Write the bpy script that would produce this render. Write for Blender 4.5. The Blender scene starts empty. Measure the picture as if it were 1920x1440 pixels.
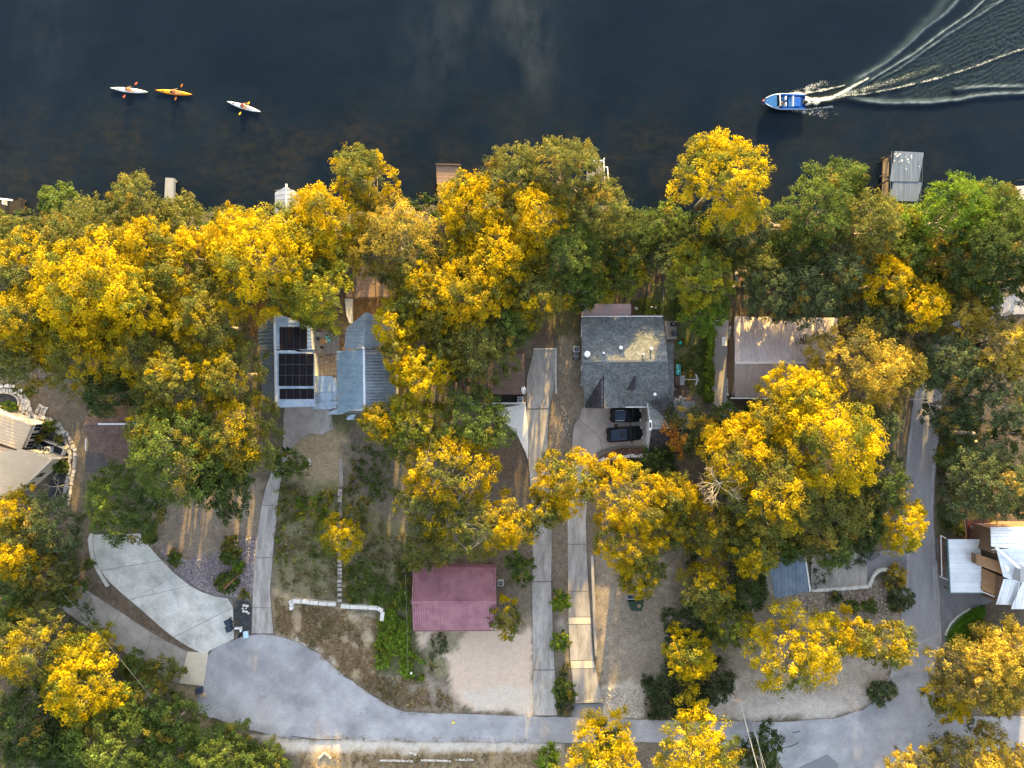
import bpy, bmesh, math, random
import numpy as np
from mathutils import Vector, Matrix
from mathutils.geometry import tessellate_polygon

random.seed(7)
RNG = np.random.default_rng(11)
SC = bpy.context.scene
COL = SC.collection
H = 100.0            # camera height above the ground, metres
PPM = 14.0           # photograph pixels per metre at ground level

# ------------------------------------------------------------------ camera, sky, sun, exposure
cam_d = bpy.data.cameras.new('camera')
cam = bpy.data.objects.new('camera', cam_d)
COL.objects.link(cam)
cam.location = (0, 0, H)
cam.rotation_euler = (0, 0, 0)
cam_d.sensor_width = 36.0
cam_d.lens = 36.0 * H / (1920 / PPM)
cam_d.clip_start = 1.0
cam_d.clip_end = 2000.0
SC.camera = cam

SUN_EL, SUN_AZ = math.radians(11.5), math.radians(6.0)      # azimuth from +Y towards +X
world = bpy.data.worlds.new('World')
SC.world = world
world.use_nodes = True
wn = world.node_tree
wn.nodes.clear()
w_out = wn.nodes.new('ShaderNodeOutputWorld')
w_bg = wn.nodes.new('ShaderNodeBackground')
w_sky = wn.nodes.new('ShaderNodeTexSky')
w_hsv = wn.nodes.new('ShaderNodeHueSaturation')
w_sky.sky_type = 'NISHITA'
w_sky.sun_disc = False
w_sky.sun_elevation = SUN_EL
w_sky.sun_rotation = SUN_AZ
w_sky.air_density = 1.0
w_sky.dust_density = 2.0
w_sky.ozone_density = 1.0
w_hsv.inputs["Saturation"].default_value = 0.5              # thin high cloud greys the blue
w_bg.inputs['Strength'].default_value = 0.15
wn.links.new(w_sky.outputs[0], w_hsv.inputs['Color'])
wn.links.new(w_hsv.outputs[0], w_bg.inputs[0])
wn.links.new(w_bg.outputs[0], w_out.inputs[0])

sun_d = bpy.data.lights.new('sun', 'SUN')
sun_d.energy = 4.3
sun_d.angle = math.radians(0.5)
sun_d.color = (1.0, 0.66, 0.19)
sun = bpy.data.objects.new('sun', sun_d)
COL.objects.link(sun)
sdir = Vector((math.sin(SUN_AZ) * math.cos(SUN_EL), math.cos(SUN_AZ) * math.cos(SUN_EL), math.sin(SUN_EL)))
sun.rotation_euler = (-sdir).to_track_quat('-Z', 'Y').to_euler()
sun.location = sdir * 200

vs = SC.view_settings
vs.view_transform = 'Standard'
vs.look = 'None'
vs.gamma = 1.0
vs.use_curve_mapping = False
vs.exposure = 2.55

# ------------------------------------------------------------------ helpers
def P(px, py, z=0.0):
    """a point at height z that stands where the photograph shows it"""
    s = (H - z) / H / PPM
    return Vector(((px - 960) * s, (720 - py) * s, z))

def tag(o, label=None, cat=None, group=None, kind=None):
    if label: o['label'] = label
    if cat: o['category'] = cat
    if group: o['group'] = group
    if kind: o['kind'] = kind
    return o

def thing(name, label, cat, loc=(0, 0, 0), group=None, kind=None):
    o = bpy.data.objects.new(name, None)
    COL.objects.link(o)
    o.location = loc
    o.empty_display_size = 0.3
    return tag(o, label, cat, group, kind)

def wloc(o):
    v = Vector((0, 0, 0))
    while o is not None:
        v += o.location
        o = o.parent
    return v

class MB:
    """collects vertices and faces for ONE mesh object"""
    def __init__(s): s.v, s.f = [], []
    def add(s, vs_, fs):
        n = len(s.v)
        s.v += [tuple(p) for p in vs_]
        s.f += [tuple(i + n for i in f) for f in fs]
        return s
    def box(s, c, d, rz=0.0, rx=0.0, ry=0.0):
        M = Matrix.Rotation(rz, 3, 'Z') @ Matrix.Rotation(ry, 3, 'Y') @ Matrix.Rotation(rx, 3, 'X')
        c = Vector(c)
        p = [c + M @ Vector((x * d[0] / 2, y * d[1] / 2, z * d[2] / 2)) for z in (-1, 1) for y in (-1, 1) for x in (-1, 1)]
        return s.add(p, [(0, 2, 3, 1), (4, 5, 7, 6), (0, 1, 5, 4), (2, 6, 7, 3), (0, 4, 6, 2), (1, 3, 7, 5)])
    def bar(s, a, b, w, h=None):
        """square bar from a to b"""
        a, b = Vector(a), Vector(b)
        h = h or w
        d = (b - a).normalized()
        u = d.cross(Vector((0, 0, 1)))
        u = u.normalized() if u.length > 1e-4 else Vector((1, 0, 0))
        n = u.cross(d)
        p = []
        for q in (a, b):
            for i, j in ((-1, -1), (1, -1), (1, 1), (-1, 1)):
                p.append(q + u * (i * w / 2) + n * (j * h / 2))
        return s.add(p, [(3, 2, 1, 0), (4, 5, 6, 7)] + [(i, (i + 1) % 4, 4 + (i + 1) % 4, 4 + i) for i in range(4)])
    def tube(s, pts, rad, n=6, cap=True):
        pts = [Vector(p) for p in pts]
        if not hasattr(rad, '__len__'): rad = [rad] * len(pts)
        base = len(s.v)
        for i, p in enumerate(pts):
            d = (pts[min(i + 1, len(pts) - 1)] - pts[max(i - 1, 0)]).normalized()
            u = d.cross(Vector((0.13, 0.21, 1)) if abs(d.z) < .95 else Vector((1, .1, 0))).normalized()
            w = d.cross(u)
            for k in range(n):
                t = 2 * math.pi * k / n
                s.v.append(tuple(p + (u * math.cos(t) + w * math.sin(t)) * rad[i]))
        for i in range(len(pts) - 1):
            for k in range(n):
                a = base + i * n + k; b = base + i * n + (k + 1) % n
                s.f.append((a, b, b + n, a + n))
        if cap:
            s.f.append(tuple(base + k for k in range(n))[::-1])
            s.f.append(tuple(base + (len(pts) - 1) * n + k for k in range(n)))
        return s
    def cyl(s, c, r, h, n=16, r2=None):
        c = Vector(c); r2 = r if r2 is None else r2
        p = [c + Vector((math.cos(2 * math.pi * k / n) * r, math.sin(2 * math.pi * k / n) * r, 0)) for k in range(n)]
        p += [c + Vector((math.cos(2 * math.pi * k / n) * r2, math.sin(2 * math.pi * k / n) * r2, h)) for k in range(n)]
        return s.add(p, [tuple(range(n))[::-1], tuple(range(n, 2 * n))] + [(k, (k + 1) % n, n + (k + 1) % n, n + k) for k in range(n)])
    def ring(s, c, r0, r1, h, n=24, sx=1.0, sy=1.0):
        c = Vector(c); p = []
        for z in (0, h):
            for r in (r0, r1):
                p += [c + Vector((math.cos(2 * math.pi * k / n) * r * sx, math.sin(2 * math.pi * k / n) * r * sy, z)) for k in range(n)]
        f = []
        for k in range(n):
            j = (k + 1) % n
            f += [(k, n + k, n + j, j), (2 * n + k, 2 * n + j, 3 * n + j, 3 * n + k), (n + k, 3 * n + k, 3 * n + j, n + j), (k, j, 2 * n + j, 2 * n + k)]
        return s.add(p, f)
    def sphere(s, c, r, n=10, m=6, sc=(1, 1, 1)):
        c = Vector(c); p = []; f = []
        for i in range(m + 1):
            t = math.pi * i / m
            for k in range(n):
                a = 2 * math.pi * k / n
                p.append(c + Vector((math.sin(t) * math.cos(a) * r * sc[0], math.sin(t) * math.sin(a) * r * sc[1], math.cos(t) * r * sc[2])))
        for i in range(m):
            for k in range(n):
                f.append((i * n + k, (i + 1) * n + k, (i + 1) * n + (k + 1) % n, i * n + (k + 1) % n))
        return s.add(p, f)
    def prism(s, poly, z0, z1):
        """poly: world xy outline; flat extrusion from z0 to z1 (either may be a list of heights per corner)"""
        n = len(poly)
        a = sum(poly[i][0] * poly[(i + 1) % n][1] - poly[(i + 1) % n][0] * poly[i][1] for i in range(n))
        idx = list(range(n)) if a > 0 else list(range(n))[::-1]
        zz0 = z0 if hasattr(z0, '__len__') else [z0] * n
        zz1 = z1 if hasattr(z1, '__len__') else [z1] * n
        p0 = [(poly[i][0], poly[i][1], zz0[i]) for i in idx]
        p1 = [(poly[i][0], poly[i][1], zz1[i]) for i in idx]
        tri = tessellate_polygon([[Vector((q[0], q[1], 0)) for q in p1]])
        f = []
        for t in tri:
            A, B, C_ = (Vector(p1[i]) for i in t)
            if (B - A).to_2d().to_3d().cross((C_ - A).to_2d().to_3d()).z < 0: t = t[::-1]
            f.append(tuple(n + i for i in t)); f.append(tuple(t[::-1]))
        f += [(i, (i + 1) % n, n + (i + 1) % n, n + i) for i in range(n)]
        return s.add(p0 + p1, f)
    def loft(s, rings, cap=True):
        n = len(rings[0]); b = len(s.v)
        for r in rings: s.v += [tuple(p) for p in r]
        for i in range(len(rings) - 1):
            for k in range(n):
                a = b + i * n + k; c = b + i * n + (k + 1) % n
                s.f.append((a, c, c + n, a + n))
        if cap:
            s.f.append(tuple(b + k for k in range(n))[::-1])
            s.f.append(tuple(b + (len(rings) - 1) * n + k for k in range(n)))
        return s

def obj(name, mb, mat, parent=None, smooth=False, kind=None, bevel=0.0):
    """ONE mesh object; vertices are given in world coordinates and kept relative to the parent"""
    me = bpy.data.meshes.new(name)
    off = wloc(parent) if parent is not None else Vector((0, 0, 0))
    V = [(v[0] - off.x, v[1] - off.y, v[2] - off.z) for v in mb.v]
    me.from_pydata(V, [], mb.f)
    me.materials.append(mat)
    if smooth: me.polygons.foreach_set('use_smooth', [True] * len(me.polygons))
    me.update()
    o = bpy.data.objects.new(name, me)
    COL.objects.link(o)
    if parent is not None: o.parent = parent
    if kind: o['kind'] = kind
    if bevel:
        m = o.modifiers.new('b', 'BEVEL'); m.width = bevel; m.segments = 2; m.limit_method = 'ANGLE'
    return o

def soup(name, V, nper, colors, mat, parent=None, kind=None, rel=None):
    """many loose faces of nper corners each as ONE mesh (leaves, stones), with a colour of its own on each face"""
    V = np.asarray(V, dtype=np.float32).reshape(-1, 3)
    if parent is not None: V = V - np.array(wloc(parent), dtype=np.float32)
    n = len(V) // nper
    me = bpy.data.meshes.new(name)
    me.vertices.add(len(V)); me.vertices.foreach_set('co', V.ravel())
    me.loops.add(len(V)); me.loops.foreach_set('vertex_index', np.arange(len(V), dtype=np.int32))
    me.polygons.add(n)
    me.polygons.foreach_set('loop_start', np.arange(0, len(V), nper, dtype=np.int32))
    at = me.attributes.new('leafcol', 'FLOAT_COLOR', 'FACE')
    c = np.ones((n, 4), dtype=np.float32); c[:, :3] = colors
    at.data.foreach_set('color', c.ravel())
    me.materials.append(mat)
    me.update(calc_edges=True)
    o = bpy.data.objects.new(name, me)
    COL.objects.link(o)
    if parent is not None: o.parent = parent
    if kind: o['kind'] = kind
    return o

def copy_thing(root, loc, rz, label=None):
    """a copy of a thing with its parts and their sub-parts"""
    r = root.copy(); COL.objects.link(r)
    r.location = loc; r.rotation_euler = (0, 0, rz)
    if label: r['label'] = label
    for ch in list(root.children):
        c = ch.copy(); COL.objects.link(c); c.parent = r
        for g in list(ch.children):
            d = g.copy(); COL.objects.link(d); d.parent = c
    return r

# ------------------------------------------------------------------ numpy noise and polygons
_LAT = np.random.default_rng(5).random((256, 256)).astype(np.float32)
def vnoise(x, y, sc, seed=0):
    x = np.asarray(x) / sc + seed * 17.31; y = np.asarray(y) / sc + seed * 9.73
    xi = np.floor(x).astype(int); yi = np.floor(y).astype(int)
    fx = x - xi; fy = y - yi
    fx = fx * fx * (3 - 2 * fx); fy = fy * fy * (3 - 2 * fy)
    g = lambda i, j: _LAT[i & 255, j & 255]
    return (g(xi, yi) * (1 - fx) + g(xi + 1, yi) * fx) * (1 - fy) + (g(xi, yi + 1) * (1 - fx) + g(xi + 1, yi + 1) * fx) * fy

def in_poly(x, y, poly):
    x = np.asarray(x); y = np.asarray(y)
    ins = np.zeros(x.shape, bool)
    n = len(poly)
    for i in range(n):
        x0, y0 = poly[i]; x1, y1 = poly[(i + 1) % n]
        if y0 == y1: continue
        c = ((y0 > y) != (y1 > y)) & (x < (x1 - x0) * (y - y0) / (y1 - y0) + x0)
        ins ^= c
    return ins

def scatter(poly, n, rng=RNG):
    """n random photo-pixel positions inside a polygon"""
    a = np.array(poly, float); lo, hi = a.min(0), a.max(0)
    out = np.zeros((0, 2))
    while len(out) < n:
        q = lo + rng.random((n * 2, 2)) * (hi - lo)
        out = np.vstack([out, q[in_poly(q[:, 0], q[:, 1], poly)]])
    return out[:n]

def polyline_at(pts, t):
    """point at fraction t (0..1 by length) of a polyline"""
    pts = [Vector((p[0], p[1], 0)) for p in pts]
    L = [0]
    for a, b in zip(pts, pts[1:]): L.append(L[-1] + (b - a).length)
    d = t * L[-1]
    for i in range(len(pts) - 1):
        if d <= L[i + 1] or i == len(pts) - 2:
            k = (d - L[i]) / max(1e-6, L[i + 1] - L[i])
            q = pts[i].lerp(pts[i + 1], k)
            return q.x, q.y

# ------------------------------------------------------------------ materials
def _nodes(name):
    m = bpy.data.materials.new(name); m.use_nodes = True
    nt = m.node_tree
    return m, nt, nt.nodes['Principled BSDF']

def pmat(name, c1, c2=None, scale=3.0, rough=0.8, metal=0.0, bump=0.0, bscale=None, detail=6, stretch=(1, 1, 1), objvar=0.0, spec=0.3, grain=0.0, gscale=30.0, coat=0.0, tracks=0.0):
    """c1..c2 mixed by noise in world space; bump; grain = fine speckle; objvar = each object a little lighter or darker"""
    m, nt, bs = _nodes(name)
    N, L = nt.nodes.new, nt.links.new
    bs.inputs['Roughness'].default_value = rough
    bs.inputs['Metallic'].default_value = metal
    bs.inputs['Specular IOR Level'].default_value = spec
    bs.inputs['Coat Weight'].default_value = coat
    geo = N('ShaderNodeNewGeometry')
    mp = N('ShaderNodeMapping'); mp.inputs['Scale'].default_value = stretch
    L(geo.outputs['Position'], mp.inputs[0])
    col = None
    if c2 is not None:
        nz = N('ShaderNodeTexNoise'); nz.inputs['Scale'].default_value = scale; nz.inputs['Detail'].default_value = detail
        nz.inputs['Roughness'].default_value = 0.65
        L(mp.outputs[0], nz.inputs['Vector'])
        rp = N('ShaderNodeMapRange'); rp.inputs[1].default_value = .32; rp.inputs[2].default_value = .68
        L(nz.outputs[0], rp.inputs[0])
        mx = N('ShaderNodeMix'); mx.data_type = 'RGBA'
        mx.inputs[6].default_value = (*c1, 1); mx.inputs[7].default_value = (*c2, 1)
        L(rp.outputs[0], mx.inputs[0]); col = mx.outputs[2]
    if grain > 0:
        ng = N('ShaderNodeTexNoise'); ng.inputs['Scale'].default_value = gscale; ng.inputs['Detail'].default_value = 2
        L(mp.outputs[0], ng.inputs['Vector'])
        r2 = N('ShaderNodeMapRange'); r2.inputs[1].default_value = .25; r2.inputs[2].default_value = .75
        r2.inputs[3].default_value = 1 - grain; r2.inputs[4].default_value = 1 + grain
        L(ng.outputs[0], r2.inputs[0])
        m2 = N('ShaderNodeVectorMath'); m2.operation = 'SCALE'
        if col is not None: L(col, m2.inputs[0])
        else: m2.inputs[0].default_value = c1
        L(r2.outputs[0], m2.inputs['Scale']); col = m2.outputs[0]
    if tracks > 0:
        tn = N('ShaderNodeTexNoise'); tn.inputs['Scale'].default_value = .14; tn.inputs['Detail'].default_value = 7; tn.inputs['Roughness'].default_value = .6
        tn.inputs['Distortion'].default_value = 1.2
        L(geo.outputs['Position'], tn.inputs['Vector'])
        tr_ = N('ShaderNodeMapRange'); tr_.inputs[1].default_value = .3; tr_.inputs[2].default_value = .7
        tr_.inputs[3].default_value = 1 - tracks; tr_.inputs[4].default_value = 1 + tracks
        L(tn.outputs[0], tr_.inputs[0])
        # fine cracks
        vo = N('ShaderNodeTexVoronoi'); vo.feature = 'DISTANCE_TO_EDGE'; vo.inputs['Scale'].default_value = .13
        wn_ = N('ShaderNodeTexNoise'); wn_.inputs['Scale'].default_value = .8; wn_.inputs['Detail'].default_value = 6
        L(geo.outputs['Position'], wn_.inputs['Vector'])
        wa = N('ShaderNodeVectorMath'); wa.operation = 'MULTIPLY_ADD'; wa.inputs[1].default_value = (1.6, 1.6, 0)
        L(wn_.outputs['Color'], wa.inputs[0]); L(geo.outputs['Position'], wa.inputs[2]); L(wa.outputs[0], vo.inputs['Vector'])
        cr = N('ShaderNodeMapRange'); cr.inputs[1].default_value = 0; cr.inputs[2].default_value = .008; cr.inputs[3].default_value = .84; cr.inputs[4].default_value = 1
        L(vo.outputs['Distance'], cr.inputs[0])
        tm = N('ShaderNodeMath'); tm.operation = 'MULTIPLY'; L(tr_.outputs[0], tm.inputs[0]); L(cr.outputs[0], tm.inputs[1])
        m4 = N('ShaderNodeVectorMath'); m4.operation = 'SCALE'
        if col is not None: L(col, m4.inputs[0])
        else: m4.inputs[0].default_value = c1
        L(tm.outputs[0], m4.inputs['Scale']); col = m4.outputs[0]
    if objvar > 0:
        oi = N('ShaderNodeObjectInfo')
        r3 = N('ShaderNodeMapRange'); r3.inputs[3].default_value = 1 - objvar; r3.inputs[4].default_value = 1 + objvar
        L(oi.outputs['Random'], r3.inputs[0])
        m3 = N('ShaderNodeVectorMath'); m3.operation = 'SCALE'
        if col is not None: L(col, m3.inputs[0])
        else: m3.inputs[0].default_value = c1
        L(r3.outputs[0], m3.inputs['Scale']); col = m3.outputs[0]
    if col is not None: L(col, bs.inputs['Base Color'])
    else: bs.inputs['Base Color'].default_value = (*c1, 1)
    if bump > 0:
        nb = N('ShaderNodeTexNoise'); nb.inputs['Scale'].default_value = bscale or scale * 4; nb.inputs['Detail'].default_value = 4
        L(mp.outputs[0], nb.inputs['Vector'])
        bp = N('ShaderNodeBump'); bp.inputs['Strength'].default_value = bump; bp.inputs['Distance'].default_value = 0.05
        L(nb.outputs[0], bp.inputs['Height']); L(bp.outputs[0], bs.inputs['Normal'])
    return m

def leaf_material(name, transl=0.45):
    m = bpy.data.materials.new(name); m.use_nodes = True
    nt = m.node_tree; nt.nodes.clear()
    N, L = nt.nodes.new, nt.links.new
    out = N('ShaderNodeOutputMaterial'); at = N('ShaderNodeAttribute'); at.attribute_name = 'leafcol'
    df = N('ShaderNodeBsdfDiffuse'); tr = N('ShaderNodeBsdfTranslucent'); mx = N('ShaderNodeMixShader')
    mx.inputs[0].default_value = transl
    L(at.outputs['Color'], df.inputs[0]); L(at.outputs['Color'], tr.inputs[0])
    L(df.outputs[0], mx.inputs[1]); L(tr.outputs[0], mx.inputs[2])
    L(mx.outputs[0], out.inputs[0])
    return m

M_LEAF = leaf_material('leaf_tissue')
M_BARK = pmat('bark', (.16, .13, .10), (.26, .22, .18), 2.5, .9, bump=.5)
M_DEADWOOD = pmat('bleached_wood', (.42, .34, .24), (.55, .46, .34), 2.5, .85)
M_ASPHALT = None
# ------------------------------------------------------------------ terrain
WATER_Z = -1.5
SHORE = [(-2000, 412), (0, 412), (150, 404), (300, 396), (500, 408), (700, 398), (860, 384), (1050, 380), (1200, 404), (1300, 420), (1440, 430), (1560, 410), (1650, 392), (1780, 394), (1920, 392), (4000, 392)]
SHX = np.array([P(a, 720, 0).x for a, b in SHORE]); SHY = np.array([P(960, b, WATER_Z).y for a, b in SHORE])

def axis(lo, a, b, hi, fine, grow=1.35):
    mid = list(np.arange(a, b + 1e-6, fine))
    out = []; s = fine; x = mid[-1]
    while x < hi: s *= grow; x += s; out.append(x)
    pre = []; s = fine; x = mid[0]
    while x > lo: s *= grow; x -= s; pre.append(x)
    return np.array(pre[::-1] + mid + out)

gx = axis(-700, -72, 72, 700, 0.45)
gy = axis(-700, -54, 31, 40, 0.45)
GX, GY = np.meshgrid(gx, gy)
X, Y = GX.ravel(), GY.ravel()
shore_y = np.interp(X, SHX, SHY) + (vnoise(X, Y, 3.0, 3) - .5) * 1.4
d = shore_y - Y                                            # metres inland
Z = np.where(d > 5, 0, 0.0)
Z = -1.6 * (1 - np.clip((d + 0.3) / 5.0, 0, 1) ** 0.7) - np.clip(-d, 0, 6) * 0.5
Z += (vnoise(X, Y, 2.2, 1) - .5) * 0.10 + (vnoise(X, Y, 0.7, 2) - .5) * 0.05
Z = np.where(d > 5, Z - 0.09, Z)
PXX = X * PPM + 960; PYY = 720 - Y * PPM

SOIL = {
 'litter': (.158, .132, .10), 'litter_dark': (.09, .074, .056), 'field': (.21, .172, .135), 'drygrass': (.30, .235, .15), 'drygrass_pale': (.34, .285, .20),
 'lawn': (.075, .085, .032), 'lawn_dry': (.13, .115, .05), 'herb': (.185, .17, .095), 'sand': (.51, .40, .315), 'palegravel': (.36, .32, .285), 'chalk': (.50, .46, .41),
 'mulch': (.115, .082, .063), 'blackmulch': (.045, .048, .055), 'violet': (.20, .175, .185), 'stonybrown': (.245, .208, .165), 'mud': (.05, .045, .035), 'redleaf': (.20, .095, .04)}
PATCH = [
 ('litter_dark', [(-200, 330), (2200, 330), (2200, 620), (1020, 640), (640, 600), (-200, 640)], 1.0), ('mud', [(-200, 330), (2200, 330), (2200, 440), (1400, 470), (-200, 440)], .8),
 ('litter', [(40, 660), (170, 640), (180, 780), (160, 960), (140, 960), (150, 850), (80, 760), (30, 740)], 1),
 ('field', [(270, 930), (500, 900), (490, 1015), (400, 1040), (330, 1045), (280, 1020)], 1),
 ('litter', [(150, 900), (175, 1000), (200, 1100), (150, 1090), (120, 1000)], 1),
 ('drygrass', [(560, 815), (650, 790), (670, 900), (640, 930), (545, 900), (530, 850)], .9),
 ('lawn', [(620, 775), (660, 775), (660, 810), (630, 815)], .7),
 ('litter', [(640, 830), (760, 830), (760, 1000), (660, 990), (640, 920)], .9),
 ('herb', [(525, 900), (640, 900), (770, 1000), (775, 1140), (700, 1140), (520, 1110), (510, 1000)], .85),
 ('drygrass', [(512, 1105), (560, 1118), (720, 1160), (715, 1300), (640, 1262), (560, 1203), (510, 1190)], 1),
 ('drygrass_pale', [(640, 1150), (705, 1150), (700, 1220), (650, 1215)], .6),
 ('lawn', [(715, 1130), (770, 1150), (800, 1240), (790, 1290), (705, 1290), (700, 1200)], .8),
 ('stonybrown', [(690, 1270), (800, 1270), (850, 1300), (860, 1345), (740, 1335)], .9),
 ('chalk', [(530, 1192), (565, 1198), (640, 1250), (650, 1270), (600, 1228), (560, 1205)], .8),
 ('sand', [(775, 1182), (1000, 1150), (1003, 1340), (870, 1330), (842, 1300), (838, 1240), (790, 1210)], 1),
 ('chalk', [(850, 1292), (1003, 1290), (1003, 1338), (900, 1332)], .6),
 ('herb', [(800, 1185), (870, 1180), (860, 1215), (815, 1225), (840, 1250), (835, 1270), (800, 1260)], .8),
 ('litter', [(930, 1040), (1000, 1020), (1000, 1180), (960, 1190), (930, 1180)], .8),
 ('litter', [(1030, 960), (1068, 960), (1075, 1300), (1044, 1320), (1036, 1100)], .9),
 ('palegravel', [(1048, 1165), (1066, 1165), (1066, 1195), (1048, 1190)], .6),
 ('stonybrown', [(1108, 1030), (1270, 1040), (1250, 1320), (1140, 1330), (1125, 1260), (1110, 1150)], 1),
 ('field', [(1150, 1050), (1240, 1060), (1250, 1200), (1160, 1200)], .6),
 ('chalk', [(1130, 1290), (1185, 1275), (1215, 1310), (1200, 1346), (1130, 1346)], .75),
 ('litter', [(1250, 950), (1460, 950), (1480, 1290), (1270, 1300)], .8),
 ('palegravel', [(1360, 1270), (1660, 1230), (1660, 1310), (1560, 1348), (1300, 1352), (1300, 1310)], .95),
 ('stonybrown', [(1370, 1220), (1660, 1200), (1650, 1290), (1500, 1300), (1380, 1300)], .6),
 ('chalk', [(1380, 1320), (1560, 1310), (1600, 1325), (1540, 1340), (1390, 1340)], .5),
 ('stonybrown', [(1470, 1110), (1680, 1080), (1700, 1160), (1690, 1210), (1560, 1200), (1470, 1150)], .9),
 ('chalk', [(470, 1378), (560, 1383), (1060, 1390), (1060, 1410), (700, 1412), (560, 1412), (490, 1400)], .85),
 ('drygrass', [(560, 1408), (1070, 1408), (1070, 1500), (560, 1500)], .8),
 ('mulch', [(900, 780), (1000, 840), (1000, 900), (930, 900)], .8),
 ('lawn_dry', [(1020, 560), (1090, 570), (1088, 640), (1060, 680), (1040, 640)], .8),
 ('mulch', [(1000, 560), (1040, 590), (1040, 655), (1000, 660)], .8),
 ('field', [(1042, 640), (1085, 640), (1088, 720), (1100, 765), (1070, 800), (1060, 840), (1030, 860), (1030, 760), (1042, 735)], .8),
 ('drygrass_pale', [(1046, 630), (1080, 640), (1078, 690), (1052, 700)], .35),
 ('lawn', [(1190, 555), (1345, 540), (1335, 740), (1262, 740), (1262, 600), (1190, 594)], 1),
 ('lawn_dry', [(1266, 640), (1320, 640), (1318, 720), (1268, 720)], .55),
 ('mulch', [(1262, 715), (1300, 720), (1300, 760), (1262, 760)], .9),
 ('mulch', [(1115, 845), (1220, 835), (1220, 860), (1120, 862)], .9),
 ('lawn', [(1180, 855), (1260, 850), (1260, 890), (1180, 890)], .8),
 ('mulch', [(1370, 745), (1450, 745), (1450, 800), (1380, 790)], .9),
 ('litter_dark', [(1750, 700), (1960, 700), (1960, 1000), (1760, 990)], .8),
 ('lawn', [(1752, 950), (1812, 950), (1812, 1006), (1756, 1006)], .7),
 ('drygrass_pale', [(1830, 540), (1960, 520), (1960, 560), (1870, 570)], .6),
 ('litter_dark', [(1840, 1130), (1960, 1130), (1960, 1210), (1850, 1190)], .7),
 ('litter_dark', [(-100, 940), (150, 1000), (150, 1180), (240, 1260), (370, 1330), (560, 1420), (560, 1600), (-100, 1600)], .9),
 ('mulch', [(160, 1085), (200, 1100), (365, 1220), (350, 1222), (230, 1140), (165, 1100)], .9),
 ('drygrass', [(250, 1250), (370, 1290), (365, 1340), (420, 1360), (470, 1385), (380, 1380), (280, 1300)], .6),
 ('violet', [(285, 1005), (330, 1048), (400, 1040), (482, 1005), (476, 1115), (440, 1122), (380, 1112), (330, 1075)], 1),
 ('blackmulch', [(438, 1118), (470, 1126), (472, 1186), (440, 1196)], 1),
 ('blackmulch', [(0, 735), (38, 742), (36, 775), (-20, 780), (-40, 740)], 1),
 ('blackmulch', [(70, 790), (100, 800), (128, 830), (132, 860), (118, 940), (85, 940), (100, 860), (60, 850)], 1),
 ('redleaf', [(480, 575), (520, 575), (490, 625), (475, 640)], .7),
 ('redleaf', [(640, 560), (720, 555), (720, 590), (650, 600)], .35),
]
def soil_masks(px, py, poly, amp=5.0):
    m = np.zeros(len(px), np.float32)
    bx = np.array(poly); lo = bx.min(0) - 20; hi = bx.max(0) + 20
    s = np.where((px > lo[0]) & (px < hi[0]) & (py > lo[1]) & (py < hi[1]))[0]
    if len(s) == 0: return m
    a, b = px[s], py[s]
    for k in range(4):
        wx = (vnoise(a, b, 26, 20) - .5) * amp * 3 + (vnoise(a, b, 9, 30 + k) - .5) * amp * 2 + (RNG.random(len(a)) - .5) * amp * 1.6
        wy = (vnoise(a, b, 26, 40) - .5) * amp * 3 + (vnoise(a, b, 9, 50 + k) - .5) * amp * 2 + (RNG.random(len(a)) - .5) * amp * 1.6
        m[s] += in_poly(a + wx, b + wy, poly) * .25
    return m
C = np.tile(np.array(SOIL['litter'], np.float32), (len(X), 1))
mott = vnoise(X, Y, 4.0, 60)[:, None]
C = C * (1 - mott * .55) + np.array(SOIL['litter_dark'], np.float32) * mott * .55
inner = (np.abs(X) < 110) & (np.abs(Y) < 90)
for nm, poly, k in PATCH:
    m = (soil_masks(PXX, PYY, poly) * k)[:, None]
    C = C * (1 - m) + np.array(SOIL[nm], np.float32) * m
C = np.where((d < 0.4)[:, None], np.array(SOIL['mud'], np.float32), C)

def grid_mesh(name, X, Y, Z, nx, ny, mat, colors=None, floats=None):
    me = bpy.data.meshes.new(name)
    V = np.stack([X, Y, Z], 1).astype(np.float32)
    me.vertices.add(len(V)); me.vertices.foreach_set('co', V.ravel())
    i = np.arange(nx * ny).reshape(ny, nx)
    q = np.stack([i[:-1, :-1], i[:-1, 1:], i[1:, 1:], i[1:, :-1]], -1).reshape(-1, 4)
    me.loops.add(q.size); me.loops.foreach_set('vertex_index', q.ravel().astype(np.int32))
    me.polygons.add(len(q)); me.polygons.foreach_set('loop_start', np.arange(0, q.size, 4, dtype=np.int32))
    if colors is not None:
        at = me.attributes.new('soil', 'FLOAT_COLOR', 'POINT')
        c = np.ones((len(V), 4), np.float32); c[:, :3] = colors
        at.data.foreach_set('color', c.ravel())
    for k, v in (floats or {}).items():
        at = me.attributes.new(k, 'FLOAT', 'POINT'); at.data.foreach_set('value', v.astype(np.float32))
    me.materials.append(mat)
    me.update(calc_edges=True)
    me.polygons.foreach_set('use_smooth', [True] * len(me.polygons))
    o = bpy.data.objects.new(name, me); COL.objects.link(o)
    return o

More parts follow.
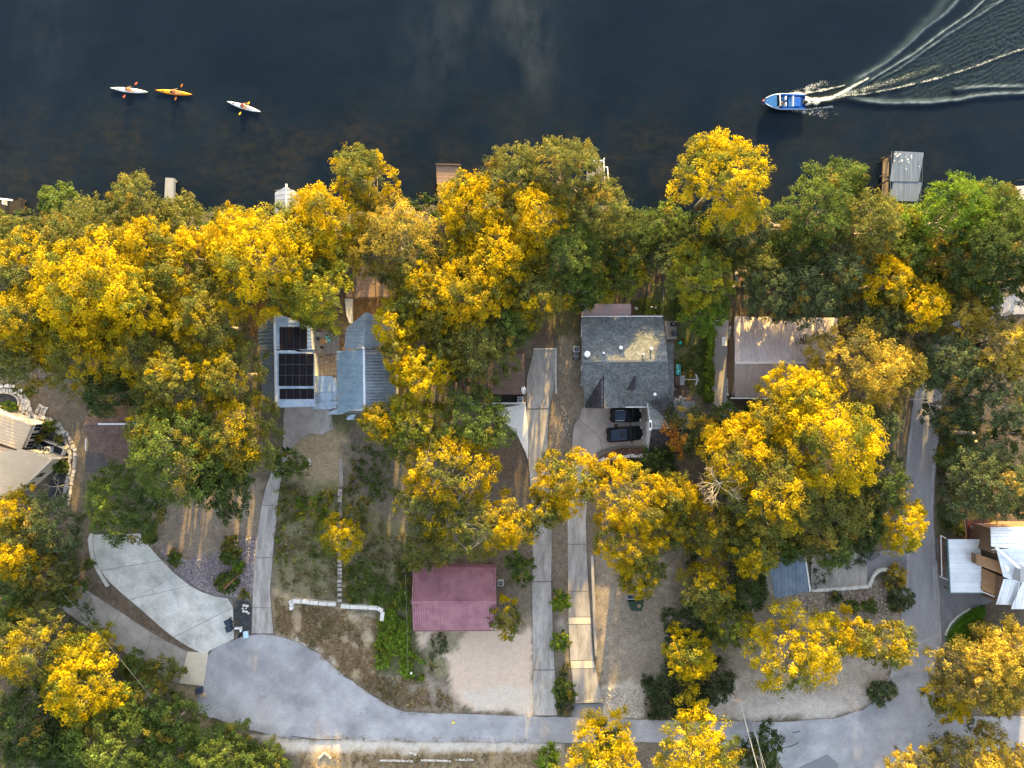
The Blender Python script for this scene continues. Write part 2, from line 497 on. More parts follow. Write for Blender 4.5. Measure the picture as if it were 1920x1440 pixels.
def ground_material():
    m, nt, bs = _nodes('soil_and_grass')
    N, L = nt.nodes.new, nt.links.new
    at = N('ShaderNodeAttribute'); at.attribute_name = 'soil'
    geo = N('ShaderNodeNewGeometry')
    def noise(sc, de, lo, hi):
        n = N('ShaderNodeTexNoise'); n.inputs['Scale'].default_value = sc; n.inputs['Detail'].default_value = de; n.inputs['Roughness'].default_value = .7
        L(geo.outputs['Position'], n.inputs['Vector'])
        r = N('ShaderNodeMapRange'); r.inputs[1].default_value = .28; r.inputs[2].default_value = .72; r.inputs[3].default_value = lo; r.inputs[4].default_value = hi
        L(n.outputs[0], r.inputs[0]); return r.outputs[0], n.outputs[0]
    a, _ = noise(1.1, 5, .72, 1.28)
    b, raw = noise(5.5, 6, .55, 1.5)
    mu = N('ShaderNodeMath'); mu.operation = 'MULTIPLY'; L(a, mu.inputs[0]); L(b, mu.inputs[1])
    # pale sand and chalk lie smoother than litter and grass
    s0 = N('ShaderNodeSeparateColor'); L(at.outputs['Color'], s0.inputs[0])
    kf = N('ShaderNodeMapRange'); kf.inputs[1].default_value = .25; kf.inputs[2].default_value = .5; kf.inputs[3].default_value = 1; kf.inputs[4].default_value = .3; L(s0.outputs[0], kf.inputs[0])
    lm = N('ShaderNodeMix'); lm.data_type = 'FLOAT'; lm.inputs[2].default_value = 1.0; L(kf.outputs[0], lm.inputs[0]); L(mu.outputs[0], lm.inputs[3])
    mu = lm
    sc = N('ShaderNodeVectorMath'); sc.operation = 'SCALE'; L(at.outputs['Color'], sc.inputs[0]); L(mu.outputs[0], sc.inputs['Scale'])
    # fallen leaves and straw: fine flecks with a colour of their own
    v = N('ShaderNodeTexVoronoi'); v.inputs['Scale'].default_value = 4.5; L(geo.outputs['Position'], v.inputs['Vector'])
    th = N('ShaderNodeMath'); th.operation = 'LESS_THAN'; th.inputs[1].default_value = .16; L(v.outputs['Distance'], th.inputs[0])
    sepc = N('ShaderNodeSeparateColor'); L(v.outputs['Color'], sepc.inputs[0])
    t2 = N('ShaderNodeMath'); t2.operation = 'GREATER_THAN'; t2.inputs[1].default_value = .72; L(sepc.outputs[0], t2.inputs[0])
    t3 = N('ShaderNodeMath'); t3.operation = 'MULTIPLY'; L(th.outputs[0], t3.inputs[0]); L(t2.outputs[0], t3.inputs[1])
    t4 = N('ShaderNodeMath'); t4.operation = 'MULTIPLY'; t4.inputs[1].default_value = .6; L(t3.outputs[0], t4.inputs[0])
    mx = N('ShaderNodeMix'); mx.data_type = 'RGBA'; L(t4.outputs[0], mx.inputs[0]); L(sc.outputs[0], mx.inputs[6]); mx.inputs[7].default_value = (.33, .25, .14, 1)
    L(mx.outputs[2], bs.inputs['Base Color'])
    bs.inputs['Roughness'].default_value = .95; bs.inputs['Specular IOR Level'].default_value = .1
    bp = N('ShaderNodeBump'); bp.inputs['Strength'].default_value = .7; bp.inputs['Distance'].default_value = .12
    L(raw, bp.inputs['Height']); L(bp.outputs[0], bs.inputs['Normal'])
    return m
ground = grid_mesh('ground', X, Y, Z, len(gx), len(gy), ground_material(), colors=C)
ground['kind'] = 'structure'

# ------------------------------------------------------------------ river with the motor boat's wake
wx = axis(-900, 31, 72, 900, 0.13, 1.5)
wx = np.unique(np.concatenate([wx, np.arange(-90, 31, 1.3)]))
wy = axis(8, 33, 56, 1200, 0.13, 1.5)
wy = np.unique(np.concatenate([wy, np.arange(14, 33, 1.0)]))
WX, WY = np.meshgrid(wx, wy); WX = WX.ravel(); WY = WY.ravel()
ks = (H - WATER_Z) / H / PPM
wpx = WX / ks + 960; wpy = 720 - WY / ks
foam = np.zeros(len(WX)); sheen = np.zeros(len(WX)); aer = np.zeros(len(WX)); hz = np.zeros(len(WX))
near = np.where((wpx > 1380) & (wpx < 2050) & (wpy > -60) & (wpy < 260))[0]
nxp, nyp = wpx[near], wpy[near]
def dist_line(pts):
    best = np.full(len(nxp), 1e9); tt = np.zeros(len(nxp)); L = 0; seg = []
    for a, b in zip(pts, pts[1:]): seg.append(math.dist(a, b))
    tot = sum(seg); acc = 0; side = np.zeros(len(nxp))
    for (a, b), s in zip(zip(pts, pts[1:]), seg):
        ux, uy = (b[0] - a[0]) / s, (b[1] - a[1]) / s
        t = np.clip((nxp - a[0]) * ux + (nyp - a[1]) * uy, 0, s)
        dx = nxp - a[0] - t * ux; dy = nyp - a[1] - t * uy
        dd = np.hypot(dx, dy); k = dd < best
        best = np.where(k, dd, best); tt = np.where(k, (acc + t) / tot, tt); side = np.where(k, ux * dy - uy * dx, side)
        acc += s
    return best, tt, side
def crest(pts, w, h, fo=0.0, ae=0.0, fw=None, fade=0.0, sh=0.0, sw=None):
    D, t, s = dist_line(pts)
    wob = (vnoise(nxp, nyp, 9, 71) - .5) * w * .8
    g = np.exp(-((D + wob * .5) / w) ** 2) * (1 - fade * t)
    hz[near] += g * h
    sheen[near] = np.maximum(sheen[near], np.exp(-((D + wob * .4) / (sw or w)) ** 2) * (1 - fade * t) * sh * np.clip(t * 6 + .2, 0, 1))  # sky reflected on the crests, painted as a colour mask
    gf = np.exp(-((D + wob) / (fw or w)) ** 2) * (1 - fade * t)
    foam[near] = np.maximum(foam[near], gf * fo); aer[near] = np.maximum(aer[near], gf * ae)
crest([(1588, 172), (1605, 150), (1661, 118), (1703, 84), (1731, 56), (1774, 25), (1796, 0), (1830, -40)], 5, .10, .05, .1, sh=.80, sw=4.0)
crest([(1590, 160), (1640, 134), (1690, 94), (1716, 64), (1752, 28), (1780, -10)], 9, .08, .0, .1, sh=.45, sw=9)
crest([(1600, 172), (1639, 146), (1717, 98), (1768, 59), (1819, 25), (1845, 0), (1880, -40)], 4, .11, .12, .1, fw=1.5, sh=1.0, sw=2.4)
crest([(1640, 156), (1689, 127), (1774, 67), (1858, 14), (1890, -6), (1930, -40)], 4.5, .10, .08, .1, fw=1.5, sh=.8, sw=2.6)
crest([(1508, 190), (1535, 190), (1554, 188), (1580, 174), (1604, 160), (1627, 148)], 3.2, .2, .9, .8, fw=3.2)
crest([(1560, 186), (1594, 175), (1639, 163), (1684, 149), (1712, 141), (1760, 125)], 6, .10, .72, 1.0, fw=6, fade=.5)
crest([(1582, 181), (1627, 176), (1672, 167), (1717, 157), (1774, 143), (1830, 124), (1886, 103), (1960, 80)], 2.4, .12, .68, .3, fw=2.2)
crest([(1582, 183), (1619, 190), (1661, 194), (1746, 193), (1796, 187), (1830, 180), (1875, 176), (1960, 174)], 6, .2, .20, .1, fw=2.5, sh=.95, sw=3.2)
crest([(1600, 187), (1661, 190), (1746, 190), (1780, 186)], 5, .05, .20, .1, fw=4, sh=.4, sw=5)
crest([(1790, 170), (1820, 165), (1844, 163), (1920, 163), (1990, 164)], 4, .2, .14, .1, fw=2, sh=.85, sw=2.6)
crest([(1507, 185), (1540, 187), (1556, 187)], 5, .1, 1.0, 1, fw=5)
crest([(1507, 194), (1535, 192)], 5, .1, 1.0, 1, fw=4.5)
crest([(1462, 181), (1480, 178), (1500, 176)], 3, .2, 1.0, 1, fw=3.5)
for poly, f_ in (([(1470, 178), (1490, 166), (1537, 152), (1590, 149), (1592, 157), (1545, 170), (1503, 178)], .62), ([(1468, 206), (1508, 205), (1545, 202), (1600, 196), (1606, 203), (1570, 215), (1525, 219), (1490, 212)], .64),
                 ([(1600, 178), (1760, 132), (1900, 60), (1960, 60), (1960, 80), (1760, 145)], .18)):
    m = soil_masks(nxp, nyp, poly, 3.5)
    if f_ > .3: m = m * np.clip(1.15 - (nxp - 1500) / 95, .25, 1) * (.55 + .75 * vnoise(nxp, nyp, 5, 95))
    foam[near] = np.maximum(foam[near], m * f_)
    hz[near] += m * (vnoise(nxp, nyp, 2.5, 80) - .5) * .12
crest([(1500, 177), (1540, 170), (1582, 161)], 2.2, .1, .85, .5, fw=2.0)
crest([(1480, 206), (1520, 205), (1560, 200)], 2.0, .06, .72, .5, fw=2.5)
# ripples inside the V
m = soil_masks(nxp, nyp, [(1640, 150), (1900, -40), (2040, -40), (2040, 170), (1640, 180)], 8.0)
hz[near] += m * (np.sin((nxp * .8 + nyp * 1.6) * .42 + vnoise(nxp, nyp, 18, 81) * 9) * .028 + (vnoise(nxp, nyp, 2.4, 82) - .5) * .10)
sheen[near] = np.maximum(sheen[near], m * .22); aer[near] = np.maximum(aer[near], m * .10)
aer[near] = np.maximum(aer[near], soil_masks(nxp, nyp, [(1508, 176), (1580, 163), (1620, 158), (1585, 180), (1508, 186)], 2) * .22)
WZ = WATER_Z + hz
weed = np.clip((wpy - 150) / 110, 0, 1) * np.clip(vnoise(wpx, wpy, 60, 90) * .9 + vnoise(wpx, wpy, 22, 91) * .6 - .35, 0, 1)
weed *= np.where(wpx < 1450, 1, .6)
cloud_refl = np.exp(-((wpx - 990 + (wpy - 70) * -.2) / 55) ** 2) * np.exp(-((wpy - 60) / 120) ** 2) + .7 * np.exp(-((wpx - 835 + (wpy - 60) * .35) / 70) ** 2) * np.exp(-((wpy - 60) / 110) ** 2) + .35 * np.exp(-((wpx - 90) / 60) ** 2) * np.exp(-((wpy - 60) / 110) ** 2)  # pale cloud reflections painted into the water colour

def water_material():
    m, nt, bs = _nodes('river_water')
    N, L = nt.nodes.new, nt.links.new
    geo = N('ShaderNodeNewGeometry')
    def attr(n):
        a = N('ShaderNodeAttribute'); a.attribute_name = n; return a.outputs['Fac']
    def noise(sc, de, lo, hi, stretch=None, o0=0.0, o1=1.0):
        n = N('ShaderNodeTexNoise'); n.inputs['Scale'].default_value = sc; n.inputs['Detail'].default_value = de; n.inputs['Roughness'].default_value = .65
        if stretch:
            mp = N('ShaderNodeMapping'); mp.inputs['Scale'].default_value = stretch; L(geo.outputs['Position'], mp.inputs[0]); L(mp.outputs[0], n.inputs['Vector'])
        else: L(geo.outputs['Position'], n.inputs['Vector'])
        r = N('ShaderNodeMapRange'); r.inputs[1].default_value = lo; r.inputs[2].default_value = hi; r.inputs[3].default_value = o0; r.inputs[4].default_value = o1
        L(n.outputs[0], r.inputs[0]); return r.outputs[0]
    def mix(f, a, b):
        x = N('ShaderNodeMix'); x.data_type = 'RGBA'; L(f, x.inputs[0])
        for s, v in ((6, a), (7, b)):
            if isinstance(v, tuple): x.inputs[s].default_value = (*v, 1)
            else: L(v, x.inputs[s])
        return x.outputs[2]
    def mul(a, b):
        x = N('ShaderNodeMath'); x.operation = 'MULTIPLY'; x.use_clamp = True
        for i, v in enumerate((a, b)):
            if isinstance(v, float): x.inputs[i].default_value = v
            else: L(v, x.inputs[i])
        return x.outputs[0]
    c = mix(noise(.05, 4, .3, .7), (.0044, .0105, .0215), (.0072, .0148, .0265))
    c = mix(mul(mul(attr('weed'), noise(.7, 9, .34, .62, (1, 1.7, 1))), 1.0), c, (.024, .0235, .0215))
    c = mix(mul(noise(.22, 8, .45, .75, (.7, 1.6, 1)), .55), c, (.0045, .0085, .0130))
    c = mix(mul(attr('cloud_refl'), noise(.22, 8, .34, .72, (1.2, .6, 1))), c, (.034, .043, .054))
    c = mix(mul(attr('aerated'), .55), c, (.062, .080, .038))
    c = mix(mul(attr('sheen'), noise(1.4, 8, .25, .7, None, .5, 1.0)), c, (.036, .062, .084))  # tints the crests like reflected sky
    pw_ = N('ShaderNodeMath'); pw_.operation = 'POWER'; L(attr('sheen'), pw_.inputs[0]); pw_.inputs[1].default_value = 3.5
    c = mix(mul(pw_.outputs[0], noise(2.2, 6, .3, .65, None, .2, 1.0)), c, (.20, .24, .27))  # brighter painted glint along the middle of each crest
    # foam: the painted density decides how much of a fine bubbly pattern turns white
    nf = noise(5.5, 8, .25, .75)
    ad = N('ShaderNodeMath'); ad.operation = 'ADD'; L(nf, ad.inputs[0]); L(attr('foam'), ad.inputs[1])
    fr = N('ShaderNodeMapRange'); fr.inputs[1].default_value = .98; fr.inputs[2].default_value = 1.45; L(ad.outputs[0], fr.inputs[0])
    gate = N('ShaderNodeMapRange'); gate.inputs[1].default_value = .04; gate.inputs[2].default_value = .25; L(attr('foam'), gate.inputs[0])
    ff = mul(fr.outputs[0], gate.outputs[0])
    c = mix(ff, c, (.50, .52, .50))
    L(c, bs.inputs['Base Color'])
    rr = N('ShaderNodeMapRange'); rr.inputs[3].default_value = .06; rr.inputs[4].default_value = .6; L(ff, rr.inputs[0]); L(rr.outputs[0], bs.inputs['Roughness'])
    bs.inputs['Subsurface Weight'].default_value = 1.0; bs.inputs['Subsurface Scale'].default_value = 3.0; bs.inputs['Subsurface Radius'].default_value = (1, 1, 1)
    bs.inputs['IOR'].default_value = 1.33; bs.inputs['Specular IOR Level'].default_value = .10
    bp = N('ShaderNodeBump'); bp.inputs['Strength'].default_value = .25; bp.inputs['Distance'].default_value = .05
    L(noise(1.6, 5, 0, 1, (1, 2.4, 1)), bp.inputs['Height']); L(bp.outputs[0], bs.inputs['Normal'])
    return m
water = grid_mesh('river_water', WX, WY, WZ, len(wx), len(wy), water_material(), floats={'foam': foam, 'sheen': sheen, 'aerated': aer, 'weed': weed, 'cloud_refl': cloud_refl})
water['kind'] = 'structure'
# ------------------------------------------------------------------ roads, drives, slabs
M_ASPHALT = pmat('worn_asphalt', (.215, .215, .235), (.34, .338, .355), .3, .92, bump=.4, bscale=14, grain=.16, gscale=7, detail=10, spec=.15, tracks=.22)
M_ASPHALT2 = pmat('dark_asphalt', (.135, .135, .15), (.20, .20, .215), .45, .92, tracks=.2, bump=.35, bscale=14, grain=.16, gscale=9, spec=.15)
M_PATCH = pmat('asphalt_patch', (.145, .15, .17), (.185, .19, .21), .8, .92, bump=.3, bscale=14, grain=.15, gscale=12, spec=.15)
M_CONC = pmat('weathered_concrete', (.20, .185, .175), (.42, .395, .37), .9, .9, bump=.2, bscale=9, objvar=.06, grain=.14, gscale=6, stretch=(1, .22, 1), spec=.15, tracks=.12)
M_CONC_PALE = pmat('pale_concrete', (.34, .335, .31), (.58, .575, .55), .45, .9, bump=.2, bscale=9, objvar=.05, grain=.12, gscale=5, spec=.15, tracks=.16)
M_CONC_GREY = pmat('grey_concrete', (.20, .185, .17), (.36, .335, .31), .4, .9, bump=.2, bscale=9, objvar=.10, grain=.08, gscale=6, spec=.15)
M_CONC_PINK = pmat('pinkish_concrete', (.24, .215, .20), (.38, .34, .32), .5, .9, bump=.15, bscale=9, objvar=.04, grain=.08, gscale=6, spec=.15)
M_CONC_TAN = pmat('tan_concrete', (.44, .39, .31), (.52, .46, .37), 1.0, .9, objvar=.03, grain=.08, spec=.15)
M_WHITEWASH = pmat('whitewashed_masonry', (.42, .41, .385), (.60, .585, .555), 2.0, .85, bump=.3, objvar=.08)
M_STONE = pmat('limestone', (.36, .33, .29), (.56, .53, .48), 2.2, .9, bump=.5, objvar=.28)
M_FLAG = pmat('flagstone', (.30, .285, .27), (.58, .56, .54), 2.6, .9, bump=.5, objvar=.35)
M_DIRTY = pmat('joint_dirt', (.13, .115, .10), (.19, .17, .15), 3, .95)

def W(poly, z=0.0):
    return [tuple(P(a, b, z).to_2d()) for a, b in poly]
def ragged(poly, step=12, amp=1.6, seed=1):
    out = []
    n = len(poly)
    for i in range(n):
        a, b = poly[i], poly[(i + 1) % n]
        k = max(1, int(math.dist(a, b) / step))
        for j in range(k):
            t = j / k
            x = a[0] + (b[0] - a[0]) * t; y = a[1] + (b[1] - a[1]) * t
            out.append((x + (float(vnoise(x, y, 11, seed)) - .5) * 2 * amp, y + (float(vnoise(x, y, 11, seed + 5)) - .5) * 2 * amp))
    return out

ROAD = [(400, 1214), (440, 1199), (475, 1190), (512, 1191), (560, 1204), (600, 1228), (640, 1262), (680, 1292), (720, 1319), (750, 1333), (800, 1337), (1000, 1343), (1130, 1347), (1200, 1350), (1400, 1353), (1480, 1354),
        (1560, 1347), (1620, 1331), (1652, 1305), (1671, 1262), (1688, 1185), (1693, 1100), (1691, 1020), (1693, 940), (1700, 850), (1711, 760), (1726, 690), (1762, 630), (1815, 580), (1868, 562), (1930, 545), (2100, 520),
        (2100, 590), (1930, 588), (1870, 592), (1830, 612), (1795, 655), (1768, 720), (1757, 840), (1749, 950), (1752, 1010), (1764, 1120), (1766, 1200), (1752, 1250), (1753, 1325), (1790, 1342), (1920, 1345), (2200, 1345),
        (2200, 1402), (1920, 1400), (1800, 1412), (1700, 1424), (1640, 1470), (1620, 1560), (1480, 1560), (1476, 1450), (1440, 1402), (1300, 1392), (1000, 1392), (700, 1388), (600, 1385), (540, 1383), (480, 1371), (420, 1352), (371, 1340),
        (369, 1310), (376, 1270), (386, 1235)]
m = MB().prism(W(ragged(ROAD)), -.35, .02)
road = tag(obj('road', m, M_ASPHALT), kind='structure')
# darker resurfaced pieces, and the tan trench strip across the lower road
for nm, poly, mt in (('road_patch', [(1496, 1440), (1550, 1414), (1572, 1432), (1566, 1470), (1498, 1470)], M_PATCH), ('road_patch', [(1070, 1349), (1110, 1350), (1108, 1391), (1072, 1391)], M_CONC_PINK)):
    obj(nm, MB().prism(W(ragged(poly, 10, .6, 9)), .015, .026), mt, road)
M_LANE = pmat('lane_asphalt', (.19, .19, .205), (.26, .26, .28), .4, .92, bump=.35, bscale=14, grain=.15, gscale=9, stretch=(1.6, .25, 1), spec=.15)
obj('road_patch', MB().prism(W(ragged([(1712, 790), (1752, 800), (1744, 960), (1750, 1100), (1752, 1190), (1700, 1210), (1704, 1060), (1702, 900)], 14, 1.5, 12)), .015, .025), M_LANE, road)
crk = MB()
for pts in ([(1458, 1405), (1470, 1402), (1484, 1399), (1498, 1392)], [(1486, 1374), (1492, 1373), (1500, 1371)], [(1740, 1362), (1748, 1356)], [(545, 1380), (575, 1384), (600, 1387), (640, 1386)]):
    crk.tube([P(a, b, .022) for a, b in pts], .05, 4)
tag(obj('crack_filler', crk, pmat('tar', (.02, .02, .022), rough=.5), road), kind='stuff')

def slabs(name, left, right, cuts, mat, z=.05, joint=.02, sub=None, mats=None, part='slab'):
    """a drive cast in slabs: between two edge lines, cut at the joints (fractions of its length)"""
    root = thing(name, None, None, kind='structure', loc=P(*[(left[0][i] + right[0][i]) / 2 for i in (0, 1)]))
    bed = [polyline_at(left, t / 20) for t in range(21)] + [polyline_at(right, t / 20) for t in range(20, -1, -1)]
    obj('joint', MB().prism(W(bed), -.3, z - .03), M_DIRTY, root)
    ts = [0] + list(cuts) + [1]
    for k, (a, b) in enumerate(zip(ts, ts[1:])):
        n = max(2, int((b - a) * 14))
        e = .0016
        tt = [a + e + (b - a - 2 * e) * i / n for i in range(n + 1)]
        poly = [polyline_at(left, t) for t in tt] + [polyline_at(right, t) for t in tt[::-1]]
        obj(part, MB().prism(W(poly), -.2, z + RNG.random() * .012), (mats or {}).get(k, mat), root)
    return root

# curved pale drive from the turning circle up to the brown-roofed house
slabs('driveway', [(172, 1002), (178, 1045), (194, 1080), (228, 1112), (262, 1140), (302, 1176), (340, 1206), (382, 1226)], [(262, 1000), (284, 1030), (318, 1066), (352, 1096), (386, 1114), (412, 1121), (436, 1122), (439, 1198)], [.22, .46, .80], M_CONC_PALE)
obj('curb', MB().prism(W([(170, 1000), (166, 1012), (172, 1050), (185, 1075), (200, 1100), (205, 1098), (190, 1073), (178, 1048), (173, 1012), (175, 1000)]), -.2, .22), M_WHITEWASH, bpy.data.objects['driveway'])
# grey drive below it
slabs('driveway', [(128, 1085), (165, 1108), (230, 1150), (300, 1197), (360, 1226), (392, 1218)], [(96, 1128), (142, 1160), (212, 1208), (262, 1242), (330, 1280), (382, 1286)], [.16, .38, .62, .86], M_CONC_GREY, z=.045, mats={4: M_CONC_TAN})
# long narrow drive to the solar-panel house
slabs('driveway', [(472, 1188), (474, 1120), (477, 1050), (484, 990), (494, 930), (510, 880), (528, 845)], [(513, 1188), (506, 1110), (511, 1050), (517, 990), (522, 930), (530, 880), (546, 845)], [.14, .41, .69], M_CONC)
obj('parking_court', MB().prism(W(ragged([(530, 848), (533, 762), (600, 762), (622, 778), (624, 806), (602, 816), (582, 812), (562, 824), (546, 842)], 8, 1.5, 3)), -.3, .035), M_CONC_PINK)['kind'] = 'structure'
obj('pale_apron', MB().prism(W(ragged([(588, 778), (598, 764), (618, 772), (623, 780), (624, 805), (604, 814), (592, 796)], 5, 3.0, 8)), .03, .042), M_CONC)['kind'] = 'structure'
# middle long drive
slabs('driveway', [(1001, 655), (988, 706), (988, 770), (990, 860), (995, 900), (999, 1000), (998, 1100), (999, 1200), (1000, 1342)], [(1041, 655), (1041, 735), (1029, 765), (1026, 815), (1029, 860), (1031, 920), (1035, 1000), (1033, 1092), (1037, 1200), (1044, 1342)], [.165, .635, .875], M_CONC)
obj('curb', MB().prism(W([(1041, 653), (1043.5, 653), (1043.5, 738), (1041, 738)]), -.2, .13).prism(W([(1000, 653), (1041, 653), (1041, 655.5), (1000, 655.5)]), -.2, .13), M_WHITEWASH, [o for o in bpy.data.objects if o.name.startswith('driveway')][-1])
# the drive beside it, with two pale cross bands
d5 = slabs('driveway', [(1072, 862), (1064, 985), (1065, 1090), (1066, 1170), (1070, 1245), (1075, 1290), (1079, 1314)], [(1104, 862), (1098, 985), (1102, 1090), (1108, 1160), (1112, 1235), (1120, 1270), (1130, 1312)], [.35, .545, .652, .682, .832, .866], M_CONC, mats={3: M_CONC_TAN, 5: M_CONC_TAN})
obj('curb', MB().prism(W([(1107, 1040), (1112, 1040), (1116, 1150), (1119, 1228), (1115, 1228), (1111, 1150)]), -.2, .55), M_CONC, d5)
obj('edge_lip', MB().prism(W([(1078, 1314), (1131, 1311), (1131, 1316), (1078, 1318)]), -.3, .16), M_CONC_GREY, d5)
obj('lip_shadow', MB().prism(W([(1076, 1320), (1132, 1320), (1128, 1346), (1072, 1346)]), -.3, .012), M_PATCH, d5)  # dark sheet painting the shadowed gap below the drive's end lip
# parking court of the grey house, two pours
pc = thing('parking_court', None, None, kind='structure', loc=P(1140, 800))
obj('joint', MB().prism(W([(1074, 862), (1075, 800), (1085, 772), (1212, 762), (1214, 838), (1160, 840), (1118, 860), (1100, 870)]), -.3, .02), M_DIRTY, pc)
obj('slab', MB().prism(W([(1072, 860), (1074, 812), (1078, 795), (1085, 787), (1123, 818), (1129, 842), (1113, 860), (1100, 868)]), -.2, .05), M_CONC_PINK, pc)
obj('slab', MB().prism(W([(1086, 786), (1090, 768), (1098, 762), (1210, 760), (1213, 836), (1160, 837), (1130, 842), (1124, 818)]), -.2, .055), M_CONC_PINK, pc)
# paved side drive at the seam-roofed cottage
slabs('driveway', [(1335, 600), (1333, 680), (1332, 748), (1350, 775), (1380, 800)], [(1366, 600), (1363, 680), (1361, 745), (1372, 765), (1392, 788)], [.2, .45, .68], pmat('mauve_concrete', (.27, .245, .235), (.35, .32, .30), .8, .9, objvar=.07, grain=.08))
# parking slab in the lower middle, with the dark drive that joins it to the road
slabs('parking_slab', [(1522, 1040), (1519, 1104)], [(1624, 1035), (1626, 1098)], [], M_CONC)
obj('driveway', MB().prism(W(ragged([(1624, 1034), (1700, 1030), (1700, 1080), (1672, 1072), (1645, 1068), (1630, 1085), (1626, 1090)], 8, .8, 4)), -.3, .03), M_ASPHALT2)['kind'] = 'structure'
obj('driveway', MB().prism(W(ragged([(1756, 1010), (1770, 1004), (1850, 1100), (1868, 1125), (1822, 1142), (1790, 1170), (1774, 1192), (1772, 1240), (1764, 1250), (1762, 1120)], 10, 1, 6)), -.3, .028), M_ASPHALT2)['kind'] = 'structure'
obj('footpath', MB().prism(W([(925, 768), (985, 757), (990, 800), (990, 862), (986, 850), (970, 815), (945, 790)]), -.3, .06), pmat('white_concrete', (.60, .59, .57), (.70, .69, .67), 1.5, .85))['kind'] = 'structure'
obj('footpath', MB().prism(W([(647, 560), (662, 560), (662, 606), (656, 606), (650, 590)]), -.3, .25), M_CONC_PALE)['kind'] = 'structure'
obj('footpath', MB().prism(W(ragged([(637, 860), (642, 860), (643, 912), (636, 912)], 6, .8)), -.2, 0.0), M_CONC_PINK)['kind'] = 'structure'

# ------------------------------------------------------------------ masonry built of single stones
def stone_row(root, pts, width, n, h0, h1, mat, part='stone', z0=-.1, jit=.15, rows=1, gap=.06, sink=0.0):
    """blocks laid end to end along a line of photo pixels; width in metres"""
    for k in range(n):
        a, b = k / n, (k + 1) / n
        (ax, ay), (bx, by) = polyline_at(pts, a), polyline_at(pts, b)
        A, B = P(ax, ay), P(bx, by)
        dv = B - A; L = dv.length; dv.normalize(); nv = Vector((-dv.y, dv.x, 0))
        for r in range(rows):
            w = width / rows
            off = (-width / 2 + w * (r + .5)) + (random.random() - .5) * jit * w
            A2, B2 = A + dv * gap * .5 * (.5 + random.random()), B - dv * gap * .5 * (.5 + random.random())
            if rows > 1 and r % 2: A2 += dv * L * .3; B2 += dv * L * .3
            hw = w * .5 * (1 - jit * random.random()) - gap * .4
            q = []
            for p_, s_ in ((A2, -1), (B2, -1), (B2, 1), (A2, 1)):
                j = Vector(((random.random() - .5), (random.random() - .5), 0)) * jit * w * .7
                q.append(tuple((p_ + nv * (off + s_ * hw) + j).to_2d()))
            z = h0 + (h1 - h0) * random.random()
            obj(part, MB().prism(q, z0, [z + (random.random() - .5) * .04 for _ in q]), mat, root)

w_ = thing('retaining_wall', 'low whitewashed block wall across the dry yard, split by the garden steps', 'wall', P(632, 1128))
stone_row(w_, [(545, 1124), (549, 1124), (549, 1141)], .5, 3, .75, .8, M_WHITEWASH, jit=.05)
stone_row(w_, [(551, 1124), (632, 1131)], .55, 5, .75, .8, M_WHITEWASH, jit=.05, gap=.09)
stone_row(w_, [(641, 1134), (720, 1138), (717, 1161)], .55, 6, .75, .8, M_WHITEWASH, jit=.05)
st = thing('garden_steps', 'narrow concrete garden steps climbing the weedy slope past a small yellow tree', 'steps', P(638, 1030))
for k, py in enumerate([916, 922, 928, 934, 1048, 1055, 1063, 1070, 1077, 1085, 1093, 1101, 1111, 1122]):
    a, b = P(635 - k * .1, py), P(643 - k * .1, py + 6)
    obj('step', MB().box(((a.x + b.x) / 2, (a.y + b.y) / 2, .12 + .02 * (14 - k)), (b.x - a.x, abs(a.y - b.y) * .92, .4)), M_CONC_PINK, st)
obj('landing', MB().prism(W([(635, 936), (642, 936), (641, 1046), (634, 1046)]), -.2, .1), M_CONC_PINK, st)
fp = thing('flagstone_path', 'curving grey flagstone path round the cream metal-roofed house', 'path', P(130, 840))
stone_row(fp, [(52, 752), (44, 735), (52, 770), (62, 786), (74, 786), (90, 791), (108, 802), (122, 816), (131, 832), (136, 852), (134, 876), (130, 902), (126, 925), (122, 945)], 1.2, 36, .04, .07, M_FLAG, rows=2, jit=.3, part='flagstone')
stone_row(fp, [(-12, 735), (5, 728), (22, 728), (38, 735), (46, 748), (44, 764), (36, 776), (30, 782)], 1.1, 22, .04, .07, M_FLAG, rows=2, jit=.3, part='flagstone')
stone_row(fp, [(82, 760), (75, 778)], 1.4, 4, .04, .07, M_FLAG, rows=3, jit=.25, part='flagstone')
pr = thing('stone_edging', 'pale stone ring edging the round dark bed by the cream house', 'edging', P(10, 750))
stone_row(pr, [(-20, 742), (0, 736), (18, 737), (30, 743), (36, 752), (34, 764), (27, 772)], .32, 16, .1, .16, M_STONE, jit=.2)
pr = thing('stone_edging', 'row of small white stones between the middle drive and the grey house', 'edging', P(1052, 780))
stone_row(pr, [(1041, 729), (1046, 742), (1051, 756), (1056, 772), (1061, 788), (1063, 806), (1066, 822)], .35, 30, .06, .2, M_STONE, jit=.7, gap=.12)
stone_row(pr, [(1058, 768), (1064, 786), (1068, 800), (1070, 826)], .4, 18, .06, .2, M_STONE, jit=.8, gap=.15)
pr = thing('retaining_wall', 'curved white stone wall holding a mulch bed below the parked black cars', 'wall', P(1165, 848))
stone_row(pr, [(1115, 860), (1122, 866), (1135, 860), (1160, 856), (1190, 854), (1220, 852)], .5, 14, .25, .35, M_WHITEWASH, jit=.35)
obj('edging_board', MB().tube([P(a, b, .12) for a, b in [(1112, 858), (1120, 849), (1130, 843), (1145, 840), (1170, 837), (1208, 836)]], .09, 5), M_DIRTY, pr)
pr = thing('retaining_wall', 'white kerb wall curling round the lower parking slab to the road', 'wall', P(1600, 1100))
cw = [(1521, 1106), (1560, 1104), (1628, 1099), (1632, 1088), (1636, 1077), (1645, 1069), (1658, 1066), (1672, 1071)]
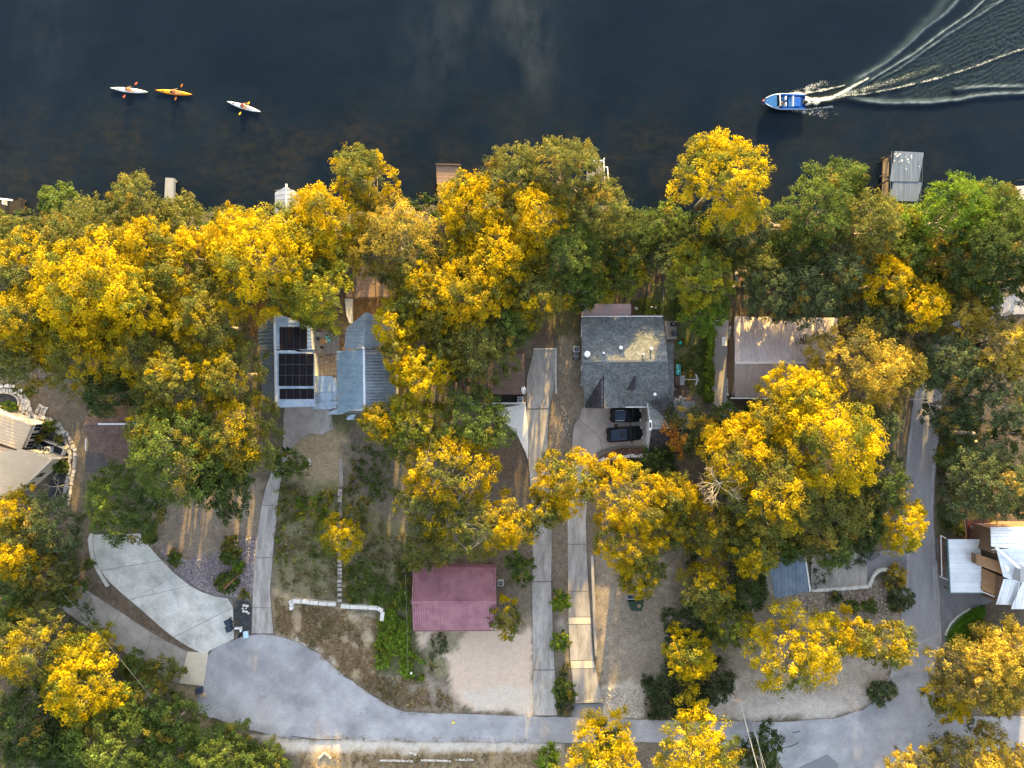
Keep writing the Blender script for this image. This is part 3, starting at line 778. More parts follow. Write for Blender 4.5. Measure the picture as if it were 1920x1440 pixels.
stone_row(pr, cw, .45, 16, .35, .4, M_WHITEWASH, jit=.08, gap=.02)
obj('pillar', MB().box(P(1681, 1074, .4), (.7, .8, .9), .4), M_STONE, pr)
stone_row(pr, [(1663, 1094), (1662, 1113)], .35, 3, .3, .35, M_WHITEWASH, jit=.08, gap=.02)
pr = thing('curb', 'pale concrete kerb along the bright green grass clump by the road', 'curb', P(1790, 1160))
obj('kerbstone', MB().tube([P(a, b, .06) for a, b in [(1773, 1191), (1777, 1180), (1784, 1168), (1795, 1157), (1808, 1148), (1819, 1141)]], .14, 6), M_WHITEWASH, pr)
obj('kerbstone', MB().tube([P(a, b, .05) for a, b in [(1764, 1205), (1762, 1160), (1760, 1120), (1757, 1090), (1756, 1060)]], .1, 5), M_CONC, pr)
pr = thing('stone_steps', 'curved pale stone steps with reddish treads under dark green trees', 'steps', P(1382, 530))
stone_row(pr, [(1378, 508), (1381, 518), (1382, 530), (1376, 537), (1366, 541)], .4, 8, .35, .5, M_STONE, jit=.3)
stone_row(pr, [(1394, 522), (1396, 530), (1393, 538)], .4, 3, .35, .5, M_STONE, jit=.3)
M_TERRA = pmat('red_flag', (.22, .11, .07), (.30, .17, .11), 2, .9, objvar=.15)
stone_row(pr, [(1387, 506), (1388, 516), (1389, 526), (1386, 538)], .6, 5, .12, .25, M_TERRA, part='tread', jit=.15)
pr = thing('terrace_wall', 'pinkish stone terrace wall near the water between green trees', 'wall', P(1450, 424))
stone_row(pr, [(1412, 428), (1416, 422), (1430, 421), (1450, 425), (1472, 426), (1495, 426)], .45, 12, 1.0, 1.1, pmat('pink_stone', (.34, .25, .20), (.46, .36, .29), 2.2, .9, objvar=.2), jit=.15)
stone_row(pr, [(1422, 432), (1445, 437), (1475, 436), (1490, 434)], .7, 9, .5, .6, pmat('tan_stone', (.28, .21, .16), (.40, .32, .25), 2.2, .9, objvar=.25), jit=.25)
pr = thing('riverside_steps', 'terracotta garden steps beside a pink terrace wall near the water', 'steps', P(1424, 412))
for k in range(5):
    obj('step', MB().box(P(1426 + k, 419 - k * 5, .4 - k * .18), (1.0, .36, .5), .1), M_TERRA, pr)

# scattered small rocks by the grey house
rh = thing('rock_pile', 'loose heap of pale rocks at the garage corner of the grey house', 'rocks', P(1274, 751))
LAWN_ROCKS = {9: 'pale rock on the lawn north-east of the pergola, the western of two', 10: 'pale rock on the lawn north-east of the pergola, the eastern of two', 11: 'largest pale boulder beside the pergola end post', 12: 'small pale rock at the back wall of the grey house', 13: 'small pale rock at the lean-to of the grey house'}
for i, (a, b, s) in enumerate([(1267, 748, .4), (1272, 750, .35), (1276, 746, .5), (1279, 751, .3), (1283, 747, .35), (1270, 754, .4), (1281, 754, .3), (1265, 752, .3), (1275, 756, .3), (1222, 576, .35), (1230, 577, .3), (1193, 578, .5), (1228, 590, .25), (1266, 730, .25)]):
    rk = MB(); rk.sphere(P(a, b, .08), s * .6, 7, 4, (1, .8, .6))
    rk.v = [(v[0] + (random.random() - .5) * .12, v[1] + (random.random() - .5) * .12, v[2]) for v in rk.v]
    if i < 9: obj('rock', rk, M_STONE, rh)
    else: tag(obj('rock', rk, M_STONE), LAWN_ROCKS[i], 'rock', 'rocks dotted over the back lawn')

# violet river gravel: every pebble a small faceted stone, nobody could count them
def pebbles(name, poly, n, smin, smax, cols):
    pts = scatter(poly, n)
    V = []; Cc = []
    for (a, b) in pts:
        c = P(a, b, 0.0); s = smin + (smax - smin) * random.random(); t = random.random() * 6.28
        r = [Vector((math.cos(t + k * 1.571) * s * (.7 + .5 * random.random()), math.sin(t + k * 1.571) * s * (.7 + .5 * random.random()), -.06)) + c for k in range(4)]
        top = c + Vector((0, 0, s * .8))
        col = np.array(cols[random.randrange(len(cols))]) * (.7 + .6 * random.random())
        for k in range(4): V += [r[k], r[(k + 1) % 4], top]; Cc.append(col)
    o = soup(name, np.array([tuple(v) for v in V]), 3, np.array(Cc), M_PEBBLE, kind='stuff')
    return o
M_PEBBLE = leaf_material('pebble', 0.0)
pebbles('violet_gravel', [(300, 1030), (345, 1050), (400, 1050), (440, 1012), (480, 1008), (474, 1115), (440, 1120), (382, 1110), (335, 1075)], 5200, .06, .16, [(.30, .26, .29), (.36, .32, .33), (.22, .19, .23), (.42, .38, .36)])
pebbles('court_gravel', [(601, 668), (632, 668), (632, 703), (602, 703)], 1100, .07, .16, [(.44, .40, .36), (.54, .49, .45), (.32, .28, .25)])
pebbles('slope_gravel', [(1470, 1112), (1690, 1095), (1695, 1150), (1560, 1190), (1490, 1140)], 1500, .06, .2, [(.34, .28, .24), (.46, .40, .35), (.25, .19, .16)])
pebbles('verge_gravel', [(1130, 1290), (1200, 1290), (1210, 1346), (1135, 1346)], 500, .05, .16, [(.5, .46, .41), (.36, .33, .3)])
pebbles('bed_mulch', [(1126, 846), (1150, 842), (1212, 838), (1214, 852), (1130, 858)], 900, .05, .1, [(.24, .14, .10), (.34, .24, .18), (.16, .1, .07)])
# ------------------------------------------------------------------ roofs and walls
def plane_frame(p3):
    """(origin, horizontal eave direction, up-slope direction, normal) of a roof polygon"""
    c = sum(p3, Vector()) / len(p3)
    n = Vector()
    for i in range(len(p3)):
        a, b = p3[i], p3[(i + 1) % len(p3)]
        n += (a - c).cross(b - c)
    n.normalize()
    if n.z < 0: n = -n
    u = n.cross(Vector((0, 0, 1)))
    u = Vector((1, 0, 0)) if u.length < .02 else u.normalized()
    v = n.cross(u)
    if v.z < 0: u, v = -u, -v
    return c, u, v, n
def chord(q, x):
    ys = []
    for i in range(len(q)):
        (x0, y0), (x1, y1) = q[i], q[(i + 1) % len(q)]
        if (x0 - x) * (x1 - x) <= 0 and x0 != x1: ys.append(y0 + (y1 - y0) * (x - x0) / (x1 - x0))
    return (min(ys), max(ys)) if len(ys) >= 2 else None

def roof_panels(parent, pix, width, mat, thick=.05, ribs=1, rib=(.05, .05), name='roof_panel', run=None, gap=.022):
    """sheet-metal panels running up the slope of one roof polygon [(px, py, z)...]; each panel its own piece with raised ribs"""
    p3 = [P(*q) for q in pix]
    c, u, v, n = plane_frame(p3)
    if run is not None:
        v = (Vector(run) - n * Vector(run).dot(n)).normalized(); u = v.cross(n)
    q = [((p - c).dot(u), (p - c).dot(v)) for p in p3]
    lo, hi = min(a for a, b in q), max(a for a, b in q)
    k = max(1, round((hi - lo) / width)); w = (hi - lo) / k
    for i in range(k):
        a, b = lo + i * w + gap * .5, lo + (i + 1) * w - gap * .5
        ca, cb = chord(q, a + 1e-4), chord(q, b - 1e-4)
        if not ca or not cb: continue
        mb = MB()
        top = [c + u * a + v * ca[0], c + u * b + v * cb[0], c + u * b + v * cb[1], c + u * a + v * ca[1]]
        dz = n * (RNG.random() * .012)
        top = [t + dz for t in top]
        mb.add([t - n * thick for t in top] + top, [(3, 2, 1, 0), (4, 5, 6, 7), (0, 1, 5, 4), (1, 2, 6, 5), (2, 3, 7, 6), (3, 0, 4, 7)])
        for r in range(ribs):
            x = a + (b - a) * (r + .5) / ribs
            cc = chord(q, x)
            if cc: mb.bar(c + u * x + v * (cc[0] + .01) + n * (rib[1] * .4) + dz, c + u * x + v * (cc[1] - .01) + n * (rib[1] * .4) + dz, rib[0], rib[1])
        obj(name, mb, mat, parent)

def roof_shingles(parent, pix, mat, course=.16, tab=.24, name='shingles', base=None):
    """courses of overlapping shingle tabs on one convex roof polygon, joined (each far below 10 pixels)"""
    p3 = [P(*q) for q in pix]
    c, u, v, n = plane_frame(p3)
    q = [((p - c).dot(v), (p - c).dot(u)) for p in p3]
    lo, hi = min(a for a, b in q), max(a for a, b in q)
    k = max(1, int((hi - lo) / course))
    mb = MB()
    mb.add([p - n * .12 for p in p3] + [p - n * .02 for p in p3], [tuple(range(len(p3)))[::-1], tuple(range(len(p3), 2 * len(p3)))] + [(i, (i + 1) % len(p3), len(p3) + (i + 1) % len(p3), len(p3) + i) for i in range(len(p3))])
    V = []; Cc = []
    for i in range(k):
        y0 = lo + (hi - lo) * i / k; y1 = lo + (hi - lo) * (i + 1) / k
        ch = chord(q, (y0 + y1) / 2)
        if not ch: continue
        x = ch[0] - random.random() * tab * .0
        while x < ch[1] - .02:
            xe = min(ch[1], x + tab * (.6 + .8 * random.random()))
            t = .02 + .022 * random.random()
            A, B = c + u * x + v * y0, c + u * xe + v * y0
            D, E = c + u * xe + v * y1, c + u * x + v * y1
            mb.add([A + n * t, B + n * t, D + n * .004, E + n * .004, A - n * .01, B - n * .01], [(0, 1, 2, 3), (4, 5, 1, 0)])
            x = xe
    return obj(name, mb, mat, parent, kind='stuff')

def shingle_mat(name, c1, c2, c3, mossy=0.0):
    m, nt, bs = _nodes(name)
    N, L = nt.nodes.new, nt.links.new
    geo = N('ShaderNodeNewGeometry')
    rp = N('ShaderNodeValToRGB'); rp.color_ramp.interpolation = 'LINEAR'
    rp.color_ramp.elements[0].color = (*c1, 1); rp.color_ramp.elements[1].color = (*c3, 1)
    e = rp.color_ramp.elements.new(.5); e.color = (*c2, 1)
    L(geo.outputs['Random Per Island'], rp.inputs[0])
    nz = N('ShaderNodeTexNoise'); nz.inputs['Scale'].default_value = .7; nz.inputs['Detail'].default_value = 6
    L(geo.outputs['Position'], nz.inputs['Vector'])
    mr = N('ShaderNodeMapRange'); mr.inputs[1].default_value = .3; mr.inputs[2].default_value = .7; mr.inputs[3].default_value = .78 - mossy; mr.inputs[4].default_value = 1.15
    L(nz.outputs[0], mr.inputs[0])
    sc = N('ShaderNodeVectorMath'); sc.operation = 'SCALE'; L(rp.outputs[0], sc.inputs[0]); L(mr.outputs[0], sc.inputs['Scale'])
    L(sc.outputs[0], bs.inputs['Base Color']); bs.inputs['Roughness'].default_value = .95; bs.inputs['Specular IOR Level'].default_value = .1
    return m

def body(parent, polys, mat, inset=.35, drop=.16, name='wall', z0=-.2):
    """walls under roof polygons, set back under the eaves and reaching to the ground"""
    allp = [P(*q) for pl in polys for q in pl]
    cx = sum(p.x for p in allp) / len(allp); cy = sum(p.y for p in allp) / len(allp)
    hx = max(abs(p.x - cx) for p in allp); hy = max(abs(p.y - cy) for p in allp)
    mb = MB()
    for i, pl in enumerate(polys):
        p3 = [P(*q) for q in pl]
        pp = [(cx + (p.x - cx) * (1 - inset / hx), cy + (p.y - cy) * (1 - inset / hy)) for p in p3]
        mb.prism(pp, z0 - .003 * i, [p.z - drop for p in p3])
    return obj(name, mb, mat, parent)

def cap(parent, a, b, w, mat, name='ridge_cap', dz=.06):
    return obj(name, MB().bar(P(*a) + Vector((0, 0, dz)), P(*b) + Vector((0, 0, dz)), w, .05), mat, parent)

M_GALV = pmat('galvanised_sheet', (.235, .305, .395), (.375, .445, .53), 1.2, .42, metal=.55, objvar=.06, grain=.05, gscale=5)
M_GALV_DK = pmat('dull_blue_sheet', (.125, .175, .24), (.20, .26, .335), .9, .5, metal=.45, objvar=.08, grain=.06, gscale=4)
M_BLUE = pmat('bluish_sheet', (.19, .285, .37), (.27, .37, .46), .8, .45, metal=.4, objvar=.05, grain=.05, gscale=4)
M_SILVER = pmat('silver_sheet', (.60, .63, .67), (.72, .75, .78), .8, .35, metal=.45, objvar=.05)
M_TANROOF = pmat('mauve_tan_sheet', (.33, .285, .275), (.40, .345, .335), .8, .5, metal=.25, objvar=.05)
M_CREAM = pmat('cream_sheet', (.54, .41, .27), (.62, .48, .33), .8, .45, metal=.15, objvar=.04)
M_MAROON = pmat('maroon_sheet', (.21, .085, .11), (.33, .155, .18), .7, .42, metal=.15, objvar=.06, grain=.05, gscale=4)
M_MAROON2 = pmat('maroon_rib', (.15, .06, .075), rough=.5)
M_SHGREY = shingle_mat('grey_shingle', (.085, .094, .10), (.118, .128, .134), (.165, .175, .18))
M_SHSHADE = shingle_mat('shaded_mossy_shingle', (.028, .027, .031), (.045, .042, .047), (.07, .066, .07), .15)  # shade of the darker roof faces put into the shingle colour, plus moss blotches
M_SHBROWN = shingle_mat('brown_shingle', (.135, .09, .073), (.165, .112, .092), (.20, .14, .12))
M_WALL_GREY = pmat('grey_siding', (.30, .31, .32), (.36, .37, .38), 2, .8)
M_WALL_CREAM = pmat('cream_stucco', (.50, .43, .34), (.58, .50, .40), 1.5, .85)
M_WALL_BROWN = pmat('brown_boards', (.12, .07, .045), (.18, .11, .07), 2, .8, stretch=(6, 6, .5))
M_WALL_WHITE = pmat('white_boards', (.55, .55, .54), (.66, .66, .65), 2, .8)
M_TRIM = pmat('white_trim', (.66, .67, .68), (.74, .75, .76), 3, .6)
M_GLASS = pmat('dark_window_glass', (.008, .011, .014), rough=.05, spec=.3)
M_DECK = pmat('grey_decking', (.17, .17, .185), (.25, .25, .265), 2.5, .85, stretch=(4, .4, 1), objvar=.14)
M_DECKBR = pmat('brown_decking', (.17, .115, .085), (.25, .175, .13), 2.5, .85, stretch=(.4, 4, 1), objvar=.14)
M_REDDECK = pmat('redwood', (.085, .036, .032), (.13, .058, .05), 2.5, .8, objvar=.15)
M_DARKWOOD = pmat('dark_timber', (.05, .035, .028), (.085, .06, .05), 3, .85)
M_BLACK = pmat('black_plastic', (.012, .014, .018), rough=.45)
M_ACGREY = pmat('condenser_casing', (.42, .43, .44), rough=.5, metal=.2)
M_PV = pmat('solar_glass', (.006, .005, .008), (.010, .008, .011), .5, .12, spec=.10)
M_PVF = pmat('solar_frame', (.02, .02, .024), (.05, .05, .055), 3, .4, metal=.6)

def planks(parent, poly, along, width, mat, z, th=.05, name='plank', gap=.02):
    """boards over a convex photo polygon, running along a direction"""
    p3 = [P(a, b, z) for a, b in poly]
    c = sum(p3, Vector()) / len(p3)
    v = Vector((*along, 0)).normalized(); u = Vector((v.y, -v.x, 0))
    q = [((p - c).dot(u), (p - c).dot(v)) for p in p3]
    lo, hi = min(a for a, b in q), max(a for a, b in q)
    k = max(1, round((hi - lo) / width)); w = (hi - lo) / k
    for i in range(k):
        a, b = lo + i * w + gap / 2, lo + (i + 1) * w - gap / 2
        ca, cb = chord(q, a + 1e-4), chord(q, b - 1e-4)
        if not ca or not cb: continue
        t = [c + u * a + v * ca[0], c + u * b + v * cb[0], c + u * b + v * cb[1], c + u * a + v * ca[1]]
        obj(name, MB().prism([tuple(x.to_2d()) for x in t], z - th, z + RNG.random() * .012), mat, parent)

def center(polys):
    a = [P(*q) for pl in polys for q in pl]; c = sum(a, Vector()) / len(a); c.z = 0
    return c

# ---- grey shingled house with the two black cars
F_N = [(1090, 594, 3.0), (1243, 594, 3.0), (1252, 677, 6.0), (1092, 677, 6.0)]
F_NE = [(1243, 594, 3.0), (1250, 640, 3.0), (1252, 677, 6.0)]
F_S1 = [(1092, 677, 6.0), (1252, 677, 6.0), (1256, 762, 2.8), (1097, 762, 2.8)]
F_S0 = [(1088, 723, 4.2), (1092, 677, 6.0), (1098, 677, 6.0), (1098, 723, 4.2)]
F_X = [(1097, 765, 3.0), (1097, 729, 3.0), (1133, 697, 5.15), (1133, 766, 5.15)]
F_XE = [(1133, 697, 5.15), (1133, 766, 5.15), (1172, 764, 3.0)]
F_E = [(1246, 643, 2.85), (1262, 643, 2.7), (1263, 757, 2.7), (1250, 757, 2.85)]
gh = thing('shingled_house', 'grey shingled gable house with two black cars parked at its garage', 'house', center([F_N, F_S1]))
for pl, mt in ((F_N, M_SHGREY), (F_NE, M_SHGREY), (F_S1, M_SHGREY), (F_S0, M_SHGREY), (F_X, M_SHSHADE), (F_XE, M_SHGREY), (F_E, M_SHGREY)):
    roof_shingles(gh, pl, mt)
body(gh, [F_N, F_S1], M_WALL_GREY)
body(gh, [F_X], M_WALL_GREY, inset=.2, name='porch_wall')
body(gh, [F_E], M_WALL_GREY, inset=.2, name='lean_to_wall')
cap(gh, (1092, 677, 6.0), (1252, 677, 6.0), .22, M_SHGREY)
obj('gutter', MB().bar(P(1090, 593, 2.95), P(1243, 593, 2.95), .12), M_TRIM, gh)
obj('gutter', MB().bar(P(1096, 764, 2.72), P(1213, 763, 2.72), .12), M_TRIM, gh)
for py in (612, 624, 690):
    wd = obj('window', MB().box(P(1089.2, py, 1.7), (.1, 1.0 if py < 680 else .6, 1.3)), M_TRIM, gh)
    obj('pane', MB().box(P(1088.8, py, 1.7) - Vector((.03, 0, 0)), (.06, .8 if py < 680 else .45, 1.1)), M_GLASS, wd)
dm = obj('dormer', MB().prism([tuple(P(a, b, 4.6).to_2d()) for a, b in ((1176, 731), (1176, 728), (1190, 704), (1190, 732))], [3.6, 3.6, 4.4, 3.6], [4.05, 4.05, 5.15, 4.9]), M_SHSHADE, gh)
obj('roof_dish', MB().sphere(P(1101, 664, 6.0), .42, 12, 6, (1, 1, .45)).cyl(P(1101, 669, 5.4), .12, .6, 8), M_TRIM, gh, smooth=True)
for a, b, r, h in ((1163, 652, .24, .5), (1131, 662, .14, .45), (1204, 664, .12, .9), (1219, 654, .18, 1.0), (1227, 739, .2, .3)):
    z = 3 + 3 * (b - 594) / 83 if b < 677 else 3.9
    obj('roof_vent', MB().cyl(P(a, b, z - .15), r * .6, h, 10).cyl(P(a, b, z - .15) + Vector((0, 0, h)), r, .14, 10), M_TRIM, gh)
G_N = [(1213, 754, 2.9), (1303, 755, 2.9), (1303, 805, 4.9), (1221, 805, 4.9)]
G_S = [(1221, 805, 4.9), (1303, 805, 4.9), (1301, 850, 2.9), (1215, 850, 2.9)]
G_T = [(1217, 752, 3.15), (1264, 752, 5.0), (1265, 800, 5.0)]
G_U = [(1264, 752, 5.0), (1303, 752, 3.15), (1265, 800, 5.0)]
gw = thing('garage_wing', 'hip-roofed garage wing between the parked cars and an orange-tinged tree', 'garage', center([G_N, G_S]))
for pl, mt in ((G_N, M_SHGREY), (G_S, M_SHSHADE), (G_T, M_SHSHADE), (G_U, M_SHGREY)): roof_shingles(gw, pl, mt)
body(gw, [G_N, G_S], M_WALL_GREY)
obj('eave_trim', MB().bar(P(1213, 754, 2.85), P(1221, 805, 4.85), .14).bar(P(1221, 805, 4.85), P(1215, 850, 2.85), .1), M_WALL_GREY, gw)
gd = obj('garage_door', MB().box(P(1214.5, 812, 1.2), (.08, 3.0, 2.2)), M_WALL_WHITE, gw)
gv = obj('gable_vent', MB().box(P(1219.5, 797, 4.7), (.35, 1.3, .35)), M_TRIM, gw)
obj('louvre', MB().box(P(1219.5, 797, 4.9), (.2, .7, .06)), M_BLACK, gv)

pg = thing('pergola', 'reddish slatted pergola over the deck behind the grey house', 'pergola', P(1137, 582))
planks(pg, [(1085, 570), (1188, 570), (1188, 597), (1085, 597)], (1, 0), .3, M_REDDECK, .35, name='deck_board')
for k in range(10):
    py = 570.5 + k * 2.15
    obj('slat', MB().bar(P(1090, py, 2.6), P(1183, py, 2.6), .085, .12), pmat('pergola_slat', (.38, .30, .31), (.48, .39, .40), 3, .75) if k == 0 else bpy.data.materials['pergola_slat'], pg)
for px in (1091, 1118, 1150, 1181):
    obj('rafter', MB().bar(P(px, 570, 2.47), P(px, 592, 2.47), .09, .14), M_REDDECK, pg)
    obj('post', MB().box(P(px, 571.5, 1.25), (.11, .11, 2.4)), M_REDDECK, pg)
gp = obj('grill_patio', MB().prism(W([(1246, 602), (1268, 602), (1268, 636), (1249, 636)]), -.2, .05), M_CONC_PINK); gp['kind'] = 'structure'

# ---- standing-seam cottage
K_N = [(1375, 593, 3.0), (1570, 596, 3.0), (1572, 680, 5.4), (1378, 680, 5.4)]
K_S = [(1378, 680, 5.4), (1572, 680, 5.4), (1566, 746, 3.2), (1370, 745, 3.2)]
kt = thing('cottage', 'cottage with mauve-tan standing-seam metal roof half under yellow trees', 'house', center([K_N, K_S]))
roof_panels(kt, K_N, .64, M_TANROOF, ribs=1, rib=(.06, .09)); roof_panels(kt, K_S, .64, M_TANROOF, ribs=1, rib=(.06, .09))
body(kt, [K_N, K_S], M_WALL_BROWN, inset=.5)
cap(kt, (1378, 680, 5.4), (1572, 680, 5.4), .3, pmat('ridge_tan', (.42, .38, .36), rough=.5), dz=.08)
obj('gutter', MB().bar(P(1370, 746.5, 3.12), P(1566, 747.5, 3.12), .12), M_TRIM, kt)
obj('window', MB().box(P(1379.3, 680, 3.0), (.1, 1.0, 1.0)), pmat('teal_glass', (.02, .10, .09), rough=.15), kt)
kw = thing('stone_wall', 'low pale stone wall along the seam-roofed cottage drive', 'wall', P(1367, 680))
stone_row(kw, [(1368, 612), (1367, 650), (1365, 700), (1363, 742)], .3, 16, .5, .58, M_WHITEWASH, jit=.12)
stone_row(kw, [(1366, 752), (1371, 766), (1381, 786)], .45, 6, .3, .4, M_WHITEWASH, jit=.12)
tb = thing('side_table', 'white square table on the paved drive by the cottage wall', 'table', P(1357, 640))
obj('table_top', MB().box(P(1358, 640, .72), (.65, 1.2, .05)), M_TRIM, tb, bevel=.01)
for i in (-1, 1):
    for j in (-1, 1): obj('leg', MB().box(P(1358, 640, .35) + Vector((i * .28, j * .54, 0)), (.05, .05, .7)), M_TRIM, tb)

# ---- maroon shed
S_N = [(774, 1063, 2.7), (931, 1064, 2.7), (931, 1128.5, 4.2), (772, 1129, 4.2)]
S_S = [(772, 1129, 4.2), (931, 1128.5, 4.2), (929, 1181, 2.7), (775, 1182, 2.7)]
sh = thing('metal_shed', 'maroon ribbed metal shed at the head of the sandy yard', 'shed', center([S_N, S_S]))
roof_panels(sh, S_N, .93, M_MAROON, ribs=3, rib=(.13, .12), gap=.012); roof_panels(sh, S_S, .93, M_MAROON, ribs=3, rib=(.13, .12), gap=.012)
body(sh, [S_N, S_S], M_MAROON, inset=.25)
cap(sh, (772, 1129, 4.2), (931, 1128.5, 4.2), .34, M_MAROON, dz=.09)
obj('gutter', MB().bar(P(774, 1062, 2.66), P(931, 1063, 2.66), .1).bar(P(775, 1183, 2.66), P(929, 1182, 2.66), .1), M_MAROON2, sh)

# ---- house with the solar panels: two metal gables joined by a low link
A1 = [(515, 586, 5.2), (516, 657, 5.2), (486, 657, 3.7), (484, 614, 3.7)]
A2 = [(516.5, 657, 5.4), (518, 762, 5.4), (494, 762, 3.8), (488, 657, 3.8)]
A3 = [(515, 586, 5.2), (583, 612, 3.6), (585, 657, 3.6), (516, 657, 5.2)]
A4 = [(516.5, 657, 5.4), (587, 657, 3.8), (590, 760, 3.8), (518, 762, 5.4)]
ho = thing('solar_house', 'galvanised metal gable house carrying three arrays of black solar panels', 'house', center([A2, A4]))
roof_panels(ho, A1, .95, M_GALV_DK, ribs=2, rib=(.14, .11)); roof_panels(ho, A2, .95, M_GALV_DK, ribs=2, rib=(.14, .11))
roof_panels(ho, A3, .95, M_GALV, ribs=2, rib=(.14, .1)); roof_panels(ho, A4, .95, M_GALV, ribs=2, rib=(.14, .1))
cap(ho, (515, 586, 5.2), (516, 657, 5.2), .3, M_SILVER); cap(ho, (516.5, 657, 5.4), (518, 762, 5.4), .3, M_SILVER, dz=.07)
body(ho, [A1, A3], M_WALL_WHITE, inset=.3); body(ho, [A2, A4], M_WALL_WHITE, inset=.3)
obj('fascia', MB().bar(P(518, 763, 5.3), P(591, 761, 3.7), .16).bar(P(591, 761, 3.72), P(588, 657, 3.72), .14), M_GALV, ho)
def pv(parent, x0, y0, x1, y1, nx, ny, zf):
    for i in range(nx):
        for j in range(ny):
            a, b = x0 + (x1 - x0) * i / nx + .15, x0 + (x1 - x0) * (i + 1) / nx - .15
            c, d_ = y0 + (y1 - y0) * j / ny + .15, y0 + (y1 - y0) * (j + 1) / ny - .15
            q = [P(a, d_, zf(a)), P(b, d_, zf(b)), P(b, c, zf(b)), P(a, c, zf(a))]
            n = (q[1] - q[0]).cross(q[3] - q[0]).normalized()
            f = obj('solar_panel', MB().add([p - n * .04 for p in q] + q, [(3, 2, 1, 0), (4, 5, 6, 7), (0, 1, 5, 4), (1, 2, 6, 5), (2, 3, 7, 6), (3, 0, 4, 7)]), M_PVF, parent)
            cc = sum(q, Vector()) / 4
            q2 = [cc + (p - cc) * .95 + n * .004 for p in q]
            obj('cell_glass', MB().add(q2, [(0, 1, 2, 3)]), M_PV, f)
pv(ho, 524, 613, 576, 655, 4, 1, lambda x: 5.2 - 1.6 * (x - 515.5) / 69 + .16)
pv(ho, 522.5, 663, 588, 724, 5, 3, lambda x: 5.4 - 1.6 * (x - 517) / 71 + .16)
pv(ho, 524, 728.5, 589, 748.5, 5, 1, lambda x: 5.4 - 1.6 * (x - 517) / 71 + .16)
B1 = [(631, 658, 3.6), (682, 656, 5.3), (683.5, 774, 5.3), (632.5, 776, 3.6)]
B2 = [(683, 656, 5.3), (741, 655, 3.4), (744, 770, 3.4), (684, 774, 5.3)]
B3 = [(647, 617, 3.8), (687, 585, 5.0), (683, 655, 5.0), (647, 657, 3.8)]
B4 = [(687, 585, 5.0), (735, 600, 3.4), (735, 655, 3.4), (683, 655, 5.0)]
h2 = thing('metal_roof_house', 'blue-grey corrugated gable house beside the solar house, under yellow branches', 'house', center([B1, B2]))
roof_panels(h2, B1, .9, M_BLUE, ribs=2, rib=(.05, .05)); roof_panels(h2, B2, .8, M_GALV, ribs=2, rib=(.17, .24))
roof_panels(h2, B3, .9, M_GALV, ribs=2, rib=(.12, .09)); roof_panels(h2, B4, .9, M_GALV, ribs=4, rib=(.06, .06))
cap(h2, (682.5, 656, 5.3), (684, 774, 5.3), .3, M_SILVER)
obj('flue', MB().cyl(P(682, 653, 5.2), .16, .5, 12).sphere(P(682, 653, 5.75), .2, 10, 5), M_TRIM, h2, smooth=True)
body(h2, [B1, B2], M_WALL_WHITE, inset=.3); body(h2, [B3, B4], M_WALL_WHITE, inset=.3)
lk = thing('link_roof', 'stepped flat corrugated roofs joining the two metal gable houses', 'roof', P(610, 735))
LK = ([(589, 705, 2.9), (631.5, 705, 2.9), (632, 734.5, 2.9), (590, 734.5, 2.9)], [(590, 735, 2.75), (632, 735, 2.75), (632, 751.5, 2.6), (590, 751.5, 2.6)], [(586, 752, 2.55), (632, 752, 2.55), (632, 767.5, 2.4), (586, 767.5, 2.4)],
      [(617, 768, 2.3), (649, 768, 2.3), (649, 777, 2.2), (617, 777, 2.2)], [(650, 777.5, 2.5), (667, 777.5, 2.5), (665, 787, 2.3), (650, 787, 2.3)])
for pl in LK: roof_panels(lk, pl, .75, M_GALV, ribs=3, rib=(.035, .035), run=(0, 1, 0))
body(lk, LK[:3], M_WALL_WHITE, inset=.2, name='link_wall')
for a, b in ((619, 776), (664, 786)): obj('post', MB().box(P(a, b, 1.1), (.1, .1, 2.2)), M_TRIM, lk)
dk = thing('deck', 'grey plank deck with dark rail tucked between the two metal houses', 'deck', P(610, 643))
planks(dk, [(588, 622), (636, 622), (636, 664), (588, 664)], (0, 1), .24, M_DECK, .7)
for a, b in (((587, 619), (638, 619)), ((637, 619), (637, 665)), ((588, 665), (636, 665))):
    obj('rail', MB().bar(P(*a, 1.6), P(*b, 1.6), .16, .08).bar(P(*a, 1.15), P(*b, 1.15), .06, .05), M_DARKWOOD, dk)
for a, b in ((588, 619), (612, 619), (637, 619), (637, 642), (637, 665), (588, 665)):
    obj('post', MB().box(P(a, b, .8), (.12, .12, 1.65)), M_DARKWOOD, dk)
gc = obj('gravel_court', MB().prism(W([(590, 666), (632, 666), (632, 704), (590, 704)]), -.2, -.01), M_CONC_PINK); gc['kind'] = 'structure'

# ---- brown-shingled house under the big trees
R1 = [(161, 781, 3.2), (262, 779, 3.2), (262, 796, 3.9), (158, 796, 3.9)]
R2 = [(160, 797, 3.3), (186, 797, 3.5), (196, 849, 3.2), (170, 849, 3.0)]
R3 = [(183, 796, 4.3), (300, 796, 4.3), (300, 867, 3.2), (199, 867, 3.2)]
bh = thing('brown_house', 'brown shingle-roofed house mostly hidden beneath a spreading green tree', 'house', center([R3]))
for pl in (R1, R2, R3): roof_shingles(bh, pl, M_SHBROWN)
body(bh, [R1], M_WALL_CREAM, inset=.25); body(bh, [R2], M_WALL_CREAM, inset=.25); body(bh, [R3], M_WALL_CREAM, inset=.25)
obj('gutter', MB().bar(P(184, 795, 4.36), P(300, 795, 4.36), .22, .1), M_TRIM, bh)
obj('downpipe', MB().bar(P(161.5, 822, 3.0), P(161, 845, 3.0), .12), M_TRIM, bh)
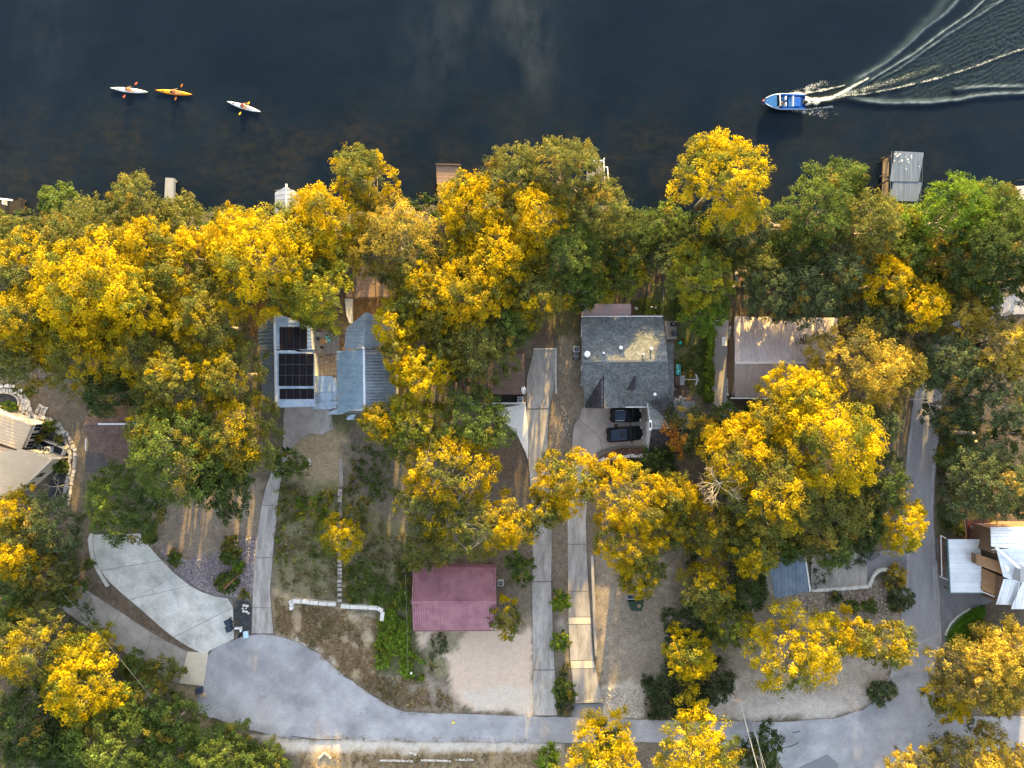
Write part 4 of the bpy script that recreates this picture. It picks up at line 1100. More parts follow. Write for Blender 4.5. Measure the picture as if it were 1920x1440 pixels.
bp_ = obj('porch_slab', MB().prism(W([(160, 846), (200, 850), (206, 872), (180, 884), (160, 884)]), -.2, .05), pmat('dark_paving', (.075, .07, .07), (.11, .10, .10), 2, .9)); bp_['kind'] = 'structure'

# ---- cream house at the frame edge
Q1 = [(-60, 752, 4.6), (4, 777, 4.0), (60, 796, 3.6), (39, 845, 3.6), (0, 831, 4.0), (-70, 806, 4.6)]
Q2 = [(-70, 860, 5.6), (42, 842, 4.4), (97, 861, 4.0), (25, 930, 4.0), (-70, 912, 5.4)]
Q3 = [(-70, 815, 4.0), (0, 838, 3.8), (35, 846, 3.6), (31, 855, 3.6), (0, 866, 3.8), (-70, 892, 4.2)]
ch_ = thing('cream_house', 'cream metal-roofed house with windowed gable end by the flagstone path', 'house', center([Q1, Q2]))
rd = P(60, 796, 0) - P(4, 777, 0)
roof_panels(ch_, Q1, .42, M_CREAM, ribs=1, rib=(.05, .035), run=tuple(rd)); roof_panels(ch_, Q2, .42, M_CREAM, ribs=1, rib=(.05, .035), run=tuple(rd)); roof_panels(ch_, Q3, .42, pmat('tan_sheet', (.38, .30, .23), (.44, .36, .28), 1, .5, objvar=.05), ribs=0, run=tuple(rd))
body(ch_, [Q1], M_WALL_CREAM, inset=.35); body(ch_, [Q2], M_WALL_CREAM, inset=.35); body(ch_, [Q3], M_WALL_CREAM, inset=.2)
obj('fascia', MB().bar(P(97, 862, 3.9), P(25, 931, 3.9), .18, .25).bar(P(25, 931, 3.9), P(-70, 913, 5.3), .18, .25), M_WALL_CREAM, ch_)
def wall_windows(parent, a, b, z, n, w, h, out, t0=.1, t1=.9, zz=0):
    A, B = P(*a, z), P(*b, z)
    A = Vector((A.x, A.y, 0)) + Vector(out); B = Vector((B.x, B.y, 0)) + Vector(out)
    dv = (B - A).normalized(); ang = math.atan2(dv.y, dv.x)
    for k in range(n):
        c = A.lerp(B, t0 + (t1 - t0) * (k + .5) / n); c.z = zz
        f = obj('window', MB().box(c, (w, .1, h), ang), M_TRIM, parent)
        for s in (-1, 1):
            obj('pane', MB().box(c + dv * s * w * .235, (w * .40, .14, h * .84), ang), M_GLASS, f)
nrm = (Vector((P(97, 861).y - P(25, 930).y, -(P(97, 861).x - P(25, 930).x), 0))).normalized()
if nrm.x < 0: nrm = -nrm
wall_windows(ch_, (97, 861, ), (25, 930), 4.0, 3, 1.15, 1.5, nrm * -.28, .05, .95, 1.9)
nr2 = (Vector((P(60, 796).y - P(39, 845).y, -(P(60, 796).x - P(39, 845).x), 0))).normalized()
if nr2.x < 0: nr2 = -nr2
wall_windows(ch_, (60, 796), (39, 845), 3.6, 3, .95, 1.6, nr2 * -.28, .02, .98, 1.7)
uy = thing('utility_wall', 'low pale stone wall enclosing two air conditioners at the cream house', 'wall', P(105, 845))
stone_row(uy, [(80, 822), (100, 830), (126, 840), (116, 861)], .28, 14, .6, .7, M_STONE, jit=.1)

# ---- flat brown roof with the dark patio
V1 = [(908, 684, 2.9), (985, 684, 2.9), (985, 739.5, 2.7), (910, 740, 2.7)]
fr = thing('flat_roof_house', 'flat brown-roofed house beside the middle drive, sunken dark patio in front', 'house', center([V1]))
M_FLATROOF = pmat('brown_flat_roof', (.11, .072, .062), (.17, .115, .10), 1.2, .85, stretch=(.5, 3, 1), objvar=.05)
roof_panels(fr, [(856, 664, 3.1), (985, 664, 3.1), (985, 739.5, 2.7), (860, 740, 2.7)], 1.1, M_FLATROOF, ribs=1, rib=(.08, .03), run=(0, 1, 0))
body(fr, [[(856, 664, 3.1), (985, 664, 3.1), (985, 739.5, 2.7), (860, 740, 2.7)]], M_WALL_BROWN, inset=.2)
obj('fascia', MB().bar(P(985.5, 664, 3.05), P(985.5, 740, 2.65), .12, .2), M_DARKWOOD, fr)
obj('roof_batten', MB().bar(P(914, 700, 2.85), P(914, 740, 2.75), .14, .1), M_DARKWOOD, fr)
pt = obj('sunken_patio', MB().prism(W([(914, 740), (982, 740), (982, 756), (914, 756)]), -.4, -.05), pmat('dark_floor', (.03, .027, .024), (.05, .045, .04), 2, .9)); pt['kind'] = 'structure'
pw = thing('parapet_wall', 'thin white wall along the dark patio of the flat brown roof', 'wall', P(940, 756))
obj('wall', MB().box((*(P(932, 756).to_2d()), .5), (7.6, .22, 1.1)).box((*(P(879, 750).to_2d()), .5), (.22, 1.2, 1.1)), M_WALL_WHITE, pw)

# ---- lower house under the trees
D1 = [(1440, 1040, 3.2), (1508, 1040, 3.0), (1518, 1108, 3.0), (1452, 1124, 3.2)]
lh = thing('blue_roof_house', 'blue-grey metal roof end showing below a dark tree beside the parking slab', 'house', center([D1]))
roof_panels(lh, D1, .5, M_GALV_DK, ribs=1, rib=(.05, .05), run=(0, 1, 0))
body(lh, [D1], M_WALL_WHITE, inset=.2)
obj('fascia', MB().bar(P(1509, 1040, 3.0), P(1519, 1109, 3.0), .18, .2), M_TRIM, lh)

# ---- silver-roofed house with the brown walkway
J1 = [(1777, 1011, 3.4), (1838, 1011, 3.4), (1843, 1111, 3.2), (1782, 1111, 3.2)]
jc = thing('carport', 'silver-roofed carport beside the road with an open brown timber rail', 'carport', center([J1]))
roof_panels(jc, J1, .62, M_SILVER, ribs=1, rib=(.05, .05), run=(1, 0, 0))
obj('fascia', MB().bar(P(1776, 1010, 3.3), P(1781, 1112, 3.1), .14, .25).bar(P(1781, 1112, 3.12), P(1844, 1112, 3.12), .14, .2), pmat('teal_fascia', (.08, .14, .15), rough=.6), jc)
for a, b in ((1780, 1016), (1783, 1106), (1834, 1016), (1838, 1106)): obj('post', MB().box(P(a, b, 1.6), (.16, .16, 3.2)), M_WALL_BROWN, jc)
for a, b in (((1764, 1004), (1778, 1012)), ((1764, 1004), (1766, 1080)), ((1762, 1081), (1779, 1088))): obj('rail', MB().bar(P(*a, 1.6), P(*b, 1.7), .1), M_TRIM, jc)
for k in range(12): obj('baluster', MB().box(P(1765 + k * .15, 1008 + k * 6.2, .8), (.09, .28, 1.5)), M_WALL_BROWN, jc)
T1 = [(1857, 988, 5.2), (1990, 988, 5.2), (1990, 1037, 6.6), (1859, 1036, 6.6)]
T2 = [(1867, 1026, 6.7), (1990, 1026, 7.6), (1990, 1116, 5.6), (1882, 1084, 5.6)]
T3 = [(1881, 1085, 5.4), (1990, 1085, 5.8), (1990, 1137, 4.6), (1868, 1134, 4.6)]
T4 = [(1908, 1090, 5.9), (1990, 1090, 5.9), (1990, 1142, 4.9), (1896, 1142, 4.9)]
jh = thing('silver_roof_house', 'tall house with bright silver roofs and brown wood cladding by the road', 'house', center([T1, T3]))
for pl in (T1, T2, T3, T4): roof_panels(jh, pl, .8, M_SILVER, ribs=1, rib=(.06, .06), run=(1, 0, 0) if pl in (T1, T2) else None)
body(jh, [T1, T3], M_WALL_BROWN, inset=.3)
obj('ridge_cap', MB().bar(P(1867, 1026, 6.75), P(1935, 1086, 6.75), .35, .08), M_TRIM, jh)
wk = thing('covered_walkway', 'sloping brown plank walkway between the carport and the silver-roofed house', 'walkway', P(1855, 1070))
M_CEDAR = pmat('cedar_boards', (.24, .135, .065), (.33, .19, .10), 2, .75, stretch=(.6, 5, 1), objvar=.12)
WK1 = [(1830, 1038, 4.6), (1877, 1054, 5.0), (1880, 1077, 5.0), (1831, 1058, 4.6)]
WK2 = [(1841, 1065, 3.4), (1880, 1080, 3.9), (1869, 1120, 3.9), (1841, 1108, 3.4)]
roof_panels(wk, WK1, .32, M_CEDAR, ribs=0, name='plank', run=(1, 0, 0)); roof_panels(wk, WK2, .32, M_CEDAR, ribs=0, name='plank', run=(1, -.3, 0))
body(wk, [WK1, WK2], M_WALL_BROWN, inset=.15)
obj('coping', MB().bar(P(1841, 1109, 3.4), P(1869, 1121, 3.9), .1, .12), M_TRIM, wk)
cy = thing('chimney', 'square metal-capped chimney at the end of the brown walkway', 'chimney', P(1885, 1066))
obj('stack', MB().box(P(1885, 1066, 3.6), (1.0, 1.6, 7.2)), pmat('chimney_metal', (.36, .36, .37), rough=.4, metal=.6), cy)
obj('cowl', MB().cyl(P(1886, 1066, 7.2), .3, .35, 10, .2), M_TRIM, cy)
jd = thing('deck', 'brown timber deck with red pots north of the silver-roofed house', 'deck', P(1840, 995))
planks(jd, [(1808, 974), (1858, 974), (1858, 1010), (1812, 1010)], (0, 1), .3, M_REDDECK, 1.2)
for k in range(14): obj('baluster', MB().box(P(1841 + (k % 2) * 12, 984 + (k // 2) * 5, 1.7), (.5, .09, .9)), M_WALL_BROWN, jd)
obj('rail', MB().bar(P(1808, 972, 2.1), P(1812, 1008, 2.1), .12).bar(P(1808, 972, 2.1), P(1922, 962, 2.1), .14), M_CEDAR, jd)

# ------------------------------------------------------------------ docks and waterside buildings
M_DOCKROOF = pmat('weathered_zinc', (.115, .15, .205), (.18, .22, .28), 1.0, .5, metal=.3, objvar=.07, stretch=(3, .3, 1))
KD = [(1671, 283, 2.6), (1732, 286, 2.6), (1727, 378, 2.4), (1667, 376, 2.4)]
bd = thing('boathouse', 'flat blue-grey metal boathouse roof over the river, spotted with bird droppings', 'boathouse', center([KD]))
roof_panels(bd, [KD[0], KD[1], (1729, 341, 2.5), (1668.5, 340, 2.5)], .6, M_DOCKROOF, ribs=2, rib=(.03, .03), run=(0, 1, 0))
roof_panels(bd, [(1668.5, 341, 2.45), (1729, 342, 2.45), KD[2], KD[3]], .6, M_DOCKROOF, ribs=2, rib=(.03, .03), run=(0, 1, 0))
for a, b in ((1674, 288), (1728, 290), (1671, 335), (1726, 336), (1671, 372), (1724, 372)): obj('post', MB().box((*P(a, b, 2.5).to_2d(), .2), (.15, .15, 4.4)), M_DARKWOOD, bd)
dr = MB()
for a, b in ((1678, 289), (1681, 288), (1684, 291), (1683, 294), (1681, 293), (1687, 289), (1677, 301), (1686, 303), (1691, 301), (1698, 294), (1709, 296), (1709, 292), (1702, 299), (1704, 304), (1724, 312), (1699, 317)):
    dr.cyl(P(a, b, 2.66), .04 + .08 * random.random(), .012, 7)
obj('bird_dropping', dr, M_TRIM, bd)
bk = thing('dock', 'mossy brown plank dock running beside the metal boathouse roof', 'dock', P(1660, 330))
planks(bk, [(1656, 295), (1667, 295), (1665, 370), (1653, 370)], (1, 0), .35, pmat('mossy_plank', (.12, .085, .05), (.20, .15, .09), 3, .9, objvar=.3), -.9)
for a, b in ((1656, 296), (1666, 296), (1654, 330), (1665, 330)): obj('pile', MB().cyl((*P(a, b, -.9).to_2d(), -4), .12, 3.2, 8), M_DARKWOOD, bk)
obj('gangway', MB().bar(P(1665, 296, -.8), P(1672, 293, .5), .25, .06), M_DECK, bk)
mk = thing('pier', 'small pale concrete pier poking into the river past olive trees', 'pier', P(318, 352))
obj('pier_deck', MB().prism([tuple(P(a, b, -.4).to_2d()) for a, b in ((310, 333), (326, 334), (324, 395), (307, 395))], -1.0, -.4), pmat('pier_concrete', (.20, .21, .22), (.26, .27, .28), 1.5, .85, grain=.1), mk)
for a, b in ((312, 337), (323, 337), (311, 360), (322, 360)): obj('pile', MB().cyl((*P(a, b, -.4).to_2d(), -5), .18, 4.1, 8), M_CONC_GREY, mk)
nk = thing('dock', 'small grey dock with white rails half hidden by an olive tree', 'dock', P(1122, 320))
planks(nk, [(1100, 301), (1131, 301), (1133, 342), (1100, 342)], (0, 1), .3, M_DECK, -.7)
obj('rail', MB().bar(P(1100, 301, .2), P(1132, 301, .2), .12).bar(P(1132, 301, .2), P(1134, 340, .2), .12), M_TRIM, nk)
obj('ladder', MB().bar(P(1139, 313, -.3), P(1141, 340, -.3), .12).bar(P(1135, 313, -.3), P(1139, 313, -.3), .1), M_TRIM, nk)
for a, b in ((1131, 302), (1133, 338)): obj('post', MB().box(P(a, b, -.9), (.14, .14, 2.4)), M_TRIM, nk)
gk = thing('dock', 'brown boardwalk dock ending in a square platform behind yellow trees', 'dock', P(835, 380))
planks(gk, [(818, 309), (863, 310), (862, 345), (819, 345)], (1, 0), .3, M_DECKBR, -.6)
planks(gk, [(821, 345.5), (838, 345.5), (841, 470), (824, 470)], (1, 0), .3, M_DECKBR, -.4)
planks(gk, [(836, 470.5), (852, 470.5), (852, 535), (836, 535)], (1, 0), .3, M_DECKBR, -.1)
obj('edge_beam', MB().bar(P(817, 308, -.5), P(864, 309, -.5), .2), M_DARKWOOD, gk)
for a, b in ((841, 455), (846, 520), (851, 470)): obj('post', MB().box(P(a, b, .6), (.12, .12, 1.8)), M_DECKBR, gk)
for a, b in ((820, 312), (860, 312), (822, 350)): obj('pile', MB().cyl((*P(a, b, -.6).to_2d(), -5), .14, 4.2, 8), M_DARKWOOD, gk)
ek = thing('timber_platform', 'square brown timber platform beneath tan branches near the blue-grey roofs', 'deck', P(702, 546))
planks(ek, [(667, 500), (703.5, 500), (703.5, 557), (667, 557)], (1, 0), .3, M_DECKBR, 1.0)
planks(ek, [(705, 500), (742, 500), (742, 556), (705, 556)], (1, 0), .3, M_DECKBR, 1.0)
obj('edge_beam', MB().bar(P(665, 559, 1.0), P(742, 557, 1.0), .2).bar(P(665, 500, 1.0), P(665, 559, 1.0), .2), M_DARKWOOD, ek)
obj('lower_step', MB().prism(W([(650, 543), (664, 543), (664, 558), (650, 558)]), -.2, .5), M_DECKBR, ek)
WB = ([(515.5, 355, 2.4), (536.5, 350, 3.2), (536.5, 470, 3.2), (515.5, 470, 2.4)], [(537.5, 350, 3.2), (552, 354, 2.5), (552, 470, 2.5), (537.5, 470, 3.2)])
wb = thing('boathouse', 'narrow white gabled boathouse roof among orange-yellow treetops at the water', 'boathouse', center(WB))
for pl in WB: roof_panels(wb, pl, .6, pmat('boathouse_sheet', (.32, .35, .39), (.40, .43, .47), 1, .5, metal=.3, objvar=.04) if pl is WB[0] else bpy.data.materials['boathouse_sheet'], ribs=1, rib=(.03, .03))
cap(wb, (537, 350, 3.2), (537, 470, 3.2), .2, M_TRIM)
obj('finial', MB().bar(P(537, 351, 3.4), P(537, 345, 3.4), .22), M_TRIM, wb)
body(wb, list(WB), M_WALL_WHITE, inset=.2, z0=-1.2)
lkd = thing('dock', 'dark timber dock with a white bench rail at the river edge', 'dock', P(20, 384))
planks(lkd, [(-30, 377), (46, 375), (46, 400), (-30, 400)], (0, 1), .35, pmat('black_plank', (.02, .016, .012), (.035, .028, .02), 3, .9), -.7)
obj('bench', MB().box(P(12, 374, .1), (1.7, .22, .08), -.12).box(P(9, 380, -.3), (.14, .6, .9)), M_TRIM, lkd)
for a, b in ((45, 376), (20, 376)): obj('post', MB().box(P(a, b, -1), (.16, .16, 2)), M_DARKWOOD, lkd)
rk_ = thing('dock', 'pale dock corner with black posts beyond green trees at the river', 'dock', P(1915, 355))
planks(rk_, [(1904, 346), (1990, 344), (1990, 375), (1906, 375)], (1, 0), .4, pmat('pale_plank', (.36, .34, .32), (.44, .42, .40), 2, .85, objvar=.1), -.4)
for a, b in ((1903, 338), (1902, 360)): obj('post', MB().box(P(a, b, -.3), (.14, .14, 2.6)), M_BLACK, rk_)
obj('rail', MB().bar(P(1903, 338, .9), P(1990, 334, .9), .1), M_BLACK, rk_)
# ------------------------------------------------------------------ trees: trunk, limbs, and crowns of separate leaf sprays
M_GREYWOOD = pmat('grey_wood', (.20, .175, .15), (.28, .25, .21), 2.5, .85)
PAL = {
 'gold':   [((.44, .312, .009), .52), ((.30, .235, .016), .30), ((.15, .145, .035), .17)],
 'yellow': [((.43, .302, .010), .42), ((.26, .21, .018), .33), ((.14, .15, .036), .25)],
 'lemon':  [((.47, .352, .010), .52), ((.31, .255, .018), .30), ((.14, .16, .03), .15)],
 'mixed':  [((.40, .295, .012), .28), ((.19, .17, .03), .36), ((.125, .14, .038), .38)],
 'lime':   [((.27, .245, .022), .40), ((.15, .175, .028), .40), ((.09, .115, .03), .20)],
 'olive':  [((.165, .165, .042), .45), ((.115, .13, .04), .45), ((.25, .19, .035), .10)],
 'green':  [((.115, .155, .035), .50), ((.082, .12, .033), .42), ((.20, .17, .03), .08)],
 'dark':   [((.068, .096, .03), .6), ((.052, .078, .028), .35), ((.16, .13, .03), .05)],
 'oak':    [((.105, .13, .058), .50), ((.08, .105, .048), .42), ((.24, .18, .045), .08)],
 'tan':    [((.42, .31, .045), .44), ((.27, .22, .045), .34), ((.13, .12, .05), .24)],
 'bright': [((.13, .20, .025), .55), ((.09, .15, .025), .35), ((.22, .23, .03), .10)],
 'orange': [((.09, .10, .035), .58), ((.32, .22, .025), .30), ((.38, .17, .03), .12)],
 'juniper':[((.06, .082, .04), .75), ((.09, .105, .045), .25)],
}
def leaf_cloud(cen, rad, per, size, cols, rng, squash=.8, out=.9, up=.25, shell=.5):
    """leaf triangles around tuft centres; returns corners (n*3,3) and a colour for each leaf"""
    m = len(cen); K = 8
    # every tuft is an uneven handful of twig ends, each twig end a little spray of leaves
    ang = rng.random(m) * 6.283; el = .75 + .6 * rng.random(m)
    sd = rng.normal(size=(m, K, 3)); sd[..., 2] += up + .15
    sd /= np.linalg.norm(sd, axis=2)[..., None]
    sd *= (.35 + .62 * rng.random((m, K)))[..., None]
    ex = np.stack([np.cos(ang), np.sin(ang)], 1)
    al = (sd[..., :2] * ex[:, None, :]).sum(2)
    sd[..., :2] += ex[:, None, :] * (al * (el[:, None] - 1))[..., None]
    ti = np.repeat(np.arange(m), per); n = len(ti)
    ki = rng.integers(0, K, n)
    cen = cen[ti]; rad = rad[ti]; cols = cols[ti] * np.exp(rng.normal(size=(m, K)) * .13)[ti, ki][:, None]
    dv = rng.normal(size=(n, 3)); dv[:, 2] += up
    dv /= np.linalg.norm(dv, axis=1)[:, None]
    r = .46 * (shell + (1.08 - shell) * rng.random(n) ** .6)
    pos = cen + (sd[ti, ki] + dv * r[:, None]) * rad[:, None] * np.array([1, 1, squash])
    dv = dv * .6 + sd[ti, ki]
    dv /= np.linalg.norm(dv, axis=1)[:, None] + 1e-6
    nr = dv * out + rng.normal(size=(n, 3)) * .45; nr[:, 2] += .15
    nr /= np.linalg.norm(nr, axis=1)[:, None]
    a = rng.normal(size=(n, 3)); a -= nr * (a * nr).sum(1)[:, None]; a /= np.linalg.norm(a, axis=1)[:, None]
    b = np.cross(nr, a)
    s = size * (.65 + .7 * rng.random(n))[:, None]
    w = .55 + .35 * rng.random((n, 1))
    V = np.stack([pos + a * s * 1.25, pos - a * s * .75 + b * s * w, pos - a * s * .75 - b * s * w], 1).reshape(-1, 3)
    j = np.exp(rng.normal(size=(n, 1)) * .13) * np.exp(rng.normal(size=(n, 3)) * .07)
    return V, cols * j

NTREE = [0]
def tree(px, py, rpx, h, pal, label, name='broadleaf_tree', group=None, dens=1.0, leaf=.102, flat=.45, base=.34, sy=1.0, tuft=None, lean=(0, 0), bare=0.0, rot=0.0):
    NTREE[0] += 1
    rng = np.random.default_rng(1000 + NTREE[0] * 7)
    zc = h * .78
    c = P(px, py, zc)
    R = 1.0 * rpx / PPM * (H - zc) / H
    root = thing(name, label, 'shrub' if name.endswith('shrub') or name.endswith('bush') else 'tree', (c.x + lean[0], c.y + lean[1], -.15), group)
    tr = tuft or min(.98, .38 + .088 * R)
    ph = rng.random(5) * 6.28
    outline = lambda th: 1 + .10 * np.cos(2 * th + ph[0]) + .09 * np.cos(3 * th + ph[1]) + .07 * np.cos(5 * th + ph[2]) + .05 * np.cos(8 * th + ph[3])
    # dart throwing over the plan of the crown
    pts = []
    want = int(3.4 * (R / tr) ** 2)
    cand = (rng.random((want * 8, 2)) * 2 - 1) * R * 1.22
    th = np.arctan2(cand[:, 1], cand[:, 0]); rr = np.hypot(cand[:, 0], cand[:, 1])
    cand = cand[rr < R * outline(th) - tr * .45]
    keep = np.zeros((0, 2))
    for q in cand:
        if len(keep) == 0 or (np.hypot(keep[:, 0] - q[0], keep[:, 1] - q[1]) > tr * .86).all(): keep = np.vstack([keep, q])
        if len(keep) >= want: break
    if len(keep) < 3: keep = np.array([[0, 0], [tr * .5, 0], [-tr * .4, tr * .4]])
    rho = np.hypot(keep[:, 0], keep[:, 1]) / R
    # main limbs make separate billows
    nl = int(max(3, min(9, R * 1.3)))
    la = np.arange(nl) * 6.283 / nl + rng.random(nl) * .8; lr = R * (.25 + .5 * rng.random(nl))
    lx, ly = np.cos(la) * lr, np.sin(la) * lr; lh = (rng.random(nl) - .4) * 1.2
    bill = np.zeros(len(keep))
    for k in range(nl): bill += lh[k] * np.exp(-((keep[:, 0] - lx[k]) ** 2 + (keep[:, 1] - ly[k]) ** 2) / (R * .32) ** 2)
    ht = h * (1 - base)
    z = h - tr * .6 - ht * flat * np.clip(rho, 0, 1.15) ** 2.0 + bill * min(1, R / 4) + rng.normal(size=len(keep)) * tr * .42
    top = np.column_stack([keep, z])
    # lower tiers fill the side of the crown and close the gaps
    low = top[rng.random(len(top)) < .36].copy()
    low[:, :2] *= (.80 + .22 * rng.random((len(low), 1)))
    low[:, 2] -= tr * (1.1 + 1.3 * rng.random(len(low)))
    low2 = top[rng.random(len(top)) < .13].copy()
    low2[:, :2] *= .88; low2[:, 2] -= tr * (2.6 + 2.2 * rng.random(len(low2)))
    cen = np.vstack([top, low, low2])
    cen[:, 2] = np.maximum(cen[:, 2], max(.35, h * base * .7))
    if sy != 1.0: cen[:, 1] *= sy
    if rot: 
        cr, sr = math.cos(rot), math.sin(rot); cen[:, :2] = cen[:, :2] @ np.array([[cr, sr], [-sr, cr]])
    if bare > 0: cen = cen[rng.random(len(cen)) > bare]
    wcen = cen + np.array([c.x, c.y, 0])
    rad = tr * (.72 + .5 * rng.random(len(cen)))
    p = PAL[pal]; pc = np.array([q[0] for q in p]); pw = np.cumsum([q[1] for q in p])
    # neighbouring sprays turn together: pick the colour from smooth noise plus a little chance
    tv = .62 * vnoise(wcen[:, 0], wcen[:, 1], 2.6, NTREE[0]) + .38 * rng.random(len(cen))
    order = np.argsort(np.argsort(tv)) / max(1, len(tv) - 1) * .9999
    cols = pc[np.searchsorted(pw / pw[-1], order)] * np.exp(rng.normal(size=(len(cen), 1)) * .12)
    per = int(101 * dens * (tr / 1.0) ** 1.0 * (.15 / leaf) ** .9 * 1.25)
    V, Cc = leaf_cloud(wcen, rad, per, leaf, cols, rng)
    soup('crown', V, 3, Cc, M_LEAF, root)
    # trunk and limbs
    tb = MB(); tw = MB()
    r0 = .05 + .021 * h
    bx, by = c.x + lean[0], c.y + lean[1]
    fork = Vector((c.x + lean[0] * .4 + rng.normal() * .2, c.y + lean[1] * .4 + rng.normal() * .2, h * base * 1.05))
    if h > 2.2:
        tb.tube([(bx, by, -.2), (bx * .6 + fork.x * .4, by * .6 + fork.y * .4, h * base * .45), tuple(fork)], [r0 * 1.25, r0, r0 * .85], 7)
        for k in range(nl):
            e = top[np.argmin(np.hypot(top[:, 0] - lx[k], top[:, 1] - ly[k]))]
            e = Vector((e[0] + c.x, e[1] * sy + c.y, e[2]))
            mid = fork.lerp(e, .5) + Vector((rng.normal() * .3, rng.normal() * .3, -.05 * h))
            tb.tube([tuple(fork), tuple(mid), tuple(e)], [r0 * .55, r0 * .34, r0 * .12], 5, cap=False)
        for k in rng.choice(len(wcen), min(len(wcen), 5 + int(R * 4)), replace=False):
            e = Vector(wcen[k]); l = int(rng.integers(nl))
            s = fork.lerp(Vector((lx[l] + c.x, ly[l] * sy + c.y, h * .8)), .55)
            if (e - s).length < R * 1.1: tb.tube([tuple(s), tuple(s.lerp(e, .5) + Vector((0, 0, .2))), tuple(e)], [r0 * .18, r0 * .12, r0 * .05], 4, cap=False)
        if bare > 0:
            for k in rng.choice(len(top), min(len(top), int(R * 9)), replace=False):
                e = Vector((top[k, 0] + c.x, top[k, 1] * sy + c.y, top[k, 2] + tr * .55)); l = int(rng.integers(nl))
                s_ = Vector((lx[l] + c.x, ly[l] * sy + c.y, h * .82))
                if (e - s_).length < R * .9: tw.tube([tuple(s_), tuple(s_.lerp(e, .5) + Vector((rng.normal() * .15, rng.normal() * .15, .25))), tuple(e)], [.038, .026, .012], 4, cap=False)
            obj('twigs', tw, M_GREYWOOD, root, smooth=True)
    else:
        for k in range(min(5, len(wcen))): tb.tube([(bx, by, -.1), tuple(wcen[k])], [.04, .015], 4)
    obj('trunk', tb, M_BARK, root, smooth=True)
    return root

T = tree
# along the river, west to east
T(14, 436, 46, 7, 'olive', 'olive-green bushy tree behind the dark dock with the white rail')
T(112, 390, 46, 6, 'green', 'small grey-green tree at the water between two docks', leaf=.11)
T(250, 384, 58, 10, 'olive', 'tall olive tree jutting to the water just west of the pale concrete pier')
T(330, 414, 50, 8, 'olive', 'low olive-green tree crowding the base of the pale concrete pier')
T(150, 452, 84, 11, 'olive', 'broad dusty olive tree filling the bank below the small grey-green waterside tree')
T(40, 500, 70, 12, 'mixed', 'half-yellow olive tree at the frame edge above the big flat yellow crown')
T(272, 468, 66, 13, 'yellow', 'orange-yellow tree inland of the tall olive waterside tree')
T(446, 450, 74, 13, 'gold', 'golden tree at the water immediately west of the narrow white boathouse')
T(362, 478, 60, 12, 'yellow', 'yellow tree between the golden waterside tree and the olive bank')
T(680, 330, 62, 13, 'mixed', 'tall pointed yellow-green tree standing out over the river')
T(606, 416, 80, 14, 'gold', 'golden tree overhanging the narrow white boathouse from the east')
T(560, 440, 60, 12, 'mixed', 'olive and yellow tree just inland of the white boathouse')
T(738, 446, 86, 13, 'tan', 'tan-gold thinning tree beside the brown boardwalk', bare=.12)
T(700, 468, 58, 12, 'tan', 'tan tree overhanging the square timber platform', bare=.1)
T(505, 482, 110, 16, 'lemon', 'big brilliant yellow tree directly above the solar panels')
T(590, 552, 68, 15, 'lime', 'yellow-green tree hanging over the plank deck of the metal houses')
T(160, 540, 118, 15, 'lemon', 'huge flat-topped bright yellow tree in the western grove')
T(255, 560, 80, 15, 'lemon', 'bright yellow tree merging with the east flank of the flat-topped one')
T(50, 600, 72, 13, 'yellow', 'yellow tree at the frame edge beneath the flat-topped giant')
T(330, 522, 72, 13, 'mixed', 'brownish yellow tree between the two brilliant yellow giants')
T(150, 650, 88, 13, 'yellow', 'yellow-and-green tree shading the bare yard north of the cream house')
T(46, 668, 66, 11, 'olive', 'olive tree over the round stone-ringed bed of the cream house')
T(255, 660, 76, 13, 'mixed', 'yellow-tipped tree south of the flat-topped giant')
T(390, 606, 84, 14, 'mixed', 'yellow-brown tree touching the west eave of the solar house')
T(330, 720, 88, 14, 'mixed', 'tufted yellow and green tree in the middle of the western grove')
T(430, 702, 72, 14, 'mixed', 'yellow-tufted tree against the west wall of the solar house')
T(208, 732, 58, 11, 'dark', 'dark green tree above the brown shingled house')
T(345, 850, 108, 15, 'green', 'very large dark green tree spreading south over the brown field')
T(440, 815, 84, 14, 'mixed', 'green tree with golden tufts at the corner of the pale court')
T(290, 800, 62, 13, 'mixed', 'yellow-tufted tree leaning over the brown shingle roof')
T(415, 900, 72, 11, 'dark', 'dense dark green tree edging the brown mown field')
T(228, 950, 78, 10, 'green', 'rounded deep green tree at the top of the curved pale drive')
T(540, 870, 34, 5, 'green', 'small green bushy tree beside the satellite dish on a post')
# centre of the bank
T(876, 372, 56, 12, 'yellow', 'yellow tree covering the square end of the brown dock')
T(905, 398, 78, 13, 'gold', 'golden tree east of the brown boardwalk near the water')
T(962, 330, 64, 13, 'olive', 'dull olive tree out over the water west of the tallest riverside one')
T(1056, 320, 72, 14, 'olive', 'tallest olive riverside tree beside the grey dock with white rails')
T(1122, 392, 64, 12, 'olive', 'olive tree sheltering the grey dock with white rails')
T(1000, 408, 74, 14, 'yellow', 'yellow tree behind the olive riverside pair')
T(930, 480, 76, 14, 'gold', 'golden tree half way up the bank beyond the boardwalk')
T(860, 470, 50, 11, 'mixed', 'greyish yellow tree hugging the boardwalk landing')
T(1068, 470, 74, 12, 'green', 'dark green tree amid the bank behind the small round lime tree')
T(1000, 560, 60, 12, 'mixed', 'yellow-dotted green tree over the bare strip by the middle drive')
T(1163, 515, 52, 7, 'lime', 'small round lime-yellow tree just north of the pergola')
T(1236, 428, 54, 6, 'green', 'soft green tree at the water notch west of the great yellow crown', leaf=.105)
T(1166, 448, 66, 8, 'dark', 'dark shaded tree between the lime tree and the water notch')
T(1258, 470, 60, 6, 'oak', 'grey-green tree filling the gap below the great yellow crown')
T(1362, 338, 94, 17, 'lemon', 'great round yellow crown standing alone over the river')
